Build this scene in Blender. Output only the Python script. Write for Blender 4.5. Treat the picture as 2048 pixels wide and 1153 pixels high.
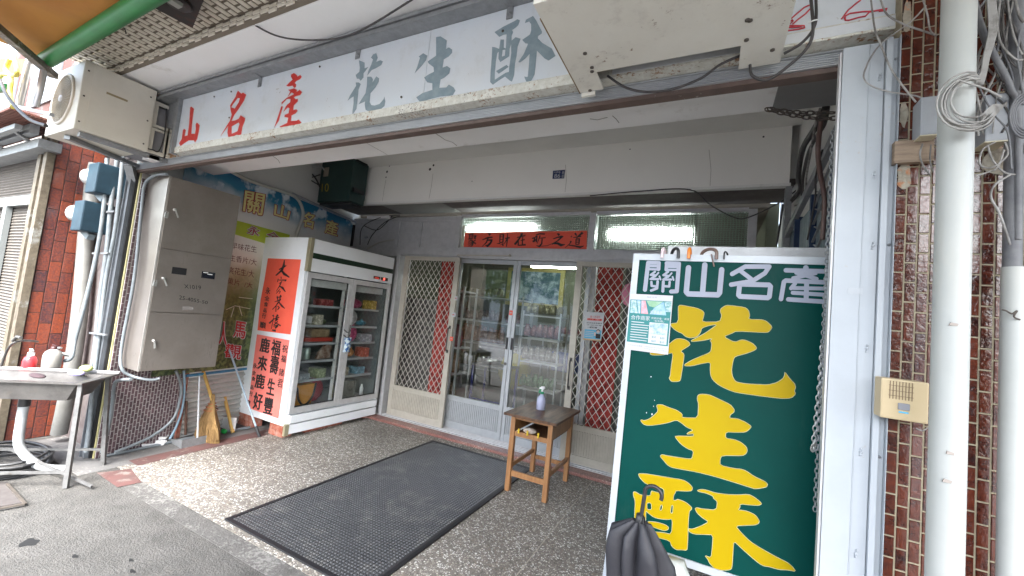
import bpy, bmesh, math, random
from mathutils import Vector as V, Matrix
from mathutils.geometry import tessellate_polygon
random.seed(7)
S = bpy.context.scene
for o in list(bpy.data.objects): bpy.data.objects.remove(o)

# ------------------------------------------------------------------ camera
CAM_H = 1.5
RIGHT = V((0.8928, 0.4378, 0.1056)); DOWN = V((0.0600, 0.1060, -0.9926)); FWD = V((-0.4455, 0.8929, 0.0680))
CR = ((0.893487,0.437706,0.100471),(0.059743,0.105882,-0.992582),(-0.445097,0.892862,0.068454))
F = 804.166 / 2048
CX, CY = 1024.0, 576.5
cam = bpy.data.cameras.new("camera"); camo = bpy.data.objects.new("camera", cam)
S.collection.objects.link(camo); S.camera = camo
cam.sensor_width = 36.0; cam.lens = 36.0 * F; cam.clip_start = 0.02; cam.clip_end = 400
RIGHT, DOWN, FWD = V(CR[0]), V(CR[1]), V(CR[2])
m = Matrix((RIGHT, -DOWN, -FWD)).transposed().to_4x4(); m.translation = V((0, 0, CAM_H)); camo.matrix_world = m

# ------------------------------------------------------------------ world, sun, exposure
w = bpy.data.worlds.new("World"); S.world = w; w.use_nodes = True
nt = w.node_tree; bg = nt.nodes["Background"]
sky = nt.nodes.new("ShaderNodeTexSky"); sky.sky_type = 'NISHITA'; sky.sun_disc = False
SUN_EL, SUN_AZ = math.radians(52), math.radians(160)
sky.sun_elevation = SUN_EL; sky.sun_rotation = SUN_AZ; sky.dust_density = 4; sky.air_density = 1.3; sky.ozone_density = 2.0
hs = nt.nodes.new("ShaderNodeHueSaturation"); hs.inputs['Saturation'].default_value = 0.7
nt.links.new(sky.outputs[0], hs.inputs['Color']); nt.links.new(hs.outputs[0], bg.inputs[0]); bg.inputs[1].default_value = 0.15
sl = bpy.data.lights.new("sun", 'SUN'); sl.energy = 1.5; sl.angle = math.radians(30); sl.color = (.96, .98, 1)
so = bpy.data.objects.new("sun", sl); S.collection.objects.link(so)
sd = V((math.sin(SUN_AZ) * math.cos(SUN_EL), math.cos(SUN_AZ) * math.cos(SUN_EL), math.sin(SUN_EL)))
so.rotation_euler = sd.to_track_quat('Z', 'Y').to_euler()
S.view_settings.view_transform = 'Standard'; S.view_settings.look = 'None'; S.view_settings.gamma = 1
S.view_settings.exposure = 3.3
S.cycles.use_denoising = True
S.cycles.max_bounces = 8; S.cycles.transparent_max_bounces = 16; S.cycles.transmission_bounces = 6
S.cycles.sample_clamp_indirect = 6; S.cycles.caustics_reflective = False; S.cycles.caustics_refractive = False

# ------------------------------------------------------------------ points on real planes
C0 = V((0, 0, CAM_H))
def ray(u, v): return RIGHT * ((u - CX) / 804.166) + DOWN * ((v - CY) / 804.166) + FWD
def oz(u, v, z=0): d = ray(u, v); return C0 + d * ((z - CAM_H) / d.z)
def oy(u, v, y): d = ray(u, v); return C0 + d * (y / d.y)
def ox(u, v, x): d = ray(u, v); return C0 + d * (x / d.x)
def onp(u, v, p, n): d = ray(u, v); return C0 + d * ((p - C0).dot(n) / d.dot(n))

# ------------------------------------------------------------------ materials
def N(nt, t, **k):
    n = nt.nodes.new(t)
    for a, b in k.items(): setattr(n, a, b)
    return n
def base(name):
    m = bpy.data.materials.new(name); m.use_nodes = True
    return m, m.node_tree, m.node_tree.nodes["Principled BSDF"]
def rgb(c): return (c[0], c[1], c[2], 1)
def mat(name, c, r=.5, metal=0, c2=None, vs=8, lo=.4, hi=.7, bump=0, bs=60, emit=0, spec=.5, trans=0, alpha=1, coat=0, stretch=None, rv=.0):
    m, t, b = base(name); L = t.links.new
    b.inputs['Roughness'].default_value = r; b.inputs['Metallic'].default_value = metal
    b.inputs['Specular IOR Level'].default_value = spec
    b.inputs['Transmission Weight'].default_value = trans; b.inputs['Coat Weight'].default_value = coat
    b.inputs['Base Color'].default_value = rgb(c); b.inputs['Alpha'].default_value = alpha
    tc = N(t, 'ShaderNodeTexCoord'); mp = N(t, 'ShaderNodeMapping'); L(tc.outputs['Object'], mp.inputs[0])
    if stretch: mp.inputs['Scale'].default_value = stretch
    if c2 is None: c2 = tuple(x * .88 for x in c)
    n = N(t, 'ShaderNodeTexNoise'); n.inputs['Scale'].default_value = vs; n.inputs['Detail'].default_value = 6; n.inputs['Roughness'].default_value = .65
    L(mp.outputs[0], n.inputs['Vector'])
    rp = N(t, 'ShaderNodeValToRGB'); rp.color_ramp.elements[0].position = lo; rp.color_ramp.elements[1].position = hi
    rp.color_ramp.elements[0].color = rgb(c); rp.color_ramp.elements[1].color = rgb(c2)
    L(n.outputs[0], rp.inputs[0]); L(rp.outputs[0], b.inputs['Base Color'])
    if rv:
        mr = N(t, 'ShaderNodeMapRange'); mr.inputs['To Min'].default_value = r - rv; mr.inputs['To Max'].default_value = r + rv
        L(n.outputs[0], mr.inputs[0]); L(mr.outputs[0], b.inputs['Roughness'])
    if bump:
        n2 = N(t, 'ShaderNodeTexNoise'); n2.inputs['Scale'].default_value = bs; n2.inputs['Detail'].default_value = 4
        L(mp.outputs[0], n2.inputs['Vector'])
        bp = N(t, 'ShaderNodeBump'); bp.inputs['Strength'].default_value = bump; bp.inputs['Distance'].default_value = .01
        L(n2.outputs[0], bp.inputs['Height']); L(bp.outputs[0], b.inputs['Normal'])
    if emit:
        b.inputs['Emission Color'].default_value = rgb(c); b.inputs['Emission Strength'].default_value = emit
    return m
def wear(m, c, scale=30, lo=.55, hi=.62, r=.9, big=3, amount=1.0, stretch=None):
    """adds patches of rust, dirt or flaked paint with a shape of their own"""
    t = m.node_tree; L = t.links.new; b = t.nodes["Principled BSDF"]
    tc = N(t, 'ShaderNodeTexCoord'); a = N(t, 'ShaderNodeTexNoise'); a.inputs['Scale'].default_value = scale; a.inputs['Detail'].default_value = 8; a.inputs['Roughness'].default_value = .7
    g = N(t, 'ShaderNodeTexNoise'); g.inputs['Scale'].default_value = big
    mp = N(t, 'ShaderNodeMapping'); L(tc.outputs['Object'], mp.inputs[0])
    if stretch: mp.inputs['Scale'].default_value = stretch
    L(mp.outputs[0], a.inputs['Vector']); L(tc.outputs['Object'], g.inputs['Vector'])
    ad = N(t, 'ShaderNodeMath', operation='ADD'); h = N(t, 'ShaderNodeMath', operation='MULTIPLY_ADD')
    h.inputs[1].default_value = .5; h.inputs[2].default_value = -.25
    L(g.outputs[0], h.inputs[0]); L(a.outputs[0], ad.inputs[0]); L(h.outputs[0], ad.inputs[1])
    rp = N(t, 'ShaderNodeMapRange'); rp.inputs['From Min'].default_value = lo; rp.inputs['From Max'].default_value = hi; rp.inputs['To Max'].default_value = amount
    L(ad.outputs[0], rp.inputs[0])
    mx = N(t, 'ShaderNodeMix', data_type='RGBA'); mx.inputs['B'].default_value = rgb(c)
    src = b.inputs['Base Color'].links[0].from_socket; L(src, mx.inputs['A']); L(rp.outputs[0], mx.inputs['Factor']); L(mx.outputs['Result'], b.inputs['Base Color'])
    return m

ALU = mat('aluminium', (.56, .56, .57), .42, .25, c2=(.47, .47, .48), vs=14, rv=.08, bump=.05, bs=30)
ALUW = mat('aluminium_bright', (.48, .50, .52), .35, .35, c2=(.42, .44, .46), vs=10, rv=.06)
TAUPE = mat('taupe_aluminium', (.50, .465, .40), .45, .15, c2=(.43, .40, .34), vs=9, rv=.06)
GALV = wear(mat('galvanised_steel', (.30, .31, .32), .5, .5, c2=(.22, .23, .235), vs=22, lo=.35, hi=.7, bump=.08), (.15, .13, .11), 18, .62, .8, big=2, amount=.7)
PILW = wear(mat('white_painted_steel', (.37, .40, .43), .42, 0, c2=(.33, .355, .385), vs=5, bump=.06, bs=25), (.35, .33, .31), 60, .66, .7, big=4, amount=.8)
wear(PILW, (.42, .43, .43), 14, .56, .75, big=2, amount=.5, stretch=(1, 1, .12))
CREAM = wear(mat('cream_paint', (.74, .725, .66), .5, 0, c2=(.68, .66, .59), vs=4), (.25, .18, .12), 45, .68, .72, big=5)
wear(CREAM, (.50, .47, .42), 22, .56, .75, big=3, amount=.5)
CREAMN = mat('cream_casing', (.68, .65, .57), .42, 0, c2=(.62, .59, .51), vs=5)
WPLAS = wear(mat('plaster', (.72, .72, .69), .85, 0, c2=(.66, .66, .63), vs=2.2, bump=.15, bs=18), (.30, .28, .25), 14, .68, .82, big=1.5, amount=.5)
WCEIL = wear(mat('white_soffit', (.87, .87, .865), .8, 0, c2=(.84, .84, .83), vs=3, bump=.1, bs=12), (.40, .36, .30), 7, .62, .85, big=2, amount=.6)
GPLAS = wear(mat('grey_beige_panel', (.80, .79, .75), .75, 0, c2=(.77, .76, .72), vs=1.6), (.2, .19, .17), 40, .74, .78, amount=.6)
BROWNC = mat('brown_soffit', (.085, .07, .06), .7, c2=(.13, .11, .10), vs=5)
SIGNW = wear(mat('sign_enamel', (.62, .67, .72), .4, 0, c2=(.63, .66, .69), vs=3), (.3, .27, .22), 60, .72, .75, big=6, amount=.7)
wear(SIGNW, (.42, .42, .38), 8, .55, .85, big=2, amount=.5)
RUSTW = wear(mat('rusty_white_paint', (.66, .66, .61), .7, 0, c2=(.5, .49, .43), vs=30, bump=.2, bs=120), (.28, .15, .07), 70, .57, .66, big=6)
wear(RUSTW, (.07, .05, .04), 90, .64, .68, big=5)
RUSTG = wear(mat('rusty_grey_paint', (.36, .38, .35), .7, 0, c2=(.28, .28, .25), vs=20, bump=.2, bs=120), (.24, .12, .05), 40, .50, .62, big=5)
BRSTRIP = wear(mat('brown_painted_rail', (.13, .09, .075), .6, c2=(.09, .065, .055), vs=12), (.3, .27, .25), 30, .66, .72)
RED = mat('red_paint', (.52, .022, .016), .55, c2=(.60, .07, .045), vs=30, lo=.5, hi=.75)
GREYP = mat('grey_lettering', (.20, .265, .30), .6, c2=(.26, .33, .365), vs=25)
YEL = mat('yellow_vinyl', (.36, .245, .0006), .45, c2=(.38, .27, .001), vs=3, spec=.12)
GRN = mat('green_vinyl', (.0006, .044, .037), .45, c2=(.0008, .037, .031), vs=2.5, spec=.08)
wear(GRN, (.02, .055, .048), 16, .60, .8, big=2, amount=.5, stretch=(1, 1, .3))
PALE = mat('pale_vinyl', (.30, .32, .39), .5, spec=.3)
OUTL = mat('pale_letter_edge', (.45, .46, .28), .5)
BLACKP = mat('black_ink', (.012, .011, .012), .6)
BLACKR = mat('black_plastic', (.018, .018, .02), .38)
CABLE = mat('black_cable', (.03, .028, .028), .55, c2=(.06, .05, .05), vs=20)
CABW = mat('dusty_white_cable', (.30, .29, .275), .6, c2=(.14, .13, .12), vs=15, lo=.45, hi=.6)
CABG = mat('grey_cable', (.16, .16, .165), .6, c2=(.09, .09, .1), vs=15)
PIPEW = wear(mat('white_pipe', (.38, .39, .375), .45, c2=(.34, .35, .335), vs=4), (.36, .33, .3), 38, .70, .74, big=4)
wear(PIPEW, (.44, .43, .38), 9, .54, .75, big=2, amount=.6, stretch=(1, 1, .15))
PVCG = mat('grey_conduit', (.20, .225, .24), .5, c2=(.14, .16, .175), vs=14)
WOOD = mat('varnished_wood', (.36, .18, .075), .42, c2=(.23, .105, .04), vs=7, lo=.35, hi=.7, stretch=(6, 6, .7), bump=.12, bs=40)
WOODT = mat('dark_worn_tabletop', (.15, .078, .045), .42, c2=(.055, .032, .022), vs=5, stretch=(6, .8, 1), rv=.08, spec=.25)
WOODC = mat('weathered_wood', (.33, .25, .18), .75, c2=(.16, .11, .08), vs=9, stretch=(1, 1, 9), bump=.3)
BAMB = mat('bamboo', (.52, .33, .09), .5, c2=(.42, .24, .07), vs=10, stretch=(1, 1, .3))
STRAW = mat('broom_straw', (.25, .15, .055), .9, c2=(.13, .07, .025), vs=40, stretch=(1, 1, .12), bump=.8, bs=120)
FRIDGE = wear(mat('white_enamel', (.80, .83, .87), .3, c2=(.73, .76, .79), vs=2, coat=.2), (.55, .54, .5), 16, .64, .8, big=2, amount=.5)
GOLD = mat('champagne_trim', (.40, .37, .25), .35, .4)
DGRN = mat('dark_green_stripe', (.004, .022, .010), .3)
REDPAP = mat('red_paper', (.85, .12, .07), .75, c2=(.80, .10, .06), vs=4, bump=.15, bs=8)
REDPAP2 = mat('faded_red_paper', (.85, .22, .18), .8, c2=(.78, .17, .14), vs=4, bump=.15, bs=8)
CABIN = wear(mat('grey_brown_steel', (.27, .24, .215), .30, .6, c2=(.34, .305, .275), vs=3, rv=.08, bump=.05, bs=5), (.09, .075, .065), 20, .62, .8, stretch=(1, 8, 1), amount=.6)
CABEDGE = mat('cabinet_edge', (.50, .48, .45), .4, .4)
BRICK = mat('red_brick', (.30, .075, .04), .9, c2=(.42, .25, .2), vs=18, bump=.5)
RUBBER = mat('black_rubber', (.03, .030, .031), .5, c2=(.045, .046, .05), vs=3)
ORTARP = mat('orange_tarp', (.50, .22, .035), .7, c2=(.42, .17, .03), vs=2.5, bump=.3, bs=3)
GRPOLE = mat('green_painted_pole', (.018, .22, .055), .45, c2=(.014, .17, .045), vs=6)
DSTEEL = mat('dark_steel', (.10, .085, .07), .6, .3, c2=(.06, .05, .045), vs=12)
RUSTD = mat('rusted_box', (.02, .014, .013), .7, c2=(.10, .025, .012), vs=9, lo=.5, hi=.75)
BLUEB = mat('meter_blue', (.012, .035, .055), .5, c2=(.02, .055, .08), vs=9)
BPIPE = mat('blue_strip', (.05, .22, .38), .5, c2=(.04, .15, .27), vs=9)
DGREENB = mat('dark_green_box', (.012, .035, .032), .45, c2=(.018, .048, .042), vs=5)
YELP = mat('yellow_print', (.65, .42, .02), .6)
WPAP = mat('white_paper', (.50, .51, .53), .6)
TEAL = mat('teal_print', (.01, .18, .18), .5)
SKYB = mat('sky_blue_print', (.10, .40, .60), .5)
DARKW = mat('dark_void', (.02, .018, .017), .8)
BRZ = mat('bronze_yellow_pipe', (.36, .33, .16), .5)
PLASTR = mat('red_plastic', (.75, .04, .05), .3)
GREENPL = mat('green_plastic', (.02, .45, .08), .4)
WHITEPL = mat('white_plastic', (.78, .78, .78), .35)
ORANGEPL = mat('orange_plastic', (.75, .22, .03), .35)
PINKPL = mat('pink_plastic', (.72, .58, .62), .35)
BRNPL = mat('brown_plastic', (.17, .11, .09), .35)
PINKCL = mat('pink_cloth', (.75, .25, .38), .8)
STEELB = wear(mat('brushed_steel', (.12, .115, .11), .42, .35, c2=(.07, .066, .063), vs=10, rv=.08), (.14, .12, .1), 14, .6, .8, amount=.6)

def glassm(name, tint, r=0.0, refl=.04):
    """thin pane: mirror reflection by angle over a tinted see-through"""
    m, t, b = base(name); L = t.links.new; t.nodes.remove(b)
    out = t.nodes['Material Output']; tr = N(t, 'ShaderNodeBsdfTransparent'); tr.inputs[0].default_value = rgb(tint)
    gl = N(t, 'ShaderNodeBsdfGlossy'); gl.inputs['Roughness'].default_value = r
    g = N(t, 'ShaderNodeNewGeometry'); dt = N(t, 'ShaderNodeVectorMath', operation='DOT_PRODUCT'); L(g.outputs['Incoming'], dt.inputs[0]); L(g.outputs['Normal'], dt.inputs[1])
    ab = N(t, 'ShaderNodeMath', operation='ABSOLUTE'); L(dt.outputs['Value'], ab.inputs[0]); om = N(t, 'ShaderNodeMath', operation='SUBTRACT'); om.inputs[0].default_value = 1; L(ab.outputs[0], om.inputs[1])
    pw = N(t, 'ShaderNodeMath', operation='POWER'); L(om.outputs[0], pw.inputs[0]); pw.inputs[1].default_value = 5
    fr = N(t, 'ShaderNodeMath', operation='MULTIPLY_ADD'); L(pw.outputs[0], fr.inputs[0]); fr.inputs[1].default_value = 1 - refl; fr.inputs[2].default_value = refl
    mx = N(t, 'ShaderNodeMixShader'); L(fr.outputs[0], mx.inputs[0]); L(tr.outputs[0], mx.inputs[1]); L(gl.outputs[0], mx.inputs[2]); L(mx.outputs[0], out.inputs[0])
    return m
GLASS = glassm('door_glass', (.90, .92, .90), 0, .085)
GLASSF = glassm('fridge_glass', (.90, .92, .92), 0, .05)
def patterned_glass():
    m, t, b = base('patterned_glass'); L = t.links.new
    b.inputs['Base Color'].default_value = (.80, .86, .82, 1); b.inputs['Roughness'].default_value = .12
    b.inputs['Transmission Weight'].default_value = 1; b.inputs['IOR'].default_value = 1.3
    tc = N(t, 'ShaderNodeTexCoord'); sx = N(t, 'ShaderNodeSeparateXYZ'); L(tc.outputs['Object'], sx.inputs[0])
    outs = []
    for ax, s in (('X', 250), ('Z', 300)):
        a = N(t, 'ShaderNodeMath', operation='MULTIPLY'); a.inputs[1].default_value = s; L(sx.outputs[ax], a.inputs[0])
        c = N(t, 'ShaderNodeMath', operation='SINE'); L(a.outputs[0], c.inputs[0]); outs.append(c)
    ad = N(t, 'ShaderNodeMath', operation='ADD'); L(outs[0].outputs[0], ad.inputs[0]); L(outs[1].outputs[0], ad.inputs[1])
    bp = N(t, 'ShaderNodeBump'); bp.inputs['Strength'].default_value = 1; bp.inputs['Distance'].default_value = .012
    L(ad.outputs[0], bp.inputs['Height']); L(bp.outputs[0], b.inputs['Normal'])
    mxm = N(t, 'ShaderNodeMath', operation='MAXIMUM'); L(outs[0].outputs[0], mxm.inputs[0]); L(outs[1].outputs[0], mxm.inputs[1])
    mr = N(t, 'ShaderNodeMapRange'); mr.inputs['From Min'].default_value = .45; mr.inputs['From Max'].default_value = .85; mr.inputs['To Max'].default_value = .62; L(mxm.outputs[0], mr.inputs[0])
    df = N(t, 'ShaderNodeBsdfDiffuse'); df.inputs[0].default_value = (.36, .42, .36, 1); tl = N(t, 'ShaderNodeBsdfTranslucent'); tl.inputs[0].default_value = (.35, .42, .36, 1)
    ms = N(t, 'ShaderNodeMixShader'); ms.inputs[0].default_value = .4; L(df.outputs[0], ms.inputs[1]); L(tl.outputs[0], ms.inputs[2])
    m2 = N(t, 'ShaderNodeMixShader'); L(mr.outputs[0], m2.inputs[0]); L(b.outputs[0], m2.inputs[1]); L(ms.outputs[0], m2.inputs[2]); L(m2.outputs[0], t.nodes['Material Output'].inputs[0])
    return m
PGLASS = patterned_glass()

def terrazzo():
    m, t, b = base('pebble_terrazzo'); L = t.links.new; b.inputs['Roughness'].default_value = .55
    tc = N(t, 'ShaderNodeTexCoord')
    vo = N(t, 'ShaderNodeTexVoronoi'); vo.inputs['Scale'].default_value = 84; vo.inputs['Randomness'].default_value = 1
    nz = N(t, 'ShaderNodeTexNoise'); nz.inputs['Scale'].default_value = 40
    mx0 = N(t, 'ShaderNodeMix', data_type='RGBA'); mx0.inputs['Factor'].default_value = .02
    L(tc.outputs['Object'], mx0.inputs['A']); L(nz.outputs['Color'], mx0.inputs['B']); L(mx0.outputs['Result'], vo.inputs['Vector'])
    rp = N(t, 'ShaderNodeValToRGB'); cr = rp.color_ramp; cr.interpolation = 'CONSTANT'
    cols = [(0, (.11, .095, .08)), (.16, (.20, .18, .15)), (.34, (.34, .31, .26)), (.50, (.56, .53, .46)), (.62, (.72, .71, .67)), (.78, (.23, .18, .135)), (.86, (.42, .39, .34)), (.94, (.78, .78, .75))]
    cr.elements[0].position, cr.elements[0].color = cols[0][0], rgb(cols[0][1]); cr.elements[1].position, cr.elements[1].color = cols[1][0], rgb(cols[1][1])
    for p, c in cols[2:]: e = cr.elements.new(p); e.color = rgb(c)
    sp = N(t, 'ShaderNodeSeparateColor'); L(vo.outputs['Color'], sp.inputs[0]); L(sp.outputs[0], rp.inputs[0])
    ve = N(t, 'ShaderNodeTexVoronoi', feature='DISTANCE_TO_EDGE'); ve.inputs['Scale'].default_value = 84; L(mx0.outputs['Result'], ve.inputs['Vector'])
    cut = N(t, 'ShaderNodeMapRange'); cut.inputs['From Min'].default_value = .10; cut.inputs['From Max'].default_value = .19; L(ve.outputs[0], cut.inputs[0])
    mx = N(t, 'ShaderNodeMix', data_type='RGBA'); mx.inputs['A'].default_value = (.165, .152, .135, 1)
    L(cut.outputs[0], mx.inputs['Factor']); L(rp.outputs[0], mx.inputs['B'])
    n2 = N(t, 'ShaderNodeTexNoise'); n2.inputs['Scale'].default_value = 1.7; n2.inputs['Detail'].default_value = 5; L(tc.outputs['Object'], n2.inputs['Vector'])
    m2 = N(t, 'ShaderNodeMapRange'); m2.inputs['From Min'].default_value = .35; m2.inputs['From Max'].default_value = .7; m2.inputs['To Min'].default_value = 1.0; m2.inputs['To Max'].default_value = .68; L(n2.outputs[0], m2.inputs[0])
    mu = N(t, 'ShaderNodeMix', data_type='RGBA', blend_type='MULTIPLY'); mu.inputs['Factor'].default_value = 1
    L(mx.outputs['Result'], mu.inputs['A']); L(m2.outputs[0], mu.inputs['B']); L(mu.outputs['Result'], b.inputs['Base Color'])
    bp = N(t, 'ShaderNodeBump'); bp.inputs['Strength'].default_value = .5; bp.inputs['Distance'].default_value = .004; L(cut.outputs[0], bp.inputs['Height']); L(bp.outputs[0], b.inputs['Normal'])
    return m
TERR = terrazzo()
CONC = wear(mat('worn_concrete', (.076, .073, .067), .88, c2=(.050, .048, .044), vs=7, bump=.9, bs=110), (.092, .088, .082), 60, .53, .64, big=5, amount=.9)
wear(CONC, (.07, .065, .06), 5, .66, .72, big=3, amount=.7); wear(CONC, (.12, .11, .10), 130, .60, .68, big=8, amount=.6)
CONC2 = wear(mat('damp_concrete', (.14, .138, .135), .7, c2=(.10, .098, .095), vs=4, bump=.3, bs=60), (.36, .34, .31), 30, .6, .7, big=3, amount=.6)
REDT = wear(mat('red_floor_tile', (.115, .055, .05), .7, c2=(.09, .055, .05), vs=9), (.22, .2, .18), 12, .55, .7, big=3, amount=.8)
GRAN = wear(mat('red_granite_step', (.17, .07, .06), .35, c2=(.33, .17, .14), vs=90, lo=.45, hi=.6), (.55, .45, .38), 60, .58, .66, big=2, amount=.7)
ASPH = wear(mat('road_concrete', (.15, .148, .155), .85, c2=(.19, .185, .19), vs=60, bump=.3, bs=150), (.15, .14, .13), 3, .55, .8, amount=.6)
LINEW = mat('road_paint', (.80, .80, .78), .7)
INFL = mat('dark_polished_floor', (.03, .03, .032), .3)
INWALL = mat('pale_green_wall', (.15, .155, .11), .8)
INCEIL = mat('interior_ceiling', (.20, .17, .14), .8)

def tilemat(name, a, bcol, r, edge=None):
    """glaze colour varies from tile to tile (each tile is a mesh island)"""
    m, t, b = base(name); L = t.links.new; b.inputs['Roughness'].default_value = r; b.inputs['Coat Weight'].default_value = .6; b.inputs['Coat Roughness'].default_value = .12
    g = N(t, 'ShaderNodeNewGeometry'); rp = N(t, 'ShaderNodeValToRGB'); rp.color_ramp.elements[0].color = rgb(a); rp.color_ramp.elements[1].color = rgb(bcol)
    tc = N(t, 'ShaderNodeTexCoord'); n = N(t, 'ShaderNodeTexNoise'); n.inputs['Scale'].default_value = 70; n.inputs['Detail'].default_value = 4; L(tc.outputs['Object'], n.inputs['Vector'])
    ad = N(t, 'ShaderNodeMath', operation='MULTIPLY_ADD'); ad.inputs[1].default_value = .55; L(g.outputs['Random Per Island'], ad.inputs[0])
    mm = N(t, 'ShaderNodeMath', operation='MULTIPLY_ADD'); mm.inputs[1].default_value = 1.4; mm.inputs[2].default_value = -.45; L(n.outputs[0], mm.inputs[0]); L(mm.outputs[0], ad.inputs[2])
    L(ad.outputs[0], rp.inputs[0]); L(rp.outputs[0], b.inputs['Base Color'])
    bp = N(t, 'ShaderNodeBump'); bp.inputs['Strength'].default_value = .7; bp.inputs['Distance'].default_value = .004; L(n.outputs[0], bp.inputs['Height']); L(bp.outputs[0], b.inputs['Normal'])
    return m
TILEB = tilemat('brown_glazed_tile', (.020, .005, .0045), (.11, .024, .011), .14)
TILEO = tilemat('orange_brown_tile', (.25, .050, .016), (.035, .020, .028), .45)
TILEM = tilemat('maroon_mosaic', (.04, .022, .03), (.13, .075, .085), .5)
TILEC = tilemat('beige_mosaic', (.60, .55, .46), (.72, .67, .58), .5)
GROUT = mat('pale_grout', (.34, .30, .21), .85, c2=(.22, .185, .13), vs=14, bump=.2)
GROUTD = mat('dark_grout', (.07, .05, .045), .9)
GROUTM = mat('grey_grout', (.40, .38, .37), .85, c2=(.3, .28, .27), vs=20)

# ------------------------------------------------------------------ mesh helpers
class MB:
    def __init__(s): s.v = []; s.f = []; s.mi = []; s.mats = []; s.cur = 0; s.sm = []; s.smooth = False
    def use(s, m):
        if m not in s.mats: s.mats.append(m)
        s.cur = s.mats.index(m); return s
    def face(s, pts):
        i = len(s.v); s.v += [V(p) for p in pts]; s.f.append(tuple(range(i, i + len(pts)))); s.mi.append(s.cur); s.sm.append(s.smooth); return s
    def add(s, verts, faces):
        i = len(s.v); s.v += [V(p) for p in verts]
        for f in faces: s.f.append(tuple(i + k for k in f)); s.mi.append(s.cur); s.sm.append(s.smooth)
        return s
    def box(s, x0, x1, y0, y1, z0, z1):
        return s.add([(x0, y0, z0), (x1, y0, z0), (x1, y1, z0), (x0, y1, z0), (x0, y0, z1), (x1, y0, z1), (x1, y1, z1), (x0, y1, z1)],
                     [(0, 3, 2, 1), (4, 5, 6, 7), (0, 1, 5, 4), (1, 2, 6, 5), (2, 3, 7, 6), (3, 0, 4, 7)])
    def bbox(s, x0, x1, y0, y1, z0, z1, b=.006):
        """box with chamfered edges"""
        bm = bmesh.new(); r = bmesh.ops.create_cube(bm, size=1)
        for v in bm.verts: v.co = V((x0 + (v.co.x + .5) * (x1 - x0), y0 + (v.co.y + .5) * (y1 - y0), z0 + (v.co.z + .5) * (z1 - z0)))
        bmesh.ops.bevel(bm, geom=bm.edges[:], offset=b, segments=2, profile=.6, affect='EDGES')
        bm.verts.index_update(); s.add([v.co.copy() for v in bm.verts], [[v.index for v in f.verts] for f in bm.faces]); bm.free(); return s
    def prism(s, poly, off):
        """closed slab: polygon poly (3D) extruded by off"""
        n = len(poly); P = [V(p) for p in poly]; Q = [p + V(off) for p in P]
        s.add(P + Q, [tuple(range(n)), tuple(range(2 * n - 1, n - 1, -1))] + [(i, i + n, (i + 1) % n + n, (i + 1) % n) for i in range(n)]); return s
    def tube(s, pts, r, n=8, cap=True, r2=None):
        P = [V(p) for p in pts]; k = len(P); rings = []; up = None
        for i, p in enumerate(P):
            d = (P[min(i + 1, k - 1)] - P[max(i - 1, 0)]).normalized()
            if up is None: up = d.orthogonal().normalized()
            up = (up - d * up.dot(d)); up = up.normalized() if up.length > 1e-6 else d.orthogonal().normalized()
            sd = d.cross(up); rr = r[i] if isinstance(r, (list, tuple)) else r
            rings.append([p + (up * math.cos(a) + sd * math.sin(a)) * rr for a in (2 * math.pi * j / n for j in range(n))])
        vs = [v for q in rings for v in q]; fs = []
        for i in range(k - 1):
            for j in range(n): fs.append((i * n + j, i * n + (j + 1) % n, (i + 1) * n + (j + 1) % n, (i + 1) * n + j))
        sm = s.smooth; s.smooth = True; s.add(vs, fs); s.smooth = sm
        if cap: s.face(rings[0][::-1]); s.face(rings[-1])
        return s
    def beam(s, a, b, w, h, up=(0, 0, 1)):
        a, b = V(a), V(b); d = (b - a).normalized(); u = V(up); u = (u - d * u.dot(d)).normalized(); sd = d.cross(u)
        q = [sd * (i * w / 2) + u * (j * h / 2) for i, j in ((-1, -1), (1, -1), (1, 1), (-1, 1))]
        return s.add([a + x for x in q] + [b + x for x in q], [(0, 1, 2, 3), (7, 6, 5, 4), (0, 4, 5, 1), (1, 5, 6, 2), (2, 6, 7, 3), (3, 7, 4, 0)])
    def lathe(s, prof, c, n=20, ax=(0, 0, 1)):
        """profile [(r, h)] turned about axis ax through c"""
        A = V(ax).normalized(); u = A.orthogonal().normalized(); w_ = A.cross(u); c = V(c); vs = []; fs = []
        for r, h in prof:
            for j in range(n): a = 2 * math.pi * j / n; vs.append(c + A * h + (u * math.cos(a) + w_ * math.sin(a)) * r)
        for i in range(len(prof) - 1):
            for j in range(n): fs.append((i * n + j, i * n + (j + 1) % n, (i + 1) * n + (j + 1) % n, (i + 1) * n + j))
        sm = s.smooth; s.smooth = True; s.add(vs, fs); s.smooth = sm; return s
    def sphere(s, c, r, sc=(1, 1, 1), n=12):
        c = V(c); vs = []; fs = []; k = n // 2
        for i in range(k + 1):
            p = math.pi * i / k
            for j in range(n): a = 2 * math.pi * j / n; vs.append(c + V((math.sin(p) * math.cos(a) * sc[0], math.sin(p) * math.sin(a) * sc[1], math.cos(p) * sc[2])) * r)
        for i in range(k):
            for j in range(n): fs.append((i * n + j, i * n + (j + 1) % n, (i + 1) * n + (j + 1) % n, (i + 1) * n + j))
        sm = s.smooth; s.smooth = True; s.add(vs, fs); s.smooth = sm; return s
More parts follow.
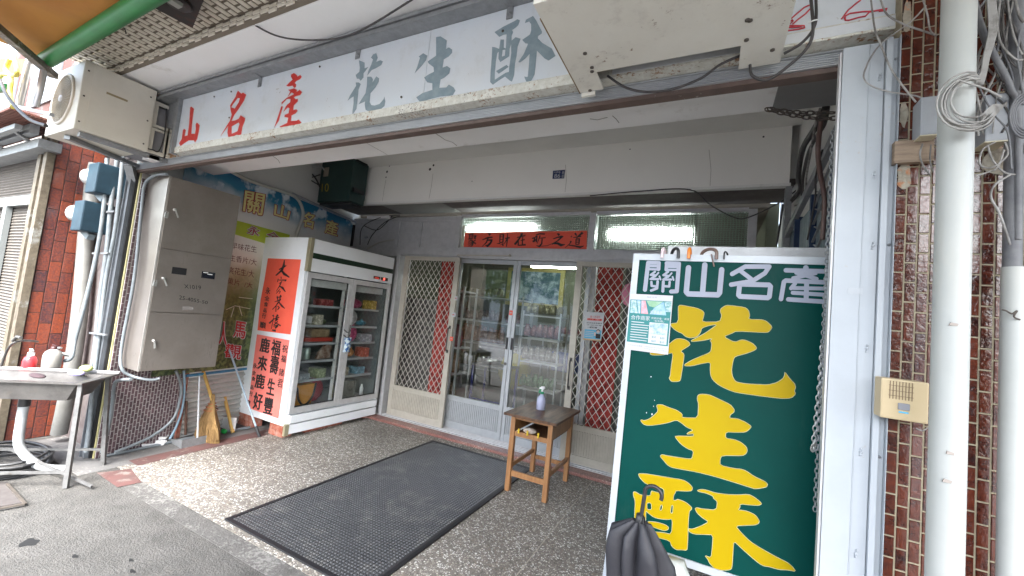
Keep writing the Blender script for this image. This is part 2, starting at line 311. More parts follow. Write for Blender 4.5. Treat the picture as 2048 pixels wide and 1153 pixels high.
    def build(s, name, m=None, parent=None, loc=None, root=None):
        me = bpy.data.meshes.new(name); org = V(loc) if loc else V((0, 0, 0))
        if parent is not None: org = (root or parent).location.copy()
        me.from_pydata([tuple(v - org) for v in s.v], [], s.f)
        if m is not None and not s.mats: me.materials.append(m)
        else:
            for x in s.mats: me.materials.append(x)
            if len(s.mats) > 1:
                for p, k in zip(me.polygons, s.mi): p.material_index = k
        for p, k in zip(me.polygons, s.sm): p.use_smooth = k
        bm = bmesh.new(); bm.from_mesh(me); bmesh.ops.recalc_face_normals(bm, faces=bm.faces); bm.to_mesh(bm_ := me) if False else bm.to_mesh(me); bm.free()
        o = bpy.data.objects.new(name, me); S.collection.objects.link(o)
        if parent is not None: o.parent = parent
        else: o.location = org
        return o
ROOT = {}
def thing(name, label, cat, loc=(0, 0, 0), group=None):
    o = bpy.data.objects.new(name, None); S.collection.objects.link(o); o.location = loc; o.empty_display_size = .1
    o['label'] = label; o['category'] = cat
    if group: o['group'] = group
    return o
def tag(o, label, cat, group=None):
    o['label'] = label; o['category'] = cat
    if group: o['group'] = group
    return o
def struct(o): o['kind'] = 'structure'; return o
def copy_thing(r, loc, label=None):
    c = r.copy(); S.collection.objects.link(c); c.location = loc
    if label: c['label'] = label
    for ch in list(r.children):
        d = ch.copy(); S.collection.objects.link(d); d.parent = c
        for g in list(ch.children): e = g.copy(); S.collection.objects.link(e); e.parent = d
    return c
def chaikin(p, k=1):
    for _ in range(k):
        q = []
        for i in range(len(p)):
            a, b = p[i], p[(i + 1) % len(p)]
            q += [(a[0] * .8 + b[0] * .2, a[1] * .8 + b[1] * .2), (a[0] * .2 + b[0] * .8, a[1] * .2 + b[1] * .8)]
        p = q
    return p
def spline(pts, n=6):
    P = [V(p) for p in pts]; out = []
    for i in range(len(P) - 1):
        p0, p1, p2, p3 = P[max(i - 1, 0)], P[i], P[i + 1], P[min(i + 2, len(P) - 1)]
        for k in range(n):
            t = k / n; out.append(.5 * ((2 * p1) + (p2 - p0) * t + (2 * p0 - 5 * p1 + 4 * p2 - p3) * t * t + (3 * p1 - p0 - 3 * p2 + p3) * t ** 3))
    out.append(P[-1]); return out
def filled(mb, fn, polys):
    """fills outline + holes; fn turns 2D into a point on the sign"""
    P = [[V((x, y, 0)) for x, y in q] for q in polys]
    flat = [p for q in P for p in q]
    mb.add([fn(p.x, p.y) for p in flat], [tuple(t) for t in tessellate_polygon(P)])
def edge_line(mb, fn, poly, r):
    pts = [fn(x, y) for x, y in poly]; mb.tube(pts + [pts[0]], r, 4, False)
_tx = {}
def textmesh(s, bold=0.0, sp=1.0):
    k = (s, bold, sp)
    if k in _tx: return _tx[k]
    c = bpy.data.curves.new('t', 'FONT'); c.body = s; c.offset = bold; c.resolution_u = 3; c.space_character = sp
    o = bpy.data.objects.new('t', c); S.collection.objects.link(o); dg = bpy.context.evaluated_depsgraph_get()
    me = bpy.data.meshes.new_from_object(o.evaluated_get(dg)); vs = [v.co.copy() for v in me.vertices]; fs = [tuple(p.vertices) for p in me.polygons]
    x0, x1 = min(v.x for v in vs), max(v.x for v in vs); y0, y1 = min(v.y for v in vs), max(v.y for v in vs)
    vs = [((v.x - x0) / (x1 - x0), (v.y - y0) / (y1 - y0)) for v in vs]
    bpy.data.objects.remove(o); bpy.data.meshes.remove(me); _tx[k] = (vs, fs); return _tx[k]
def text(mb, s, fn, q, bold=0.0, sp=1.0):
    """s fitted into quad q = TL, TR, BR, BL in the 2D coordinates of fn"""
    vs, fs = textmesh(s, bold, sp); out = []
    for a, b in vs:
        t = (q[0][0] * (1 - a) + q[1][0] * a, q[0][1] * (1 - a) + q[1][1] * a); l = (q[3][0] * (1 - a) + q[2][0] * a, q[3][1] * (1 - a) + q[2][1] * a)
        out.append(fn(l[0] * (1 - b) + t[0] * b, l[1] * (1 - b) + t[1] * b))
    mb.add(out, fs)
def text_edge(mb, s, fn, q, r):
    vs, fs = textmesh(s); cnt = {}
    for f in fs:
        for i in range(len(f)): k = tuple(sorted((f[i], f[(i + 1) % len(f)]))); cnt[k] = cnt.get(k, 0) + 1
    def P(k):
        a, b = vs[k]; t = (q[0][0] * (1 - a) + q[1][0] * a, q[0][1] * (1 - a) + q[1][1] * a); l = (q[3][0] * (1 - a) + q[2][0] * a, q[3][1] * (1 - a) + q[2][1] * a)
        return fn(l[0] * (1 - b) + t[0] * b, l[1] * (1 - b) + t[1] * b)
    for (i, j), c in cnt.items():
        if c == 1:
            a, b = P(i), P(j); d = b - a
            if d.length > 1e-5: d = d.normalized() * r * .5; mb.tube([a - d, b + d], r, 6)
def zoomed(ox_, oy_, s, pts): return [(ox_ + x / s, oy_ + y / s) for x, y in pts]
def bricks(mb, fn, W, H, tw, th, gap, depth, vertical=True, skip=None):
    """running bond of slightly raised tiles; fn(a, b, d) -> point"""
    if vertical:
        nc = int(W / tw) + 1
        for i in range(nc):
            off = (i % 2) * th / 2
            for j in range(-1, int(H / th) + 1):
                a0, a1 = i * tw, min(i * tw + tw - gap, W); b0, b1 = max(0, j * th + off), min(H, j * th + off + th - gap)
                if a1 - a0 < gap or b1 - b0 < gap or (skip and skip((a0 + a1) / 2, (b0 + b1) / 2)): continue
                e = gap * .35
                P = [fn(a0, b0, 0), fn(a1, b0, 0), fn(a1, b1, 0), fn(a0, b1, 0), fn(a0 + e, b0 + e, depth), fn(a1 - e, b0 + e, depth), fn(a1 - e, b1 - e, depth), fn(a0 + e, b1 - e, depth)]
                mb.add(P, [(4, 5, 6, 7), (0, 1, 5, 4), (1, 2, 6, 5), (2, 3, 7, 6), (3, 0, 4, 7)])

# ================================================================== SETTING
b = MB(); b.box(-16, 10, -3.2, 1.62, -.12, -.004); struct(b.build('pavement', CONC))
b = MB(); b.face([(-30, -14, -.13), (20, -14, -.13), (20, -3.2, -.13), (-30, -3.2, -.13)]); struct(b.build('road', ASPH))
b = MB()
for y in (-3.75, -8.2, -12.9): b.face([(-30, y - .07, -.126), (20, y - .07, -.126), (20, y + .07, -.126), (-30, y + .07, -.126)])
struct(b.build('road_marking', LINEW))
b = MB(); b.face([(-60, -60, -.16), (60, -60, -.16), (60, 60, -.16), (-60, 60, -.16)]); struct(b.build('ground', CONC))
b = MB(); b.box(-4.12, .62, 1.622, 4.06, -.06, 0); struct(b.build('porch_floor', TERR))
b = MB()   # bare concrete gutter between the terrazzo border and the left wall
b.box(-5.2, -4.122, 1.40, 4.2, -.06, -.001); struct(b.build('gutter_floor', CONC2))
b = MB(); b.face([oz(193, 946, .002), oz(235, 975, .002), oz(283, 965, .002), oz(262, 938, .002)]); b.face([(-4.20, 1.72, .003), (-4.04, 1.72, .003), (-4.12, 4.0, .003), (-4.28, 4.0, .003)])
struct(b.build('red_border_strip', REDT))
b = MB(); b.bbox(-5.0, .56, 4.0, 4.62, -.02, .03, .006); struct(b.build('doorstep', GRAN))
b = MB().use(ALU); b.box(-4.1, -.2, 4.13, 4.36, .031, .036)
for y in (4.17, 4.215, 4.26, 4.305): b.box(-4.1, -.2, y - .003, y + .003, .036, .046)
tag(b.build('sliding_track', None), 'grooved aluminium sliding track along the red step under the doors', 'door track')
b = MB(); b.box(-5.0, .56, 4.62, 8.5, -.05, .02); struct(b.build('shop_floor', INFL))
b = MB(); b.face([(-7.4, -3.3, -.0035), (-6.7, -3.3, -.0035), (-6.7, 1.6, -.0035), (-7.4, 1.6, -.0035)]) ; struct(b.build('side_pavement', CONC2))
b = MB(); b.box(-3.72, .62, 1.50, 1.6215, -.06, -.0022); struct(b.build('kerb_strip', wear(mat('pale_worn_cement', (.092, .088, .082), .9, c2=(.062, .059, .055), vs=9, bump=.6, bs=80), (.17, .165, .155), 40, .52, .64, big=4)))
# floor joint lines of the terrazzo
b = MB().use(mat('joint_strip', (.36, .33, .28), .6))
for x in (-.92, .0): b.box(x - .003, x + .003, 1.63, 4.0, .0, .0015)
struct(b.build('floor_joint', None))

# ================================================================== BUILDING SHELL
YF = 1.578; WX = lambda y: -4.42 - .19 * (y - 1.58)
WN = V((1, .19, 0)).normalized(); WP = V((-4.42, 1.58, 0))
def ow(u, v, d=0.0): return onp(u, v, WP + WN * d, WN)
shop = thing('shop_building', 'open fronted arcade shop with white plaster beam, panelled inner fascia and side walls', 'building', (-2, 3, 0))
b = MB(); b.prism([(WX(1.605), 1.605, -.05), (WX(4.6), 4.6, -.05), (WX(4.6), 4.6, 3.4), (WX(1.605), 1.605, 3.4)], (-.15, 0, 0)); b.build('left_wall', WPLAS, shop)
b = MB(); b.box(.56, .72, 1.62, 4.7, -.05, 3.4); b.build('right_wall', WPLAS, shop)
b = MB(); b.box(-4.9, .558, 1.60, 2.146, 2.587, 3.25); b.build('beam', WCEIL, shop)
b = MB(); b.box(-5.2, .72, 1.60, 4.7, 3.402, 3.45); b.build('roof_slab', WPLAS, shop)
b = MB(); b.box(-4.9, .5595, 2.15, 3.75, 3.25, 3.35); b.build('ceiling', WPLAS, shop)
b = MB(); b.box(-4.84, .50, 3.75, 3.80, 2.775, 3.25); p = b.build('fascia', GPLAS, shop)
b = MB(); b.box(-5.2, .70, 3.86, 3.95, 2.84, 3.40); b.build('upper_wall', WPLAS, shop)
b = MB(); b.box(-4.85, .51, 3.742, 3.806, 2.752, 2.7745); b.build('fascia_edge', WPLAS, shop)
b = MB().use(BROWNC); b.box(-4.9, .55, 3.81, 4.34, 2.79, 2.83); b.use(mat('bare_soffit_panel', (.21, .21, .19), .6)); b.box(-4.0, -3.02, 3.83, 4.33, 2.783, 2.789); b.build('soffit', None, shop)
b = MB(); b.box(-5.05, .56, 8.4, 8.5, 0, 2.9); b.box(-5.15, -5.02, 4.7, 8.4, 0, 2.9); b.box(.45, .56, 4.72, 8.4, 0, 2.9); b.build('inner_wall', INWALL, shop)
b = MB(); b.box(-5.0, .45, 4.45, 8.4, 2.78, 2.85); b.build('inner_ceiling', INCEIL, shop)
# small marks on the fascia: anchor holes and cracks
b = MB().use(BLACKP)
for u, v, r in ((779, 332, .012), (774, 344, .016), (772, 355, .010), (867, 331, .014), (860, 339, .018), (1527, 274, .008), (1260, 299, .006), (944, 363, .006)):
    c = oy(u, v, 3.749); b.lathe([(r, 0), (r * .4, .001), (0, .0012)], c, 8, (0, -1, 0))
b.build('anchor_hole', None, shop)
CRK = mat('hairline_crack', (.33, .31, .28), .9)
for i, q in enumerate(([(866, 348), (863, 372), (858, 398)], [(772, 360), (768, 380), (765, 402)], [(1130, 385), (1133, 360), (1131, 330)], [(1420, 372), (1422, 340), (1418, 300)])):
    b = MB().tube([oy(u, v, 3.7495) for u, v in q], .0022, 4); b.build('crack', CRK, shop)
for i, q in enumerate(([(866, 264), (880, 273), (890, 280), (905, 285), (914, 292)], [(545, 312), (556, 320), (560, 327)], [(1225, 232), (1232, 238), (1238, 246)], [(1180, 238), (1195, 240), (1215, 235)])):
    b = MB().tube([oz(u, v, 2.5865) for u, v in q], .0022, 4); b.build('crack', CRK, shop)
b = MB().tube([(-2.2, 1.62, 2.5868), (-2.2, 2.14, 2.5868)], .0016, 4); b.build('crack', CRK, shop)

# upper structure: mosaic soffit of the balcony above, white soffit, step band
bal = thing('balcony_slab', 'balcony slab overhead with a beige mosaic soffit beside a smooth white one, plus an added unseen extension blocking skylight', 'balcony', (-2, .6, 3.1))
b = MB(); b.box(-4.9, 1.2, 1.218, 2.4, 2.962, 3.35); b.build('white_soffit', WCEIL, bal)
b = MB(); b.box(-4.25, 1.2, .25, 1.188, 3.024, 3.3); b.box(-2.2, 2.6, -1.3, .249, 3.024, 3.3); b.box(1.201, 2.6, .2495, 1.7, 3.024, 3.3); b.build('slab', mat('mosaic_bed', (.16, .13, .10), .9), bal)  # box reaching out over the camera is unseen, added to block skylight
b = MB(); bricks(b, lambda a, c, d: (-4.25 + a, .26 + c, 3.023 - d), 4.6, .92, .046, .088, .012, .004, True); b.build('mosaic_soffit', TILEC, bal)
b = MB().use(mat('beige_grout', (.20, .17, .13), .9)); b.box(-4.5, 1.2, 1.19, 1.2165, 2.966, 3.2); b.use(TILEC)
bricks(b, lambda a, c, d: (-4.5 + a, 1.19 - d, 2.966 + c), 4.8, .056, .072, .027, .007, .006, False if False else True); b.build('slab_edge', None, bal)

# shutter housing rails over the opening
hs_ = thing('shutter_head_rail', 'long ribbed aluminium shutter rail spanning the opening under the enamel sign', 'shutter rail', (-2, YF, 2.4))
X0, X1 = -4.47, .335
b = MB(); b.box(X0, X1, 1.555, 1.60, 2.395, 2.412); b.build('bottom_rail', BRSTRIP, hs_)
b = MB(); b.box(X0, X1, 1.545, 1.598, 2.4125, 2.417); b.box(X0, X1, 1.552, 1.598, 2.4175, 2.457)
for k in range(5): z = 2.4215 + k * .0075; b.box(X0, X1, 1.548, 1.5515, z, z + .0035)
b.box(X0, X1, 1.542, 1.598, 2.4575, 2.462); b.build('ribbed_rail', ALUW, hs_)
b = MB(); b.box(X0, X1, 1.556, 1.598, 2.4625, 2.60); b.build('head_box', RUSTG, hs_)
# angle iron carrying the sign
b = MB(); b.box(-3.72, .45, 1.492, 1.55, 2.466, 2.470); b.box(-3.72, .45, 1.488, 1.4915, 2.466, 2.512)
tag(b.build('sign_angle_iron', RUSTW), 'rusty speckled angle iron running under the long white enamel sign', 'angle iron')
b = MB(); b.box(-.4, .44, 1.486, 1.4878, 2.474, 2.506); tag(b.build('tape_strip', mat('silver_tape', (.7, .73, .76), .4, .2)), 'clean silver strip covering the angle iron near the right end of the sign', 'metal strip')
# steel channel above the sign
b = MB(); b.box(-4.9, .6, 1.43, 1.50, 2.89, 2.945); b.box(-4.9, .6, 1.418, 1.4295, 2.925, 2.945); b.box(-4.9, .6, 1.418, 1.4295, 2.89, 2.902); b.box(-4.9, .6, 1.424, 1.4295, 2.908, 2.918)
b.box(-4.9, .6, 1.502, 1.56, 2.70, 2.96)
tag(b.build('steel_channel', GALV), 'grey galvanised steel channel fixed to the soffit above the enamel sign', 'steel beam')

# ------------------------------------------------------------------ long enamel sign with brush lettering
sg = thing('shop_sign', 'long white enamel sign with large red and grey brush characters over the opening', 'sign', (-1.6, 1.5, 2.5))
ys = 1.494
b = MB()
for x0, x1 in ((-3.70, -2.905), (-2.9025, -1.345), (-1.3425, .46)): b.box(x0, x1, ys, ys + .012, 2.50, 2.888)
b.build('panel', SIGNW, sg)
b = MB(); b.box(-3.735, -3.702, 1.47, 1.51, 2.46, 2.90); b.build('end_frame', GALV, sg)
b = MB().use(RED); red_edge = mat('pale_red_edge', (.72, .50, .50), .6)
T = lambda k: (lambda x, y: oy(x, y, ys - .0012 - k * .0004))
Z4 = lambda p: zoomed(340, 130, 6.407, p)
SH = Z4([(258,545),(275,535),(310,565),(298,640),(285,760),(275,885),(320,885),(330,820),(328,765),(345,738),(382,775),(370,860),(350,955),(320,1000),(305,970),(240,970),(180,1010),(135,1045),(115,1005),(150,950),(165,840),(180,820),(205,835),(190,915),(225,905),(245,760)])
MI = [Z4([(870,330),(915,370),(935,355),(980,385),(950,460),(880,570),(825,645),(800,700),(790,720),(840,710),(880,690),(905,645),(965,685),(960,720),(930,800),(915,890),(895,905),(850,900),(800,930),(765,945),(745,920),(735,870),(745,790),(650,915),(665,880),(720,790),(765,720),(790,640),(775,580),(770,520),(800,470),(840,410),(855,360)]),
      Z4([(870,425),(895,430),(880,480),(830,560),(785,545),(805,510)]), Z4([(790,790),(880,740),(890,760),(865,850),(790,885)])]
CH = [Z4([(1550,125),(1590,105),(1625,130),(1635,150),(1670,130),(1690,155),(1670,185),(1620,210),(1600,235),(1618,250),(1615,285),(1590,300),(1570,270),(1520,280),(1488,270),(1530,225),(1570,190),(1550,155)]),
      Z4([(1510,320),(1560,310),(1590,300),(1630,320),(1625,345),(1660,320),(1695,350),(1670,390),(1610,405),(1590,420),(1610,440),(1640,435),(1640,470),(1590,520),(1580,580),(1620,570),(1638,590),(1610,625),(1560,650),(1550,720),(1620,715),(1650,700),(1685,740),(1650,775),(1560,780),(1435,832),(1405,790),(1500,745),(1515,680),(1465,670),(1470,640),(1520,620),(1530,560),(1510,550),(1450,610),(1480,540),(1500,510),(1540,480),(1545,440),(1500,440),(1430,512),(1430,480),(1500,420),(1590,375),(1560,355),(1520,400),(1505,410),(1540,345)]),
      Z4([(1425,530),(1450,535),(1430,600),(1395,720),(1335,808),(1360,730),(1400,610)])]
for polys, holes in (([SH], []), ([MI[0]], MI[1:]), (CH, [])):
    b = MB().use(RED)
    for q in polys: filled(b, T(0), [q] + holes)
    b.use(red_edge)
    for q in polys: edge_line(b, T(0), q, .0014)
    b.build('red_character', None, sg)
Z5 = lambda p: zoomed(680, 50, 6.067, p); Z6 = lambda p: zoomed(960, 10, 6.405, p)
GC = ([(230,430),(300,460),(298,530),(345,510),(310,560),(285,590),(285,640),(250,680),(230,655),(205,655),(190,610),(235,570),(240,520)],
          [(375,400),(400,360),(440,343),(458,400),(440,450),(490,430),(522,445),(500,490),(430,530),(385,550),(330,620),(340,570),(380,480),(400,420)],
          [(190,700),(230,700),(252,720),(240,750),(225,790),(215,900),(200,1020),(150,1095),(150,1050),(165,950),(165,870),(130,890),(90,925),(120,860),(170,780),(195,740)],
          [(330,630),(380,630),(400,660),(395,700),(440,625),(475,650),(470,690),(430,760),(370,830),(360,940),(380,975),(420,980),(480,960),(530,900),(540,870),(550,930),(540,985),(490,1030),(420,1050),(350,1055),(310,1030),(300,970),(305,930),(225,965),(270,890),(310,830),(325,740)],
          [(955,385),(1010,345),(1060,375),(1045,430),(990,500),(905,590),(940,500),(970,400)],
          [(1165,150),(1220,140),(1298,190),(1285,295),(1320,275),(1360,300),(1360,340),(1320,385),(1260,420),(1245,520),(1300,500),(1340,530),(1325,590),(1270,640),(1220,665),(1205,765),(1290,760),(1320,725),(1380,760),(1402,800),(1370,850),(1330,860),(1220,870),(1080,905),(975,945),(925,880),(1000,830),(1120,790),(1120,710),(1060,700),(1020,640),(1080,600),(1140,570),(1135,515),(1075,470),(1065,445),(1130,400),(1165,375)])
for k0, k1 in ((0, 4), (4, 6)):
    b = MB()
    for q in GC[k0:k1]: filled(b, T(0), [Z5(q)])
    b.build('grey_character', GREYP, sg)
b = MB()
filled(b, T(0), [Z6([(185,350),(300,280),(440,210),(480,185),(512,200),(490,260),(460,290),(410,325),(425,350),(405,400),(405,460),(455,415),(520,435),(500,490),(480,540),(470,650),(450,750),(438,900),(410,985),(385,975),(320,920),(240,970),(165,1025),(130,990),(135,860),(150,680),(155,540),(195,545),(245,565),(255,500),(262,445),(308,445),(305,550),(330,560),(335,460),(340,380),(300,385),(248,412),(205,370)]),
               Z6([(222,620),(240,600),(235,690),(260,735),(375,660),(380,560),(398,510),(400,620),(375,790),(370,860),(330,870),(190,960),(190,880),(205,720)]), Z6([(290,580),(325,575),(318,650),(280,665)])])
filled(b, T(0), [Z6([(205,850),(340,770),(368,795),(240,885)])])
filled(b, T(0), [Z6([(575,235),(590,190),(680,143),(720,200),(795,345),(790,370),(745,400),(740,430),(800,490),(920,560),(968,655),(880,715),(830,690),(730,590),(720,700),(700,890),(660,970),(615,1000),(590,980),(565,920),(610,925),(625,780),(635,630),(580,690),(515,740),(490,735),(560,630),(615,500),(580,495),(540,450),(640,380),(655,330),(655,250),(630,215)])])
b.build('grey_character', GREYP, sg)
b = MB().use(mat('thin_red_outline', (.55, .05, .07), .6))
Z8 = lambda p: [oy(x, y, ys - .002) for x, y in zoomed(1550, 0, 8.192, p)]
for q in ([(200,65),(290,45),(290,0)],[(205,10),(205,65)],[(150,400),(290,330),(300,345),(210,425),(480,425),(490,455),(400,480),(150,515)],[(160,460),(440,440)],[(290,400),(380,320),(500,230),(575,150)],[(270,305),(380,210),(480,125),(575,85)],
          [(1140,290),(1155,335),(1210,335),(1370,290),(1480,270),(1540,205),(1600,190),(1840,145)],[(1145,270),(1230,225),(1330,210),(1450,195),(1600,190)],[(1090,315),(1200,170),(1330,60),(1410,0)],[(1700,190),(1830,170)],[(1150,280),(1150,330)]):
    b.tube(Z8(q), .0024, 5)
b.build('worn_outline_lettering', None, sg)
for u, v in ((520, 163), (716, 105), (1020, 22)):
    b = MB(); c = oy(u, v, ys - .004); b.box(c.x - .016, c.x + .016, ys - .006, ys - .002, c.z - .038, c.z + .022); b.box(c.x - .016, c.x + .016, ys - .05, ys - .002, c.z + .022, c.z + .027)
    b.lathe([(.008, 0), (.008, .004), (0, .006)], (c.x, ys - .006, c.z - .015), 8, (0, -1, 0))
    b.build('hanger_clip', GALV, sg)
b = MB()
for u, v in ((429, 194), (463, 184), (640, 134), (459, 236), (470, 276), (803, 195), (1006, 63)):
    b.lathe([(.006, 0), (.006, .004), (0, .005)], oy(u, v, ys - .0005), 8, (0, -1, 0))
b.build('screw', DSTEEL, sg)

# ------------------------------------------------------------------ left post of the opening
po = thing('shutter_side_post', 'slim grey metal shutter post at the left edge of the shop opening', 'post', (-4.47, 1.57, 0))
b = MB(); b.box(-4.545, -4.470, 1.545, 1.60, 0, 2.47); b.box(-4.545, -4.537, 1.53, 1.5445, 0, 2.47); b.box(-4.480, -4.470, 1.535, 1.5445, 0, 2.47); b.build('channel', wear(mat('dull_blue_grey_steel', (.13, .142, .158), .5, .1, c2=(.09, .10, .11), vs=8), (.10, .09, .085), 14, .6, .75), po)
b = MB(); b.box(-4.469, -4.452, 1.56, 1.60, 0, 2.395); b.build('groove', BLACKR, po)
b = MB().tube([(-4.438, 1.585, 0), (-4.438, 1.585, 2.40)], .009, 8); tag(b.build('pull_rod', BRZ), 'thin yellowish rod standing just right of the left shutter post', 'rod')

# ------------------------------------------------------------------ right pillar cover, tile pier
pw = thing('white_pillar', 'wide white painted steel pillar at the right side of the shop opening', 'pillar', (.37, 1.45, 0))
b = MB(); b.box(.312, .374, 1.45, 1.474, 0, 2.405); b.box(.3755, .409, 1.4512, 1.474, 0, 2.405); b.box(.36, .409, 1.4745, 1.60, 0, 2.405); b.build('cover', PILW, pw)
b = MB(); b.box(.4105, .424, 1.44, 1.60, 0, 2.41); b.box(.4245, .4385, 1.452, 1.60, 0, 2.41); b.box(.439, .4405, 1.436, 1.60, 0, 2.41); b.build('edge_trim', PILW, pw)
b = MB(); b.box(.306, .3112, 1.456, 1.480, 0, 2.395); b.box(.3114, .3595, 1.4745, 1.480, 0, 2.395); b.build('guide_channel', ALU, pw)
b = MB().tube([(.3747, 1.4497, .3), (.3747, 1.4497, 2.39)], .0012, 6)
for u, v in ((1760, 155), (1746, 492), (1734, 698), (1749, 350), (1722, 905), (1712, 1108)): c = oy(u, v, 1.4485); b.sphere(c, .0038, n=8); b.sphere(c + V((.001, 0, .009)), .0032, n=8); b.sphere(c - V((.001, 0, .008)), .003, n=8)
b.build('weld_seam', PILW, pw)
b = MB()
for u, v in ((1792, 119), (1778, 490), (1758, 914)): c = oy(u, v, 1.4515); b.lathe([(.004, 0), (.004, .003), (0, .005)], c, 8, (0, -1, 0))
b.build('rivet', GALV, pw)
b = MB(); c = oy(1711, 582, 1.4495); b.box(c.x - .017, c.x + .016, 1.4488, 1.4499, c.z - .009, c.z + .008); b.build('old_label', mat('painted_over_label', (.40, .425, .45), .5), pw)

pier = thing('tiled_pier', 'pier of dark glazed brown tiles with pale grout at the right edge', 'wall', (.7, 1.5, 0))
b = MB(); b.box(.4415, 1.5, 1.452, 1.7, 0, 3.0); b.build('render', GROUT, pier)
b = MB()
def _skip(a, c): return False
bricks(b, lambda a, c, d: (.4445 + a, 1.4515 - d, c), .5, 3.0, .0248, .054, .0036, .0022, True); b.build('tile', TILEB, pier)
MORT = (wear(mat('torn_mortar', (.34, .31, .25), .95, c2=(.18, .15, .12), vs=25, bump=.8), (.45, .2, .1), 30, .6, .7))
for (u0, v0, u1, v1) in ((1806, 0, 1822, 70), (1795, 325, 1822, 384),(1960, 295, 2035, 350), (1800, 205, 1815, 255)):
    a = oy(u0, v0, 1.4485); c = oy(u1, v1, 1.4485); k = 14; pts = []
    for i in range(k): t = 2 * math.pi * i / k; r = .8 + .35 * random.random(); pts.append((a.x + (c.x - a.x) * (.5 + .5 * r * math.cos(t)), 1.4485, c.z + (a.z - c.z) * (.5 + .5 * r * math.sin(t))))
    b = MB().use(MORT); b.prism(pts, (0, -.0012, 0)); b.build('mortar_patch', None, pier)

def vpipe(name, label, m_, u, v, y, r, z0, z1, cat='pipe', group=None):
    c = oy(u, v, y); b = MB().tube([(c.x, y, z0), (c.x, y, z1)], r, 24); return tag(b.build(name, m_, None, (c.x, y, 0)), label, cat, group), c
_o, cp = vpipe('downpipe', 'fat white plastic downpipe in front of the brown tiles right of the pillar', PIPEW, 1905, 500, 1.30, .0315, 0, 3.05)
b = MB()
for u, v, s in ((1908, 649, 1), (1901, 907, .8), (1895, 963, 1)): c = oy(u, v, 1.2675); b.prism([(c.x - .008 * s, 1.2675, c.z - .003), (c.x + .006, 1.2675, c.z - .004), (c.x + .008 * s, 1.2675, c.z + .002), (c.x - .005, 1.2675, c.z + .004)], (0, .004, 0))
b.build('paint_chip', mat('chipped_patch', (.32, .28, .25), .8), _o)
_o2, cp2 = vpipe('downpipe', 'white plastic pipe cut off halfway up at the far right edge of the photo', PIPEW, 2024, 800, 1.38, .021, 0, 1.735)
b = MB().tube([(cp2.x + .006, 1.40, 1.70), (cp2.x + .006, 1.40, 3.0)], .0165, 14); tag(b.build('black_conduit', CABG), 'dark corrugated conduit rising out of the cut white pipe at the right edge', 'conduit')
b = MB().tube(spline([oy(2003, 620, 1.352), oy(2012, 622, 1.35), oy(2024, 628, 1.352), oy(2034, 622, 1.352), oy(2028, 634, 1.352), oy(2040, 640, 1.354)]), .0018, 6); tag(b.build('tie_wire', DSTEEL), 'twisted wire tied round the cut white pipe at the right edge', 'wire')

# junction boxes
def jbox(label, p0, y0, grp):
    tl, br = oy(p0[0], p0[1], y0), oy(p0[2], p0[3], y0)
    t = thing('junction_box', label, 'junction box', (tl.x, y0, br.z), grp)
    b = MB(); b.bbox(tl.x, br.x, y0, 1.4480, br.z, tl.z, .003); b.build('casing', mat('grey_box', (.30, .315, .34), .45, c2=(.25, .26, .28), vs=12), t)
    b = MB(); b.box(tl.x - .001, br.x + .001, y0 - .001, 1.4482, br.z - .003, br.z - .0002); b.build('lid_rim', mat('yellowed_plastic', (.55, .5, .36), .5), t)
    return t
jbox('grey junction box on the brown tiles left of the fat white downpipe', (1843, 195, 1876, 268), 1.395, 'grey junction boxes on the pier')
jbox('grey junction box right of the fat white downpipe, half behind the cable coil', (1972, 190, 2018, 280), 1.39, 'grey junction boxes on the pier')
b = MB(); tl, br = oy(1790, 283, 1.43), oy(1868, 322, 1.43); b.box(tl.x, br.x, 1.43, 1.4505, br.z, tl.z); tag(b.build('wood_block', WOODC), 'weathered wooden block under the left grey junction box', 'wood block')

ic = oy(1763, 755, 1.395); ie = oy(1857, 850, 1.395)
t = thing('intercom', 'cream door intercom with speaker slots and grey call button on the tiles', 'intercom', (ic.x, 1.395, ie.z))
b = MB(); b.bbox(ic.x, ie.x, 1.395, 1.449, ie.z, ic.z, .004); b.build('casing', wear(mat('cream_plastic', (.46, .36, .21), .45, c2=(.50, .40, .25), vs=5), (.25, .19, .12), 30, .66, .72), t)
b = MB()
for i in range(8): x = ic.x + .017 + i * .0062; b.box(x, x + .0016, 1.3940, 1.3948, ie.z + .052, ie.z + .098)
for z in (0, 1, 2): b.box(ic.x + .015, ic.x + .064, 1.3936, 1.3939, ie.z + .060 + z * .013, ie.z + .0612 + z * .013)
b.build('speaker_slots', mat('slot_brown', (.16, .11, .06), .7), t)
b = MB(); b.bbox(ic.x + .034, ic.x + .057, 1.392, 1.3949, ie.z + .027, ie.z + .044, .001); b.build('call_button', mat('grey_button', (.22, .22, .24), .5), t)
b = MB(); b.box(ic.x + .036, ic.x + .055, 1.3935, 1.3948, ie.z + .019, ie.z + .023); b.build('nameplate', SKYB, t)
b = MB().tube(spline([oy(1832, 857, 1.42), oy(1845, 862, 1.42), oy(1856, 855, 1.44)]), .0016, 6); tag(b.build('bell_wire', CABW), 'thin white wire curling out below the cream intercom', 'wire')

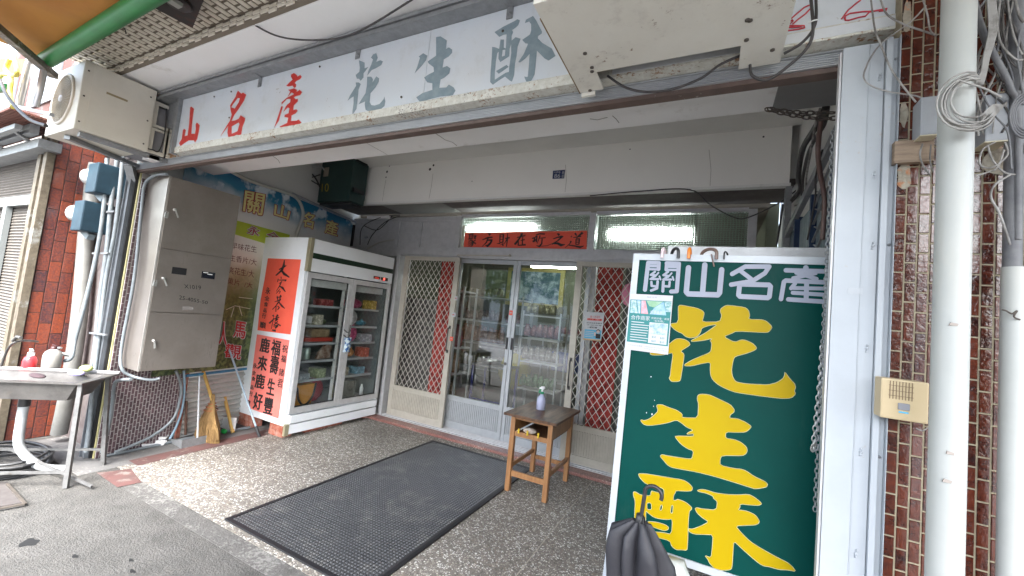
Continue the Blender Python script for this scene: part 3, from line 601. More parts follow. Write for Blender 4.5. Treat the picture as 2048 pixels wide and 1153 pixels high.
# cables on the pier
def cable(name, label, m_, pts, y, r, grp=None, n=8, cat='cable'):
    P = spline([oy(p[0], p[1], (p[2] if len(p) > 2 else y)) for p in pts], n); b = MB().tube(P, r, 8); return tag(b.build(name, m_), label, cat, grp)
cable('cable', 'thin grey cable looping across the white pillar into the left junction box', CABW, [(1852, 12), (1820, 45), (1760, 90), (1730, 140), (1733, 165), (1770, 182), (1830, 192), (1850, 200)], 1.43, .0021)
cable('cable', 'grey cable dropping from the sign down the pillar to the left junction box', CABW, [(1742, 0), (1750, 60), (1762, 90), (1778, 130), (1800, 165), (1832, 205)], 1.42, .0024)
cable('cable', 'grey cable crossing from the sign to the fat white downpipe near the top', CABW, [(1761, 0), (1775, 30), (1810, 50), (1845, 62), (1874, 72)], 1.41, .0024)
cable('cable', 'short grey cable hanging straight beside the brown tiles at the top', CABW, [(1846, 0), (1855, 30), (1860, 60), (1870, 70)], 1.40, .002)
cable('cable', 'dusty cable drooping below the left junction box', CABW, [(1845, 288), (1840, 310), (1848, 335), (1862, 352)], 1.41, .0022)
cable('cable', 'second dusty cable curling below the left junction box', CABW, [(1862, 290), (1860, 320), (1866, 345)], 1.42, .0018)
b = MB()
for k in range(11):
    r = .048 + .0017 * k + random.uniform(-.0035, .0035); cx, cz = oy(1942, 205, 1.235)[0] + .004 * math.sin(k), oy(1942, 205, 1.235)[2]
    pts = []
    for i in range(17):
        a = math.radians(78 + 250 * i / 16); pts.append((cx - .003 + .80 * r * math.cos(a) + .004 * math.sin(k * 2.3), 1.222 + .0035 * (k % 5) + .02 * max(0, math.cos(a)), cz + 1.02 * r * math.sin(a) + .004 * math.cos(k * 1.7)))
    b.tube(pts, .0021, 6)
for k in range(9): b.tube(spline([oy(1958 + k, 250 - k * 2, 1.235), oy(1985, 235 - k * 3, 1.28), oy(2012, 205 + k, 1.36)], 5), .002, 6)
tag(b.build('cable_coil', CABW), 'big coil of dusty white cable hanging over the fat white downpipe', 'cable coil')
b = MB()
for k in range(10):
    r = .030 + .0018 * k; c0 = oy(2046, 235, 1.30); pts = [(c0.x + .55 * r * math.cos(a), 1.29 + .003 * (k % 3), c0.z + 1.15 * r * math.sin(a)) for a in (math.radians(80 + 200 * i / 12) for i in range(13))]; b.tube(pts, .002, 6)
tag(b.build('cable_coil', CABG), 'dark grey cable coil cut by the right edge of the photo', 'cable coil')
b = MB()
for k in range(6): b.tube(spline([oy(1975 + k * 3, 0, 1.33), oy(1978 + k * 3, 60, 1.33), oy(1968 + k * 2, 110 + k, 1.33), oy(1962 + k * 2, 145, 1.30), oy(1950 + k * 3, 170, 1.26)], 6), .0021, 6)
tag(b.build('cable_bundle', CABW), 'bundle of dusty white cables running down into the big coil', 'cable bundle')
b = MB().tube(spline([oy(1948, 0, 1.36), oy(1965, 60, 1.36), oy(1988, 110, 1.35), (oy(2010, 150, 1.35)), oy(2022, 180, 1.36), oy(2035, 230, 1.38), oy(2036, 480, 1.385)], 8), .0062, 10); tag(b.build('thick_conduit', CABG), 'thick dark conduit slanting down behind the big coil of white cable', 'conduit')
for i, (pts, r, mm, lab) in enumerate((
    ([(2000, 0), (1995, 50), (2003, 90), (2030, 118), (2046, 120)], .0024, CABW, 'beige cable bending right above the dark conduit'),
    ([(2015, 0), (2020, 40), (2030, 80), (2044, 110)], .0022, CABW, 'beige cable next to the top right corner'),
    ([(2030, 0), (2038, 30), (2047, 45)], .003, CABW, 'short pale cable in the top right corner'),
    ([(2040, 60), (2035, 110), (2040, 150), (2046, 190)], .0024, CABG, 'dark cable hanging down the right edge'),
    ([(1990, 285), (1965, 300), (1960, 330), (1985, 335), (2015, 310), (2010, 285)], .0022, CABW, 'pale cable looping below the right junction box'),
    ([(1975, 290), (1985, 320), (2008, 345), (2030, 350)], .0022, CABW, 'pale cable spreading right below the right junction box'),
    ([(1952, 352), (1975, 345), (1995, 335), (2008, 300)], .002, CABW, 'pale cable sweeping left below the right junction box'),
    ([(2020, 350), (1990, 370), (1982, 395), (2000, 430), (2020, 490)], .0024, CABW, 'pale cable winding down the tiles right of the fat downpipe'),
    ([(1920, 162), (1940, 168), (1970, 178), (2003, 195)], .0022, CABW, 'single cable tied across the front of the big coil'))):
    cable('cable', lab, mm, pts, 1.37 if i != 8 else 1.21, r)
rc = random.Random(11)
CABD = mat('dark_old_cable', (.05, .045, .045), .6, c2=(.12, .11, .10), vs=18)
for i in range(16):
    u0 = rc.uniform(1962, 2046); pts = [(u0, -4)]; u_, v_ = u0, 0
    for k in range(rc.randint(3, 6)):
        v_ += rc.uniform(30, 80); u_ = min(2052, max(1950, u_ + rc.uniform(-32, 34))); pts.append((u_, v_))
    cable('cable', ('dark', 'pale', 'grey')[i % 3] + ' cable in the tangle at the top right corner, number %d from above the fat downpipe' % (i + 1) if False else ('dark', 'pale', 'grey')[i % 3] + ' loose cable in the tangle of wires at the top right corner', (CABD, CABW, CABG)[i % 3], pts, 1.40 - .004 * (i % 9), rc.uniform(.0014, .0028), 'loose cables tangled at the top right corner')
# ------------------------------------------------------------------ right air conditioner over the opening
ac = thing('air_conditioner', 'large weathered cream window air conditioner jutting out over the sign on the right', 'air conditioner', (-.18, 1.25, 2.43))
b = MB(); xa, xb = -.523, .155
b.box(xa, xb, 1.0, 1.371, 2.42, 2.424); b.box(xa, xa + .095, 1.3712, 1.485, 2.42, 2.424); b.box(xb - .12, xb, 1.3712, 1.497, 2.42, 2.424)
b.build('base_pan', CREAM, ac)
b = MB(); b.box(xa, xa + .004, 1.0, 1.485, 2.4242, 2.90); b.box(xb - .004, xb, 1.0, 1.49, 2.4242, 2.90); b.box(xa + .0045, xb - .0045, 1.0, 1.004, 2.4242, 2.90); b.box(xa, xb, 1.0, 1.48, 2.9005, 2.905); b.build('casing', CREAM, ac)
b = MB(); b.box(xa + .004, xb - .004, 1.375, 1.379, 2.4245, 2.50); b.build('rusty_lip', RUSTG, ac)
b = MB(); b.box(xa - .004, xa - .0005, 1.06, 1.49, 2.4195, 2.4225); b.build('edge_seam', mat('brown_seam', (.22, .14, .06), .8), ac)
b = MB()
for u, v in ((1184, 135), (1170, 107), (1493, 80), (1495, 40), (1184, 143), (1545, 100), (1500, 41), (1180, 181)): b.lathe([(.007, -.002), (.007, .003), (.003, .005), (0, .005)], oz(u, v, 2.4195), 10, (0, 0, -1))
b.build('screw', DSTEEL, ac)
b = MB(); b.box(xa + .005, xa + .06, 1.487, 1.50, 2.405, 2.4195); b.build('foot', CREAM, ac)
cable('cable', 'black cable sagging below the right air conditioner in front of the shutter rail', CABLE, [(1215, 152, 1.45), (1250, 175, 1.45), (1290, 184, 1.45), (1340, 180, 1.45), (1400, 158, 1.45), (1440, 130, 1.45), (1480, 112, 1.45)], 1.45, .0045)
cable('cable', 'thick black cable hanging down beside the right air conditioner and looping below it', CABLE, [(1622, 0, 1.40), (1626, 60, 1.40), (1615, 95, 1.42), (1580, 130, 1.44), (1535, 160, 1.45), (1505, 152, 1.45), (1500, 130, 1.45)], 1.45, .0046)
cable('cable', 'second black cable strapped beside the first right of the air conditioner', CABLE, [(1632, 0, 1.40), (1630, 50, 1.40), (1605, 85, 1.42), (1568, 108, 1.44)], 1.44, .0042)
b = MB().tube(spline([oy(1618, 46, 1.395), oy(1626, 42, 1.388), oy(1634, 40, 1.395)], 4), .0022, 6); tag(b.build('cable_tie', WHITEPL), 'white cable tie round the two black cables beside the air conditioner', 'cable tie')

# ------------------------------------------------------------------ left air conditioner
al = thing('air_conditioner', 'boxy cream air conditioner with a round fan grille at the upper left', 'air conditioner', (-4.17, 1.2, 2.46))
x0, x1, y0, y1, z0, z1 = -4.43, -3.905, 1.01, 1.41, 2.458, 2.94
fc = oy(133, 198, y0); fr = .155
b = MB(); b.bbox(x0, x1, y0, y1, z0, z1, .006); b.build('casing', CREAMN, al)
b = MB(); b.box(x1, x1 + .002, y0 + .05, y1 - .012, z0 + .018, z1 - .02); b.build('side_panel', CREAMN, al)
b = MB(); c = V((-4.18, y0, 2.70)); b.lathe([(.185, -.001), (.185, .008), (.168, .012), (.166, -.03)], c, 40, (0, -1, 0)); b.build('fan_ring', mat('cream_ring', (.62, .55, .45), .5), al)
b = MB(); b.lathe([(.166, -.001), (0, -.001)], c + V((0, -.0005, 0)), 32, (0, -1, 0)); b.build('fan_cavity', mat('fan_cavity_brown', (.10, .085, .06), .7), al)
b = MB()
for r in [.018 + .0135 * k for k in range(12)]: b.tube([c + V((r * math.cos(a), -.010, r * math.sin(a))) for a in (2 * math.pi * i / 32 for i in range(33))], .0022, 5, False)
for k in range(36): a = 2 * math.pi * k / 36; b.tube([c + V((.02 * math.cos(a), -.012, .02 * math.sin(a))), c + V((.166 * math.cos(a + .25), -.012, .166 * math.sin(a + .25)))], .0016, 4)
b.build('fan_grille', mat('grille_wire', (.42, .37, .29), .5), al)
b = MB(); b.lathe([(.024, 0), (.022, .008), (0, .012)], c + V((0, -.012, 0)), 16, (0, -1, 0)); b.build('fan_hub', WHITEPL, al)
b = MB(); q = [ox(u, v, x1 + .003) for u, v in ((213, 184), (254, 203), (254, 208), (213, 189))]
tl = ox(213, 184, x1); br = ox(254, 208, x1); b.box(x1 + .0022, x1 + .004, tl.y, br.y, br.z + .012, tl.z); b.build('recess_plate', mat('tan_recess', (.33, .27, .15), .6), al)
b = MB()
for u, v in ((178, 142), (168, 192), (158, 243), (302, 195), (295, 242), (287, 288)): b.sphere(ox(u, v, x1 + .003), .006, (.6, 1, 1), 8)
b.build('screw', DSTEEL, al)
b = MB()
for i in (0, 1):
    for j in (0, 1):
        ya, yb = 1.425 + i * .105, 1.52 + i * .105; za, zb = z0 + .02 + j * .20, z0 + .20 + j * .20
        b.box(x1 - .03, x1 - .022, ya - .01, yb + .01, za - .015, za + .015); b.box(x1 - .03, x1 - .022, ya - .01, yb + .01, zb - .012, zb + .015); b.box(x1 - .03, x1 - .022, ya - .012, ya + .015, za + .0152, zb - .0122); b.box(x1 - .03, x1 - .022, yb - .012, yb + .012, za + .0152, zb - .0122)
b.build('vent_frame', CREAMN, al)
b = MB(); b.box(x0 + .1, x1 - .05, 1.42, 1.63, z0 + .01, z1 - .1); b.build('rear_shell', mat('vent_backing', (.25, .25, .27), .7), al)
b = MB().tube(spline([ox(333, 218, x1 - .01), ox(329, 270, x1 - .01), ox(318, 302, x1 - .01), ox(305, 300, x1 - .01), ox(293, 297, x1 - .01)], 6), .0045, 6); tag(b.build('drain_hose', CABLE), 'thin black hose curving down past the vents of the left air conditioner', 'hose')
b = MB(); b.beam((-4.15, 1.05, 2.44), (-4.45, 1.6, 2.44), .04, .03); b.beam((-3.95, 1.05, 2.44), (-3.95, 1.6, 2.44), .04, .03); b.beam((-4.44, 1.5, 2.44), (-4.55, 1.63, 2.20), .06, .05)
tag(b.build('wall_bracket', GALV), 'grey steel bracket carrying the left air conditioner', 'bracket')
b = MB(); b.bbox(-4.03, -3.93, 1.43, 1.50, 2.418, 2.456, .003); tag(b.build('bracket_cap', WHITEPL), 'small white cap under the rear corner of the left air conditioner', 'cap')

# ================================================================== DOORS AND TRANSOM
YD = 4.30
fr_ = thing('door_frame', 'grey aluminium frame round the glass shop doors with patterned transom panes', 'door frame', (-2.2, YD, 0))
b = MB(); b.box(-5.0, .5, 4.26, 4.40, 2.165, 2.295); b.box(-5.0, .5, 4.25, 4.2595, 2.20, 2.25); b.build('header', ALU, fr_)
b = MB(); b.box(-3.86, -3.80, 4.15, 4.38, .03, 2.164); b.box(-3.92, -3.865, 4.24, 4.38, .03, 2.164); b.build('jamb', ALU, fr_)
b = MB()
for x in (-2.99, -1.222, .30): b.box(x - .035, x + .035, 4.262, 4.38, 2.2955, 2.72)
b.box(-2.954, -1.258, 4.27, 4.37, 2.70, 2.735); b.box(-1.186, .2645, 4.27, 4.37, 2.70, 2.735); b.box(-2.954, -1.258, 4.28, 4.36, 2.2955, 2.312); b.box(-1.186, .2645, 4.28, 4.36, 2.2955, 2.312)
b.build('transom_frame', ALU, fr_)
b = MB().box(-2.953, -1.259, 4.31, 4.316, 2.3125, 2.6995); b.build('transom_pane', PGLASS, fr_)
b = MB().box(-1.185, -.18, 4.31, 4.316, 2.3125, 2.6995); b.build('transom_pane', PGLASS, fr_)
b = MB().box(-.20, .264, 4.296, 4.302, 2.3125, 2.6995); b.build('transom_pane', PGLASS, fr_)
b = MB().use(ALU); b.box(-4.9, -3.03, 4.30, 4.33, 2.2955, 2.72)
for x in (-4.02, -3.62): b.box(x - .02, x + .02, 4.28, 4.2995, 2.2955, 2.72)
b.box(-4.9, -3.03, 4.275, 4.2995, 2.66, 2.72); b.build('blind_panel', None, fr_)
b = MB(); p0, p1 = oy(916, 511, 4.235), oy(1020, 512, 4.235); b.beam(p0, p1, .012, .016); b.beam(p0, p0 + V((0, .03, 0)), .03, .02); b.lathe([(.016, 0), (.016, .02), (0, .022)], p1, 10, (0, -1, 0)); b.build('closer_rail', TAUPE, fr_)
b = MB(); b.box(-4.95, -3.925, 4.32, 4.36, .03, 2.164); b.build('side_panel', ALU, fr_)
b = MB(); b.box(-.42, .5, 4.33, 4.36, .03, 2.164); b.box(-.42, -.36, 4.27, 4.3295, .03, 2.164); b.build('side_panel', ALU, fr_)
b = MB().use(ALU)
for i in range(9): b.box(-4.13 + i * .022, -4.12 + i * .022, 4.30, 4.3195, .12, .50)
b.build('side_panel_ribs', None, fr_)

def kick(b, x0, x1, y, z0, z1, n):
    b.box(x0, x1, y + .012, y + .022, z0, z1); wd = (x1 - x0) / n
    for i in range(n): b.box(x0 + i * wd + wd * .18, x0 + i * wd + wd * .72, y + .002, y + .0119, z0 + .006, z1 - .006)
def door(name, label, x0, x1, y, mf, kz, grille, stile=.055, gz=2.11):
    t = thing(name, label, 'door', ((x0 + x1) / 2, y, .04))
    zb, zt = .05, 2.160
    b = MB(); b.bbox(x0, x0 + stile, y, y + .035, zb, zt, .003); b.bbox(x1 - stile, x1, y, y + .035, zb, zt, .003)
    b.box(x0 + stile, x1 - stile, y + .003, y + .032, zt - .05, zt - .001); b.box(x0 + stile, x1 - stile, y + .003, y + .032, zb, zb + .08); b.box(x0 + stile, x1 - stile, y + .003, y + .032, kz, kz + .055)
    b.build('frame', mf, t)
    b = MB(); kick(b, x0 + stile + .002, x1 - stile - .002, y, zb + .081, kz - .001, 28); b.build('kick_panel', mf, t)
    if not grille:
        b = MB().box(x0 + stile, x1 - stile, y + .016, y + .020, kz + .055, zt - .05); b.build('glass', GLASS, t)
    else:
        b = MB(); X0, X1, Z0, Z1 = x0 + stile, x1 - stile, kz + .055, zt - .05; px_, pz_ = .078, .112
        sl = pz_ / px_
        for sgn in (1, -1):
            k = -60
            for k in range(-40, 60):
                # line z = Z0 + sgn*sl*(x-X0) + k*pz_
                pts = []
                c0 = Z0 + k * pz_ * 1.0
                def zz(x): return c0 + sgn * sl * (x - X0)
                xa, xb = X0, X1
                za, zb_ = zz(xa), zz(xb)
                def clip(z): return X0 + (z - c0) / (sgn * sl)
                if sgn > 0:
                    if za < Z0: xa = clip(Z0)
                    if zb_ > Z1: xb = clip(Z1)
                else:
                    if za > Z1: xa = clip(Z1)
                    if zb_ < Z0: xb = clip(Z0)
                if xb - xa < .004 or xa > X1 or xb < X0: continue
                n = max(1, int((xb - xa) / px_ + .5)); y_ = y + (.012 if sgn > 0 else .018)
                b.beam((xa, y_, zz(xa)), (xb, y_, zz(xb)), .0052, .0048, (0, 1, 0))
        b.build('diamond_grille', mat('cream_grille', (.62, .60, .54), .45, .2), t)
        pass
    return t
d1 = door('screen_door', 'taupe screen door with diamond grille, slid left beside the fridge', -3.745, -2.855, 4.185, TAUPE, .385, True, .07)
d2 = door('glass_door', 'left pane of the aluminium glass doors, with a small red arrow sticker', -2.93, -2.10, 4.285, ALUW, .385, False, .045)
d3 = door('glass_door', 'right pane of the aluminium glass doors, behind the wooden table', -2.095, -1.20, 4.285, ALUW, .385, False, .045)
d4 = door('screen_door', 'taupe screen door with diamond grille, right, partly behind the green board', -1.335, -.43, 4.185, TAUPE, .385, True, .07)
def handle(t, x, z0, z1, y, m_, r=.008):
    b = MB().tube([(x, y, z0), (x, y - .035, z0 + .01), (x, y - .035, z1 - .01), (x, y, z1)], r, 8); b.box(x - .014, x + .014, y - .004, y - .0002, z0 - .02, z0 + .02); b.box(x - .014, x + .014, y - .004, y - .0002, z1 - .02, z1 + .02); b.build('handle', m_, t)
handle(d1, -2.89, .98, 1.28, 4.184, STEELB); handle(d4, -1.30, .80, 1.10, 4.184, STEELB)
for t, x in ((d2, -2.13), (d3, -2.065)):
    b = MB(); b.bbox(x - .014, x + .014, 4.278, 4.2845, 1.10, 1.24, .002); b.box(x - .007, x + .007, 4.272, 4.2775, 1.12, 1.22); b.build('pull', BLACKR, t)
b = MB(); b.lathe([(.018, 0), (.018, .006), (.010, .010), (0, .010)], (-2.125, 4.2845, .93), 14, (0, -1, 0)); b.build('lock', STEELB, d2)
def sticker(u, v, w_, h_, y, red, t, lab=None):
    c = oy(u, v, y); b = MB().use(REDPAP if red else WPAP); b.box(c.x - w_, c.x + w_, y - .001, y, c.z - h_, c.z + h_)
    b.use(WPAP if red else RED); b.prism([(c.x - .6 * w_, y - .0011, c.z), (c.x - .1 * w_, y - .0011, c.z + .5 * h_), (c.x - .1 * w_, y - .0011, c.z - .5 * h_)], (0, -.0006, 0)); b.box(c.x - .1 * w_, c.x + .6 * w_, y - .0017, y - .0011, c.z - .12 * h_, c.z + .12 * h_)
    b.build('arrow_sticker', None, t)
sticker(912, 597, .022, .026, 4.184, False, d1); sticker(907, 630, .03, .028, 4.184, False, d1); sticker(903, 678, .022, .026, 4.184, True, d1)
sticker(1022, 626, .022, .028, 4.284, True, d2)
b = MB().use(mat('pale_green_tape', (.35, .45, .38), .6)); c = oy(1257, 633, 4.183); b.box(c.x, c.x + .06, 4.181, 4.183, c.z - .008, c.z + .008); b.build('tape', None, d4)
# notice on the right screen door
nb = thing('mask_notice', 'small notice with a masked figure, fixed to the right diamond grille', 'notice', (-1.15, 4.17, 1.3))
P = lambda x, y: oy(x, y, 4.176)
tl, tr, br, bl = (1172, 624), (1209, 626), (1202, 683), (1166, 680)
L2 = lambda a, c: (tl[0] * (1 - a) * (1 - c) + tr[0] * a * (1 - c) + br[0] * a * c + bl[0] * (1 - a) * c, tl[1] * (1 - a) * (1 - c) + tr[1] * a * (1 - c) + br[1] * a * c + bl[1] * (1 - a) * c)
Q = lambda a0, c0, a1, c1: [L2(a0, c0), L2(a1, c0), L2(a1, c1), L2(a0, c1)]
def patch(b, fn, q, off): b.prism([fn(*p) + V(off[0]) for p in q], V(off[1]))
b = MB().use(WPAP); patch(b, P, Q(0, 0, 1, 1), ((0, 0, 0), (0, .003, 0))); b.build('sheet', None, nb)
b = MB()
b.use(SKYB); patch(b, P, Q(.04, .62, .96, .94), ((0, -.0006, 0), (0, .0004, 0))); b.use(mat('tan_print', (.5, .35, .2), .6)); patch(b, P, Q(.0, .945, 1, 1), ((0, -.0006, 0), (0, .0004, 0)))
b.use(mat('pink_band', (.75, .35, .33), .6)); patch(b, P, Q(.1, .22, .92, .30), ((0, -.0006, 0), (0, .0004, 0)))
b.build('printed_band', None, nb)
b = MB(); P2 = lambda x, y: oy(x, y, 4.1748); P3 = lambda x, y: oy(x, y, 4.1742)
b.use(RED); text(b, '進入本場所', P2, Q(.25, .12, .8, .20)); b.use(RED); text(b, '請配戴口罩', P3, Q(.12, .225, .9, .295), .02)
b.use(BLACKP); text(b, '請落實量測體溫', P2, Q(.1, .36, .94, .41)); text(b, '手部消毒', P2, Q(.1, .44, .94, .48)); text(b, '一起防疫', P2, Q(.15, .51, .7, .57), .03)
b.use(WPAP)
for k in range(4): patch(b, P, Q(.08, .68 + .06 * k, .55, .70 + .06 * k), ((0, -.0009, 0), (0, .0002, 0)))
b.build('printed_text', None, nb)
b = MB(); h = L2(.78, .68)
b.use(BLACKP); c = oy(*h, 4.1735); b.lathe([(.020, 0), (0, .0004)], c + V((0, .0004, .006)), 14, (0, -1, 0)); b.use(mat('skin_print', (.7, .5, .4), .6)); b.lathe([(.017, 0), (0, .0004)], c + V((0, -.0004, 0)), 14, (0, -1, 0)); b.use(WPAP); b.box(c.x - .012, c.x + .012, 4.1718, 4.1724, c.z - .013, c.z); b.use(BLACKP); b.box(c.x - .022, c.x + .026, 4.1728, 4.1734, c.z - .07, c.z - .022); b.use(mat('skin_print2', (.7, .5, .4), .6)); b.box(c.x - .04, c.x - .024, 4.1728, 4.1734, c.z - .045, c.z - .01)
b.build('printed_figure', None, nb)

# banner of red paper on the transom
bn = thing('red_banner', 'long red paper banner with seven black brush characters on the transom glass', 'banner', (-2.08, 4.30, 2.4))
yb = 4.3005; b = MB(); b.prism([oy(u, v, yb) for u, v in ((930, 466), (1174, 462), (1173, 499), (927, 496))], (0, .002, 0)); b.build('paper', REDPAP, bn)
b = MB(); b.box(-2.952, -1.27, 4.3028, 4.304, 2.3126, 2.34); b.box(-2.952, -2.91, 4.3028, 4.304, 2.3401, 2.6); b.build('tape', mat('clear_yellow_tape', (.55, .55, .42), .3), bn)
def brush(b, fn, strokes, k=0):
    """each stroke: [(x, y, width)...] in photo pixels, laid down as a swelling ribbon with round ends"""
    for s_ in strokes:
        P_ = []; n = 5
        for i in range(len(s_) - 1):
            for j in range(n):
                t_ = j / n; P_.append(tuple(s_[i][m_] * (1 - t_) + s_[i + 1][m_] * t_ for m_ in range(3)))
        P_.append(s_[-1]); Lf, Rt = [], []
        for i, p in enumerate(P_):
            a, c = P_[max(i - 1, 0)], P_[min(i + 1, len(P_) - 1)]; dx, dy = c[0] - a[0], c[1] - a[1]; l = math.hypot(dx, dy) or 1
            Lf.append((p[0] - dy / l * p[2] / 2, p[1] + dx / l * p[2] / 2)); Rt.append((p[0] + dy / l * p[2] / 2, p[1] - dx / l * p[2] / 2))
        BR_K[0] += 1; f_ = lambda x, y, q=BR_K[0]: fn(x, y, .0002 * (q % 9))
        vs = [f_(*p) for p in Lf] + [f_(*p) for p in Rt]; m2 = len(Lf)
        b.add(vs, [(i, i + 1, m2 + i + 1, m2 + i) for i in range(m2 - 1)])
BR_K = [0]
Zb = lambda s_: [[(910 + x / 7.314, 440 + y / 7.314, 1.5 * w_ / 7.314) for x, y, w_ in q] for q in s_]
fnB = lambda x, y, o: oy(x, y, yb - .0008 - o)
b = MB()
brush(b, fnB, Zb([
 [(195, 215, 8), (270, 208, 16)], [(215, 212, 10), (212, 275, 10)], [(255, 210, 10), (250, 280, 10)], [(215, 240, 6), (250, 238, 6)], [(190, 285, 10), (262, 268, 12)], [(265, 238, 10), (310, 235, 14), (275, 280, 8)], [(275, 250, 6), (305, 280, 12)], [(240, 290, 12), (190, 335, 6)], [(245, 295, 14), (262, 330, 18), (255, 370, 14), (225, 398, 6)], [(245, 325, 10), (185, 365, 5)], [(250, 345, 10), (190, 395, 4)], [(300, 295, 12), (270, 320, 8)], [(265, 325, 10), (305, 352, 16)],
 [(490, 195, 10), (515, 225, 26)], [(400, 295, 8), (480, 262, 16), (550, 255, 12)], [(485, 268, 14), (460, 330, 12), (395, 395, 5)], [(478, 300, 12), (540, 295, 18), (520, 340, 18), (475, 385, 22), (440, 370, 4)],
 [(660, 215, 12), (655, 330, 10)], [(665, 215, 8), (710, 212, 14), (700, 330, 12)], [(662, 250, 6), (702, 246, 6)], [(660, 290, 6), (700, 284, 6)], [(640, 345, 8), (705, 325, 12)], [(660, 345, 12), (615, 350, 5)], [(690, 345, 8), (705, 380, 16)], [(730, 275, 10), (800, 262, 14)], [(768, 200, 8), (765, 300, 12), (752, 395, 8)], [(762, 280, 12), (725, 345, 6), (660, 370, 3)],
 [(905, 262, 10), (1030, 228, 14)], [(985, 195, 22), (950, 265, 14), (880, 355, 22), (865, 345, 5)], [(925, 300, 12), (925, 380, 12)], [(960, 305, 8), (1020, 290, 12)], [(990, 250, 10), (985, 360, 12)], [(930, 375, 10), (1035, 365, 16)],
 [(1180, 225, 8), (1240, 205, 14), (1315, 208, 12)], [(1125, 275, 10), (1165, 262, 16), (1160, 325, 12)], [(1135, 320, 18), (1190, 290, 12)], [(1160, 265, 8), (1200, 235, 14), (1190, 330, 12)], [(1235, 270, 8), (1325, 262, 10)], [(1245, 230, 12), (1220, 300, 8), (1200, 350, 4)], [(1275, 275, 12), (1268, 350, 14), (1235, 390, 18), (1190, 378, 4)], [(1240, 388, 6), (1350, 380, 5), (1440, 340, 5)],
 [(1495, 200, 12), (1530, 225, 26)], [(1435, 280, 8), (1500, 258, 14), (1575, 240, 18), (1500, 310, 12), (1415, 360, 10)], [(1440, 350, 10), (1500, 345, 22), (1550, 372, 26), (1610, 362, 6)],
 [(1700, 235, 8), (1705, 255, 14)], [(1680, 320, 8), (1700, 315, 14), (1680, 350, 10), (1610, 410, 4)], [(1665, 372, 10), (1760, 385, 14), (1830, 402, 20), (1885, 382, 6)], [(1730, 262, 8), (1845, 240, 14)], [(1755, 195, 18), (1780, 232, 14)], [(1868, 188, 26), (1800, 240, 10), (1770, 290, 6)], [(1770, 285, 10), (1768, 365, 10)], [(1770, 285, 8), (1820, 278, 14), (1812, 362, 10)], [(1775, 312, 6), (1810, 308, 6)], [(1775, 335, 6), (1810, 332, 6)], [(1770, 362, 8), (1812, 358, 8)]]), 0)
b.build('brush_writing', BLACKP, bn)
cable('cable', 'thin black cable drooping across the transom on the right side', CABLE, [(1180, 392, 3.74), (1280, 383, 3.74), (1380, 380, 3.74), (1420, 410, 4.0), (1470, 436, 4.1), (1500, 434, 4.1), (1560, 405, 4.0), (1600, 375, 3.8)], 4, .006)
# house number plate
hp = thing('house_number_plate', 'small blue house number plate reading 86 on the inner fascia', 'number plate', (-1.3, 3.74, 2.9))
b = MB().prism([oy(u, v, 3.742) for u, v in ((1106, 342), (1130, 340), (1128, 357), (1105, 358))], (0, .004, 0)); b.build('plate', mat('plate_blue', (.01, .025, .10), .4), hp)
b = MB(); f = lambda x, y: oy(x, y, 3.7412); text(b, '86', f, [(1109, 348.5), (1121, 347.5), (1120, 356), (1108, 356.6)]); text(b, '中興路', f, [(1108, 343.5), (1121, 342.5), (1121, 346.5), (1108, 347)]); text(b, '巷', f, [(1124, 343), (1128.5, 342.6), (1128, 349), (1123.6, 349.4)]); text(b, '號', f, [(1123.5, 350.5), (1128, 350), (1127.5, 356), (1123, 356.5)]); b.build('number', WPAP, hp)

# ================================================================== SHOP INTERIOR
LAMP = mat('fluorescent_tube', (1, 1, .97), .5, emit=9); LAMP.node_tree.nodes['Principled BSDF'].inputs['Emission Color'].default_value = (.92, 1, .96, 1)
def tube_lamp(label, x0, x1, y, z):
    t = thing('tube_light', label, 'light', ((x0 + x1) / 2, y, z), 'tube lights on the shop ceiling')
    b = MB().box(x0, x1, y - .05, y + .05, z + .03, z + .07); b.build('fixture', WHITEPL, t)
    b = MB().tube([(x0 + .03, y, z), (x1 - .03, y, z)], .018, 10); b.build('tube', LAMP, t)
tube_lamp('lit fluorescent tube seen through the right glass door', -3.24, -2.27, 7.2, 2.5)
tube_lamp('lit fluorescent tube glowing behind the right transom pane', -1.15, -.22, 4.72, 2.58)
tube_lamp('lit fluorescent tube glowing behind the banner transom pane', -3.1, -2.1, 4.72, 2.64)
def goods(name, label, x0, x1, y0, y1, z, cols, w_, h_, seed, grp):
    """a row of filled plastic bags, one thing"""
    cols = tuple(.30 * c + .12 * sum(cols) / 3 for c in cols); rnd = random.Random(seed); t = thing(name, label, 'goods', ((x0 + x1) / 2, y0, z), grp)
    n = max(1, int((x1 - x0) / (w_ * .86))); mm = [mat('bag_%d' % seed, cols, .25, c2=tuple(min(1, c * 1.8 + .08) for c in cols), vs=30, lo=.5, hi=.65)]
    for i in range(n):
        b = MB(); cx = x0 + (i + .5) * (x1 - x0) / n; hh = h_ * rnd.uniform(.8, 1.05)
        cy = (y0 + y1) / 2; L_ = []; tlt = rnd.uniform(-.015, .015)
        for f, ww, dd in ((0, .42, .035), (.06, .49, .05), (.35, .50, .055), (.70, .46, .04), (.84, .30, .018), (.90, .26, .012), (1.0, .40, .010)):
            L_.append([(cx + tlt * f + w_ * ww * a, cy + dd * c_, z + .001 + hh * f) for a, c_ in ((-1, -.5), (-.6, -1), (.6, -1), (1, -.5), (1, .5), (.6, 1), (-.6, 1), (-1, .5))])
        vs = [p for r in L_ for p in r]; b.smooth = True; b.add(vs, [(k * 8 + j, k * 8 + (j + 1) % 8, (k + 1) * 8 + (j + 1) % 8, (k + 1) * 8 + j) for k in range(6) for j in range(8)]); b.smooth = False
        b.use(mm[0]); b.mi = [0] * len(b.f); b.build('bag', mm[0], t)
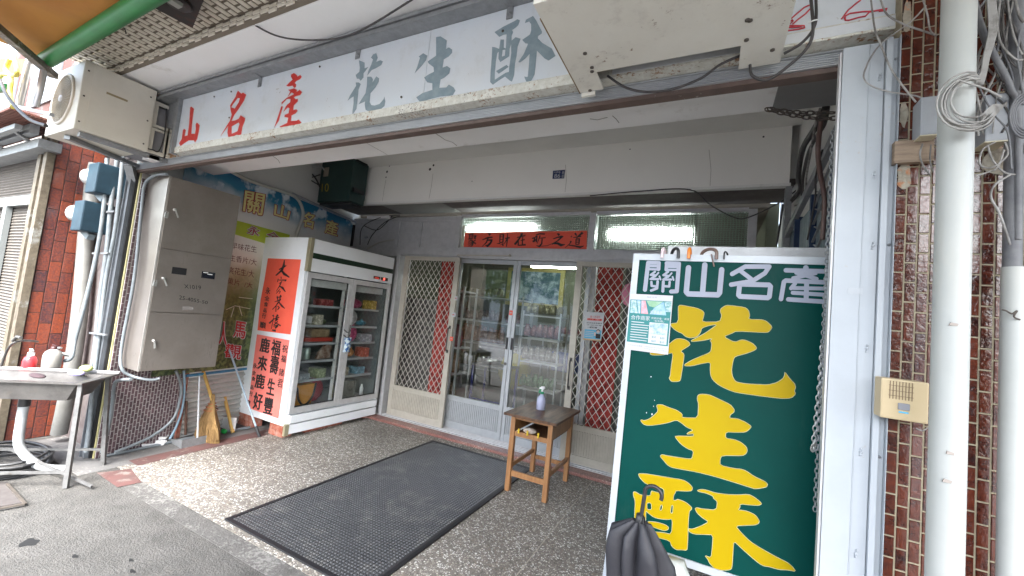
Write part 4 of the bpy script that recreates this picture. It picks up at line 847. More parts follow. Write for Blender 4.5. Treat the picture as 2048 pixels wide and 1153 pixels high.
def rack(label, x0, x1, y0, y1, zs, grp=None):
    t = thing('display_rack', label, 'shelf', ((x0 + x1) / 2, y0, .02), grp)
    b = MB()
    for x in (x0, x1):
        for y in (y0, y1): b.box(x - .012, x + .012, y - .012, y + .012, .02, zs[-1] + .05)
    b.build('upright', ALUW, t)
    for z in zs: b = MB(); b.box(x0 + .013, x1 - .013, y0, y1, z - .025, z - .004); b.build('shelf', ALU, t)
rack('narrow shelf rack just inside the left glass door with bagged snacks', -3.40, -3.02, 4.62, 4.95, (.25, .65, 1.0, 1.4, 1.78))
for i, (z, col, lab) in enumerate(((1.40, (.12, .09, .08), 'row of dark jars on the narrow rack, upper shelf'), (1.0, (.32, .01, .04), 'row of crimson snack bags on the narrow rack'), (.65, (.35, .15, .02), 'row of golden snack bags on the narrow rack'), (.25, (.25, .12, .03), 'row of brown snack bags on the lowest shelf of the narrow rack'))):
    goods('snack_bags', lab, -3.39, -3.03, 4.63, 4.75, z, col, .12, .33, 10 + i, 'snack bags inside the shop')
rack('wide shelf rack in the back of the shop seen through the left door', -4.3, -2.95, 6.4, 6.8, (.5, .95, 1.35, 1.8))
for i, (x0, x1, z, col, h_, lab) in enumerate(((-4.2, -3.3, .97, (.45, .14, .02), .30, 'row of orange snack bags on the wide back rack'), (-3.3, -3.0, 1.37, (.35, .10, .10), .2, 'row of pink wrapped cones on the wide back rack'), (-4.2, -3.4, 1.37, (.30, .16, .10), .18, 'row of white and orange bags on the wide back rack'), (-4.2, -3.1, .52, (.28, .25, .08), .25, 'row of yellowish bags on the low shelf of the back rack'), (-4.2, -3.4, 1.82, (.3, .28, .12), .16, 'row of small jars on top of the wide back rack'))):
    goods('snack_bags', lab, x0, x1, 6.42, 6.55, z, col, .13, h_, 20 + i, 'snack bags inside the shop')
rack('low wire rack behind the right glass door', -2.7, -1.6, 6.9, 7.3, (.4, .85, 1.25))
for i, (x0, x1, z, col, h_, lab) in enumerate(((-2.65, -1.8, .87, (.30, .28, .14), .25, 'row of clear peanut bags on the low rack behind the right door'), (-2.65, -1.7, 1.27, (.45, .05, .03), .14, 'row of red boxes on top of the low rack'))):
    goods('snack_bags', lab, x0, x1, 6.92, 7.05, z, col, .14, h_, 30 + i, 'snack bags inside the shop')
b = MB(); b.box(-2.45, -1.75, 6.75, 6.88, .62, .95); tag(b.build('blue_crate', mat('blue_crate', (.01, .04, .22), .4)), 'deep blue crate behind the right glass door', 'crate')
b = MB(); b.smooth = True; b.sphere((-2.75, 5.9, .62), .26, (1.1, .7, 1.1), 14); tag(b.build('yellow_sack', mat('yellow_sack', (.42, .36, .06), .6, bump=.5, bs=6)), 'plump yellow sack standing inside the shop behind the left pane', 'sack')
rack('tall rack of packets in the middle of the shop', -2.55, -1.95, 5.6, 5.95, (.45, .85, 1.2, 1.55))
for i, (z, col, h_, lab) in enumerate(((1.57, (.35, .30, .05), .16, 'row of yellow packets on top of the middle rack'), (1.22, (.45, .08, .06), .2, 'row of red packets on the middle rack'), (.87, (.30, .26, .14), .22, 'row of clear nut bags on the middle rack'), (.47, (.05, .30, .07), .2, 'row of green packets on the bottom of the middle rack'))):
    goods('snack_bags', lab, -2.54, -1.96, 5.62, 5.75, z, col, .10, h_, 40 + i, 'snack bags inside the shop')
t = thing('landscape_painting', 'framed blue and white landscape painting on the shop wall behind the left door', 'painting', (-3.3, 8.3, 2))
b = MB(); b.box(-4.3, -2.9, 8.34, 8.39, 1.75, 2.62); b.build('frame', mat('yellow_frame', (.45, .38, .12), .5), t)
b = MB(); b.box(-4.2, -3.0, 8.33, 8.339, 1.83, 2.54); b.build('canvas', mat('painting', (.03, .09, .14), .6, c2=(.35, .45, .5), vs=4, lo=.45, hi=.6), t)
t = thing('work_table', 'small blue legged table with a steel pan seen through the left glass door', 'table', (-2.6, 5.1, .02))
b = MB(); b.box(-2.95, -2.4, 4.9, 5.3, .76, .785); b.build('tabletop', mat('zinc_top', (.25, .25, .26), .3, .6), t)
for x in (-2.93, -2.42):
    for y in (4.92, 5.28): b = MB(); b.box(x - .014, x + .014, y - .014, y + .014, .02, .7595); b.build('leg', mat('blue_leg', (.015, .02, .16), .4), t)
b = MB(); b.box(-2.92, -2.43, 4.915, 4.925, .30, .32); b.build('stretcher', mat('blue_leg2', (.015, .02, .16), .4), t)
b = MB(); b.lathe([(0, 0), (.13, .0), (.16, .09), (.15, .09), (.12, .012), (0, .012)], (-2.75, 5.1, .787), 20); tag(b.build('steel_pan', mat('steel', (.4, .4, .4), .15, .9)), 'shiny steel pan on the small blue legged table', 'pan')
t = thing('red_curtain', 'vertical red cloth strip hanging behind the left diamond grille', 'cloth strip', (-3.15, 4.5, 2.1), 'red cloth strips behind the screen doors')
def cloth(x0, x1, y, z0, z1, m_, t):
    b = MB(); n = 12; b.smooth = True
    for i in range(n):
        xa, xb = x0 + (x1 - x0) * i / n, x0 + (x1 - x0) * (i + 1) / n; ya, yb_ = y + .012 * math.sin(i * 1.9), y + .012 * math.sin((i + 1) * 1.9)
        b.add([(xa, ya, z0), (xb, yb_, z0), (xb, yb_, z1), (xa, ya, z1)], [(0, 1, 2, 3)])
    return b.build('cloth', m_, t)
RC = mat('red_cloth', (.40, .05, .04), .8, c2=(.10, .012, .012), vs=11, lo=.5, hi=.66)
cloth(-3.32, -3.06, 4.45, .35, 2.14, RC, t)
t = thing('red_curtain', 'vertical red cloth strip hanging behind the right diamond grille', 'cloth strip', (-1.0, 4.5, 2.1), 'red cloth strips behind the screen doors')
cloth(-1.16, -.88, 4.45, .3, 2.14, RC, t)
b = MB(); b.box(-1.25, -1.18, 4.43, 4.50, .05, 2.14); tag(b.build('inner_post', ALU), 'grey post behind the right diamond grille left of the red cloth', 'post')
b = MB(); b.box(-4.0, .40, 4.60, 4.618, .05, 1.2) if False else b.box(-.86, .40, 4.5, 4.6, .05, 2.15); tag(b.build('dark_cabinet', mat('cluttered_dark', (.05, .052, .04), .5, c2=(.13, .13, .11), vs=9, lo=.45, hi=.6)), 'dark cluttered cabinet behind the right diamond grille', 'cabinet')
b = MB(); b.box(-3.98, -3.36, 4.55, 5.0, .05, 1.62); tag(b.build('dark_cabinet', mat('cluttered_dark2', (.07, .065, .06), .5, c2=(.16, .155, .14), vs=9, lo=.45, hi=.6)), 'dim cluttered cabinet behind the left diamond grille', 'cabinet')
b = MB(); c = oy(1258, 590, 4.40); b.sphere(c, .085, (1, .3, 1.5), 10); tag(b.build('pink_cloth', PINKCL), 'bright pink cloth bunched behind the right grille beside the green board', 'cloth')

# ================================================================== FRIDGE
FX = -3.86; F0, F1 = 2.82, 4.09; FB = -4.66
fr = thing('display_fridge', 'tall white two door glass display fridge standing on bricks by the left wall', 'fridge', (-4.26, 3.45, .1))
b = MB(); b.box(FB, FX - .003, F0, F0 + .05, .13, 2.11); b.box(FB, FX - .003, F1 - .05, F1, .13, 2.11); b.box(FB, FB + .04, F0 + .0505, F1 - .0505, .13, 2.11); b.box(FB + .0405, FX - .06, F0 + .0505, F1 - .0505, 1.99, 2.11); b.box(FB + .0405, FX - .03, F0 + .0505, F1 - .0505, .13, .27); b.build('cabinet', FRIDGE, fr)
b = MB(); b.bbox(FX - .002, FX + .035, F0 + .04, F1 - .01, 1.755, 2.105, .004); b.build('canopy_panel', FRIDGE, fr)
b = MB(); b.box(FX + .0352, FX + .038, F0 + .042, F1 - .012, 1.895, 1.955); b.build('green_stripe', DGRN, fr)
b = MB(); b.bbox(FX - .01, FX + .039, F0 - .004, F0 + .039, 1.75, 2.11, .004); b.build('corner_trim', GOLD, fr); b = MB(); b.box(FX - .002, FX + .03, F0 - .004, F0 + .04, .035, .15); b.build('corner_trim', GOLD, fr)
b = MB(); b.bbox(FX - .002, FX + .03, F0 + .042, F1 - .01, .155, .235, .004); b.bbox(FX - .006, FX + .026, F0 + .042, F1 - .01, .045, .140, .004); b.build('base_panel', FRIDGE, fr)
b = MB(); b.box(FX + .0352, FX + .037, 3.75, 3.86, 1.79, 1.825); b.box(FX + .0352, FX + .037, 3.875, 4.0, 1.785, 1.825); b.build('display', BLACKR, fr)
b = MB(); b.box(FX + .0372, FX + .0376, 3.925, 3.94, 1.797, 1.815); LED = mat('red_led', (1, .03, .02), .5, emit=3); b.build('digit', LED, fr)
b = MB(); b.box(FX + .0372, FX + .0376, 3.77, 3.84, 1.80, 1.808); b.build('digit', mat('dim_led', (.35, .03, .02), .5, emit=.4), fr)
for y0, y1 in ((F0 + .02, 3.448), (3.452, F1 - .005)):
    b = MB(); s_ = .052
    b.bbox(FX, FX + .028, y0, y0 + s_, .255, 1.745, .004); b.bbox(FX, FX + .028, y1 - s_, y1, .255, 1.745, .004); b.box(FX + .002, FX + .026, y0 + s_, y1 - s_, .255, .315); b.box(FX + .002, FX + .026, y0 + s_, y1 - s_, 1.685, 1.744)
    d = b.build('door', ALU, fr)
    b = MB(); b.box(FX + .012, FX + .016, y0 + s_, y1 - s_, .315, 1.685)
    b.build('glass', GLASSF, d, root=fr)
    b = MB(); b.box(FX + .0, FX + .008, y0 + s_, y0 + s_ + .012, .315, 1.685); b.box(FX, FX + .008, y1 - s_ - .012, y1 - s_, .315, 1.685); b.box(FX, FX + .008, y0 + s_ + .0121, y1 - s_ - .0121, .315, .327); b.build('gasket', BLACKR, d, root=fr)
for i, z in enumerate((.56, .77, .965, 1.165, 1.385)):
    for y0, y1 in ((F0 + .07, 3.42), (3.48, F1 - .07)):
        b = MB(); n = 14
        for k in range(n): y = y0 + (y1 - y0) * k / (n - 1); b.box(FB + .06, FX - .09, y - .003, y + .003, z, z + .005)
        b.box(FX - .09, FX - .075, y0, y1, z - .006, z + .012); b.box(FX - .074, FX - .071, y0, y1, z - .012, z + .014); b.build('shelf', mat('shelf_wire', (.42, .44, .45), .4) if 'shelf_wire' not in bpy.data.materials else bpy.data.materials['shelf_wire'], fr)
b = MB(); b.box(FX - .12, FX - .11, 3.43, 3.47, .27, 1.99); b.box(FX - .08, FX - .06, F0 + .052, F1 - .052, 1.60, 1.68); b.build('inner_mullion', WHITEPL, fr)
b = MB(); b.box(FB + .041, FB + .046, F0 + .052, F1 - .052, .272, 1.985); b.box(FB + .05, FX - .12, F0 + .052, F0 + .056, .272, 1.985); b.box(FB + .05, FX - .01, F1 - .056, F1 - .0505, .272, 1.985) ; b.build('liner', mat('dim_liner', (.17, .20, .205), .4), fr)
# fridge light is off; things inside
def inside(name, label, cat, mb, m_): tag(mb.build(name, m_), label, cat)
b = MB(); b.prism([(FX - .16, 2.95, .29), (FX - .16, 3.16, .29), (FX - .16, 3.19, .52), (FX - .16, 2.93, .52)], (.09, 0, 0)); t = thing('tote_bag', 'orange cloth tote bag with dark straps at the bottom left of the fridge', 'bag', (FX - .1, 3.05, .29)); b.build('bag', mat('orange_cloth', (.55, .24, .03), .8), t)
b = MB().tube(spline([(FX - .062, 2.96, .50), (FX - .06, 3.0, .36), (FX - .06, 3.08, .30), (FX - .06, 3.16, .38), (FX - .062, 3.19, .53)], 6), .012, 6); b.build('strap', BLACKR, t)
b = MB(); b.smooth = True; b.sphere((FX - .22, 3.27, .42), .17, (.6, .8, .85), 12); inside('red_bag', 'deep red cloth bag beside the orange tote inside the fridge', 'bag', b, mat('deep_red_cloth', (.35, .015, .03), .7))
b = MB(); b.bbox(FX - .30, FX - .12, 2.90, 3.08, 1.185, 1.27, .01); inside('white_box', 'white food box on an upper shelf behind the left fridge door', 'box', b, WHITEPL)
b = MB(); b.smooth = True; b.sphere((FX - .2, 3.2, 1.21), .08, (.8, 1.6, .5)); inside('green_bag', 'small greenish bag on an upper shelf behind the left fridge door', 'bag', b, mat('greenish_bag', (.16, .22, .10), .4))
b = MB(); b.bbox(FX - .30, FX - .11, 2.89, 3.38, .985, 1.03, .008); inside('red_tray', 'flat red tray on the middle shelf behind the left fridge door', 'tray', b, mat('red_tray', (.50, .05, .03), .5))
b = MB(); b.bbox(FX - .28, FX - .12, 3.10, 3.34, 1.032, 1.13, .02); inside('brown_parcel', 'brown wrapped parcel on the red tray inside the fridge', 'parcel', b, mat('parcel', (.22, .15, .08), .7, c2=(.35, .25, .15), vs=20))
t0 = None
for i in range(3):
    lab = ('left', 'middle', 'right')[i] + ' one of three pale green cans behind the left fridge door'
    b = MB(); b.lathe([(0, 0), (.034, 0), (.036, .01), (.036, .12), (.03, .13), (0, .13)], (FX - .15, 2.92 + i * .085, .785), 14); tag(b.build('drink_can', mat('can_green', (.35, .48, .40), .3, .4, c2=(.5, .55, .5), vs=30) if i == 0 else bpy.data.materials['can_green'], None, (FX - .15, 2.92 + i * .085, .785)), lab, 'can', 'pale green cans in the fridge')
b = MB(); b.prism([(FX - .13, 3.18, .79), (FX - .13, 3.36, .79), (FX - .13, 3.37, .93), (FX - .13, 3.30, .96), (FX - .13, 3.22, .88)], (.03, 0, 0)); inside('brown_package', 'brown package leaning behind the cans inside the fridge', 'package', b, mat('brown_pack', (.15, .07, .04), .5, c2=(.4, .35, .3), vs=16))
for (y, z, s_, sc, col, lab, nm) in ((3.68, 1.45, .09, (.7, 1.7, .75), (.42, .03, .12), 'magenta plastic bag on the top shelf behind the right fridge door', 'plastic_bag'), (3.66, 1.27, .09, (.7, 1.3, 1.2), (.6, .55, .56), 'white and red knotted plastic bag behind the right fridge door', 'plastic_bag'), (3.86, 1.21, .05, (.8, 1.6, .7), (.05, .22, .32), 'small blue package beside the knotted bag inside the fridge', 'package'), (3.72, 1.07, .085, (.7, 1.0, 1.2), (.55, .06, .18), 'pink plastic bag on the middle shelf behind the right fridge door', 'plastic_bag'), (3.62, .84, .07, (.8, 1.1, 1.0), (.35, .22, .16), 'clear bag of tan food behind the right fridge door', 'plastic_bag'), (3.74, .83, .055, (.8, 1.0, .9), (.6, .26, .08), 'orange lidded tub beside the bag of tan food in the fridge', 'tub')):
    b = MB(); b.smooth = True; b.sphere((FX - .2, y, z), s_, sc, 12); b.smooth = False; b.prism([(FX - .2, y - s_ * .4, z + s_ * sc[2] * .8), (FX - .2, y + s_ * .4, z + s_ * sc[2] * .8), (FX - .2, y + s_ * .2, z + s_ * sc[2] * 1.5), (FX - .2, y - s_ * .3, z + s_ * sc[2] * 1.3)], (.01, 0, 0)); inside(nm, lab, 'bag' if 'bag' in nm else nm, b, mat(nm + '_m', col, .3, c2=tuple(min(1, c * 1.6 + .1) for c in col), vs=25, lo=.5, hi=.6, bump=.4, bs=20))
for i, (y, z, w_, h_, col, lab) in enumerate((
    (2.96, 1.392, .12, .10, (.12, .14, .10), 'dark green packet on the top shelf behind the left fridge door'), (3.24, 1.392, .16, .08, (.25, .04, .04), 'low dark red box on the top shelf behind the left fridge door'),
    (3.16, 1.172, .10, .12, (.40, .38, .30), 'pale carton beside the white food box in the fridge'), (2.95, .972, .0, .0, (.3, .3, .3), ''),
    (3.05, .567, .16, .07, (.30, .33, .35), 'flat grey carton low behind the left fridge door'), (3.28, .567, .12, .11, (.20, .24, .12), 'olive packet low behind the left fridge door'),
    (3.95, 1.392, .10, .12, (.45, .30, .05), 'yellow carton at the right end of the top fridge shelf'), (3.93, .972, .12, .10, (.35, .36, .40), 'grey white carton at the right end of the middle fridge shelf'),
    (3.92, .777, .10, .12, (.45, .10, .06), 'orange red packet at the right end of the lower fridge shelf'), (3.60, .567, .14, .10, (.38, .34, .26), 'tan packet on the lowest shelf behind the right fridge door'), (3.86, .567, .14, .09, (.12, .25, .32), 'blue grey packet on the lowest shelf behind the right fridge door'))):
    if not lab: continue
    b = MB(); b.bbox(FX - .26, FX - .10, y - w_ / 2, y + w_ / 2, z, z + h_, .012); inside('food_packet', lab, 'packet', b, mat('packet_%d' % i, col, .4, c2=tuple(min(1, c * 1.7 + .08) for c in col), vs=28, lo=.5, hi=.6))
t = thing('steel_pot', 'round steel pot at the bottom right of the fridge', 'pot', (FX - .2, 3.72, .285))
b = MB(); b.lathe([(0, 0), (.12, 0), (.125, .02), (.125, .2), (.13, .205), (.12, .21), (0, .22)], (FX - .2, 3.74, .285), 24); b.build('body', mat('pot_steel', (.45, .45, .4), .2, .8), t)
b = MB(); b.smooth = True; b.sphere((FX - .14, 3.55, .38), .10, (.6, .6, 1.0), 12); inside('green_jug', 'pale green jug beside the steel pot in the fridge', 'jug', b, mat('jug', (.28, .32, .12), .4))
b = MB(); b.lathe([(0, 0), (.025, 0), (.025, .09), (.012, .12), (.012, .14), (0, .14)], (FX - .12, 3.93, .285), 12); inside('small_bottle', 'small white bottle at the right end of the fridge floor', 'bottle', b, WHITEPL)
# blue camouflage cloth tied round the two handles
b = MB()
for z in (1.08, 1.14): b.tube([(FX + .03, 3.40, z), (FX + .05, 3.43, z - .03), (FX + .045, 3.47, z - .03), (FX + .03, 3.50, z)], .006, 6)
b.tube([(FX + .045, 3.46, .98), (FX + .05, 3.465, 1.2)], .008, 6); b.build('handle', STEELB, fr)
b = MB(); n = 10; vs = []
b.smooth = True
for i in range(9):
    z = 1.05 - .17 * i / 8; r = .042 + .008 * math.sin(i * 1.7)
    vs += [(FX + .055 + .6 * r * math.cos(2 * math.pi * j / n), 3.455 + r * math.sin(2 * math.pi * j / n) * (1 + .15 * math.sin(i + j)), z) for j in range(n)]
b.add(vs, [(i * n + j, i * n + (j + 1) % n, (i + 1) * n + (j + 1) % n, (i + 1) * n + j) for i in range(8) for j in range(n)] + [tuple(range(n)), tuple(range(8 * n, 9 * n))])
tag(b.build('camouflage_cloth', mat('camouflage_blue', (.02, .10, .30), .7, c2=(.55, .65, .70), vs=28, lo=.49, hi=.51)), 'blue and white camouflage cloth hanging from the fridge door handles', 'cloth')
# bricks under the fridge
def brickpile(x0, x1, y0, y1, lab):
    b = MB(); n = max(1, int(round((x1 - x0) / .1)))
    for i in range(n):
        for j, (za, zb) in enumerate(((0, .060), (.062, .128))): b.bbox(x0 + (x1 - x0) * i / n + .001, x0 + (x1 - x0) * (i + 1) / n - .001, y0 + .004 * ((i + j) % 2), y1, za, zb, .004)
    tag(b.build('brick_support', BRICK), lab, 'bricks', 'red bricks under the fridge')
brickpile(-4.12, -3.90, 2.84, 2.95, 'stack of red bricks under the front corner of the fridge nearest the street')
brickpile(-4.64, -4.40, 2.82, 2.95, 'stack of pale worn red bricks under the rear left corner of the fridge')
brickpile(-3.99, -3.89, 3.1, 3.6, 'row of red bricks under the middle of the fridge front')
brickpile(-4.0, -3.9, 3.95, 4.06, 'stack of red bricks under the far end of the fridge')
# red couplets on the fridge side
ysd = F0 - .0015
def couplet(label, poly, m_, strokes_fn):
    t = thing('red_couplet', label, 'paper', tuple(oy(*poly[0], ysd))); b = MB(); b.prism([oy(u, v, ysd) for u, v in poly], (0, -.0006, 0)); b.build('paper', m_, t); b = MB(); strokes_fn(b); b.build('brush_writing', BLACKP, t)
fs_ = lambda x, y: oy(x, y, ysd - .0012); fso = lambda x, y, o: oy(x, y, ysd - .0012 - o)
def glyphs(b, lst, bold=.0):
    for ch, x, y, w_, h_, sh in lst:
        BR_K[0] += 1; f_ = lambda a, c, k=BR_K[0]: oy(a, c, ysd - .0012 - .00015 * (k % 5)); skew = .12 * h_
        text(b, ch, f_, [(x - w_ / 2 + skew / 2, y - h_ / 2 - sh), (x + w_ / 2 + skew / 2, y - h_ / 2 + sh), (x + w_ / 2 - skew / 2, y + h_ / 2 + sh), (x - w_ / 2 - skew / 2, y + h_ / 2 - sh)], bold); text_edge(b, ch, f_, [(x - w_ / 2 + skew / 2, y - h_ / 2 - sh), (x + w_ / 2 + skew / 2, y - h_ / 2 + sh), (x + w_ / 2 - skew / 2, y + h_ / 2 + sh), (x - w_ / 2 - skew / 2, y + h_ / 2 - sh)], .0042 if w_ > 12.5 else .0014)
def c1(b):
    k = lambda pts: [(510 + x / 7.209, 510 + y / 7.209, 1.35 * w_ / 7.209) for x, y, w_ in pts]
    brush(b, fso, [k(p) for p in ([(345, 215, 10), (400, 185, 20), (450, 155, 12)], [(425, 75, 10), (415, 150, 24), (390, 220, 24), (300, 300, 14)], [(375, 215, 14), (420, 275, 30), (495, 325, 12)],
      [(375, 315, 8), (380, 345, 12)], [(335, 345, 8), (325, 395, 10)], [(340, 365, 8), (450, 365, 16), (430, 385, 5)], [(390, 380, 8), (345, 420, 6)], [(385, 385, 8), (360, 440, 12), (305, 530, 5)], [(345, 450, 8), (395, 475, 24), (440, 535, 8)], [(360, 490, 7), (305, 560, 6), (345, 520, 5), (365, 530, 10), (345, 565, 5)],
      [(310, 620, 8), (385, 600, 14)], [(320, 595, 12), (335, 690, 10)], [(370, 580, 16), (350, 680, 10)], [(285, 680, 8), (375, 645, 14)], [(340, 680, 14), (300, 740, 10), (250, 790, 8)], [(345, 685, 12), (390, 740, 20), (430, 775, 8)], [(305, 725, 10), (300, 825, 9)], [(325, 740, 10), (350, 760, 14), (325, 795, 8)],
      [(255, 870, 22), (275, 895, 10)], [(330, 865, 22), (300, 905, 12)], [(205, 990, 18), (265, 930, 12), (350, 900, 12)], [(270, 905, 10), (235, 1070, 6)], [(290, 930, 10), (325, 930, 18), (285, 960, 10)], [(280, 970, 8), (370, 1025, 14)], [(330, 960, 10), (270, 1015, 12)], [(265, 1030, 8), (330, 1020, 20), (290, 1060, 16)], [(245, 1085, 14), (300, 1095, 22)])])
    glyphs(b, [('永', 536, 582, 9, 13, 1), ('全', 534, 597, 9, 9, 1), ('食', 532, 609, 8, 9, 1), ('品', 530, 621, 6, 8, 1), ('行', 528, 632, 7, 10, 1), ('賀', 528, 651, 7, 12, 1), ('贈', 523, 650, 6, 12, 1)])
couplet('upper red couplet with big black brush characters on the side of the fridge', [(536, 517), (602, 519.5), (581, 669.5), (515, 661), (521, 601), (529, 560)], REDPAP, c1)
def c2_(b):
    glyphs(b, [('鹿', 530, 691, 18, 28, 2), ('來', 525, 727, 17, 28, 2), ('鹿', 520, 763, 18, 28, 2), ('好', 516, 803, 17, 32, 2), ('福', 552, 696, 17, 30, 2), ('壽', 549, 730, 16, 36, 2), ('生', 542, 774, 14, 32, 2), ('豐', 537, 812, 17, 32, 2)])
    glyphs(b, [('祝', 570, 698, 11, 15, 1), ('福', 567, 718, 9, 14, 1), ('諸', 563, 745, 10, 15, 1), ('君', 560, 767, 10, 17, 1), ('永', 510, 732, 8, 10, 1), ('全', 508, 746, 7, 8, 1), ('食', 507, 758, 7, 8, 1), ('品', 504, 775, 6, 8, 1), ('行', 502, 788, 6, 9, 1), ('賀', 498, 806, 5, 10, 1)])
couplet('lower faded red couplet with rows of black brush characters on the side of the fridge', [(514, 669), (579, 681), (557, 838), (496, 816), (506, 730)], REDPAP2, c2_)

# ================================================================== LEFT WALL
# mosaic and corrugated shutter on the lower wall
lw = thing('mosaic_wall_panel', 'maroon mosaic tiling with pale grout low on the left wall under the steel cabinet', 'wall tiling', (WX(1.6), 1.6, 0))
U = V((-.19, 1, 0)).normalized(); wp = lambda s_, z, d=0: V((WX(1.585), 1.585, 0)) + U * s_ + V((0, 0, z)) + WN * d
b = MB(); b.prism([wp(0, .0, .002), wp(.60, .0, .002), wp(.60, 2.4, .002), wp(0, 2.4, .002)], WN * .006); b.build('grout', GROUTM, lw)
b = MB(); bricks(b, lambda a, c, d: wp(a, c, .0085 + d), .60, 2.35, .026, .058, .006, .002, True, lambda a, c: c > 1.0 and a > .12); b.build('mosaic_tile', TILEM, lw)
b = MB(); b.prism([wp(.602, 0, .002), wp(.64, 0, .002), wp(.64, .64, .002), wp(.602, .64, .002)], WN * .02); tag(b.build('rusty_post', BRICK), 'rusty red upright between the mosaic and the corrugated sheet', 'post')
cs = MB(); n = 44
prof = []
for i in range(n + 1):
    ph = i % 4; prof.append((.02 + .565 * (i + (0, .35, .1, .55)[ph]) / n * (n / (n + 1)), (.004, .034, .034, .012)[ph]))
for i in range(n):
    (za, da), (zb, db) = prof[i], prof[i + 1]
    cs.face([wp(.642, za, da), wp(2.75, za, da), wp(2.75, zb, db), wp(.642, zb, db)])
tag(cs.build('corrugated_sheet', wear(mat('corrugated_grey', (.46, .46, .43), .6, .1, c2=(.38, .38, .36), vs=8), (.14, .12, .1), 10, .6, .8)), 'grey corrugated metal sheet low on the left wall behind the brooms', 'metal sheet')
b = MB(); b.tube([wp(.60, .605, .035), wp(2.6, .62, .035)], .014, 10); tag(b.build('blue_pipe', BPIPE), 'blue pipe running along the bottom edge of the wall banner', 'pipe')

# printed wall sign
ws = thing('wall_sign', 'large printed wall sign with sky, clouds and yellow red edged characters, left wall', 'sign', tuple(ow(600, 440)))
# metric extents
A = ow(380, 345, .03); top = 2.70
def sky_print():
    m_, t, b_ = base('sky_landscape_print'); L = t.links.new; b_.inputs['Roughness'].default_value = .35
    tc = N(t, 'ShaderNodeTexCoord'); sp = N(t, 'ShaderNodeSeparateXYZ'); L(tc.outputs['Object'], sp.inputs[0])
    mr = N(t, 'ShaderNodeMapRange'); mr.inputs['From Min'].default_value = -1.5; mr.inputs['From Max'].default_value = .4; L(sp.outputs['Z'], mr.inputs[0])
    rp = N(t, 'ShaderNodeValToRGB'); cr = rp.color_ramp
    st = [(0, (.03, .05, .02)), (.22, (.08, .11, .04)), (.36, (.36, .34, .22)), (.5, (.70, .68, .62)), (.74, (.68, .70, .70)), (.80, (.34, .46, .54)), (.86, (.02, .20, .34)), (1.0, (.006, .07, .20))]
    cr.elements[0].position, cr.elements[0].color = st[0][0], rgb(st[0][1]); cr.elements[1].position, cr.elements[1].color = st[-1][0], rgb(st[-1][1])
    for p, c in st[1:-1]: e = cr.elements.new(p); e.color = rgb(c)
    n = N(t, 'ShaderNodeTexNoise'); n.inputs['Scale'].default_value = 3.2; n.inputs['Detail'].default_value = 7; L(tc.outputs['Object'], n.inputs['Vector'])
    mm = N(t, 'ShaderNodeMath', operation='MULTIPLY_ADD'); mm.inputs[1].default_value = .22; mm.inputs[2].default_value = -.11; L(n.outputs[0], mm.inputs[0])
    ad = N(t, 'ShaderNodeMath', operation='ADD'); L(mr.outputs[0], ad.inputs[0]); L(mm.outputs[0], ad.inputs[1]); L(ad.outputs[0], rp.inputs[0])
    # printed clouds in the blue
    nc = N(t, 'ShaderNodeTexNoise'); nc.inputs['Scale'].default_value = 4.5; nc.inputs['Detail'].default_value = 6; nc.inputs['Roughness'].default_value = .5; L(tc.outputs['Object'], nc.inputs['Vector'])
    cm = N(t, 'ShaderNodeMapRange'); cm.inputs['From Min'].default_value = .56; cm.inputs['From Max'].default_value = .64; L(nc.outputs[0], cm.inputs[0])
    hz = N(t, 'ShaderNodeMapRange'); hz.inputs['From Min'].default_value = -.2; hz.inputs['From Max'].default_value = .05; L(sp.outputs['Z'], hz.inputs[0])
    mu = N(t, 'ShaderNodeMath', operation='MULTIPLY'); L(cm.outputs[0], mu.inputs[0]); L(hz.outputs[0], mu.inputs[1])
    mx = N(t, 'ShaderNodeMix', data_type='RGBA'); mx.inputs['B'].default_value = (.65, .72, .76, 1); L(mu.outputs[0], mx.inputs['Factor']); L(rp.outputs[0], mx.inputs['A'])
    ng = N(t, 'ShaderNodeTexNoise'); ng.inputs['Scale'].default_value = 26; ng.inputs['Detail'].default_value = 6; L(tc.outputs['Object'], ng.inputs['Vector'])
    gm = N(t, 'ShaderNodeMapRange'); gm.inputs['From Min'].default_value = .45; gm.inputs['From Max'].default_value = .6; L(ng.outputs[0], gm.inputs[0])
    lo = N(t, 'ShaderNodeMapRange'); lo.inputs['From Min'].default_value = -.7; lo.inputs['From Max'].default_value = -1.1; L(sp.outputs['Z'], lo.inputs[0])
    m3 = N(t, 'ShaderNodeMath', operation='MULTIPLY'); L(gm.outputs[0], m3.inputs[0]); L(lo.outputs[0], m3.inputs[1])
    mx2 = N(t, 'ShaderNodeMix', data_type='RGBA'); mx2.inputs['B'].default_value = (.13, .17, .06, 1); L(m3.outputs[0], mx2.inputs['Factor']); L(mx.outputs['Result'], mx2.inputs['A']); L(mx2.outputs['Result'], b_.inputs['Base Color'])
    return m_
def wsl(s_, z, d=.03): return wp(s_, z, d)
b = MB(); b.prism([wsl(.3, .63), wsl(2.70, .66), wsl(2.70, 2.62), wsl(2.62, 2.665), wsl(.3, 2.70)], WN * .012); b.build('printed_panel', sky_print(), ws)
fw = lambda k: (lambda x, y: ow(x, y, .0432 + .0007 * k))
b = MB(); q = [(461, 448), (640, 508), (632, 538), (455, 478)]
b.prism([ow(u, v, .0424) for u, v in ((440, 437), (476, 442), (580, 470), (570, 500), (472, 470), (432, 462))], WN * .0006); b.build('green_band', mat('lime_print', (.42, .52, .04), .5), ws)
GL = [('關', [(491, 382), (530, 390), (524, 432), (486, 422)]), ('山', [(551, 404), (581, 420), (576, 440), (548, 432)]), ('名', [(607, 424), (630, 428), (625, 458), (604, 452)]), ('產', [(652, 438), (677, 446), (674, 474), (649, 466)])]
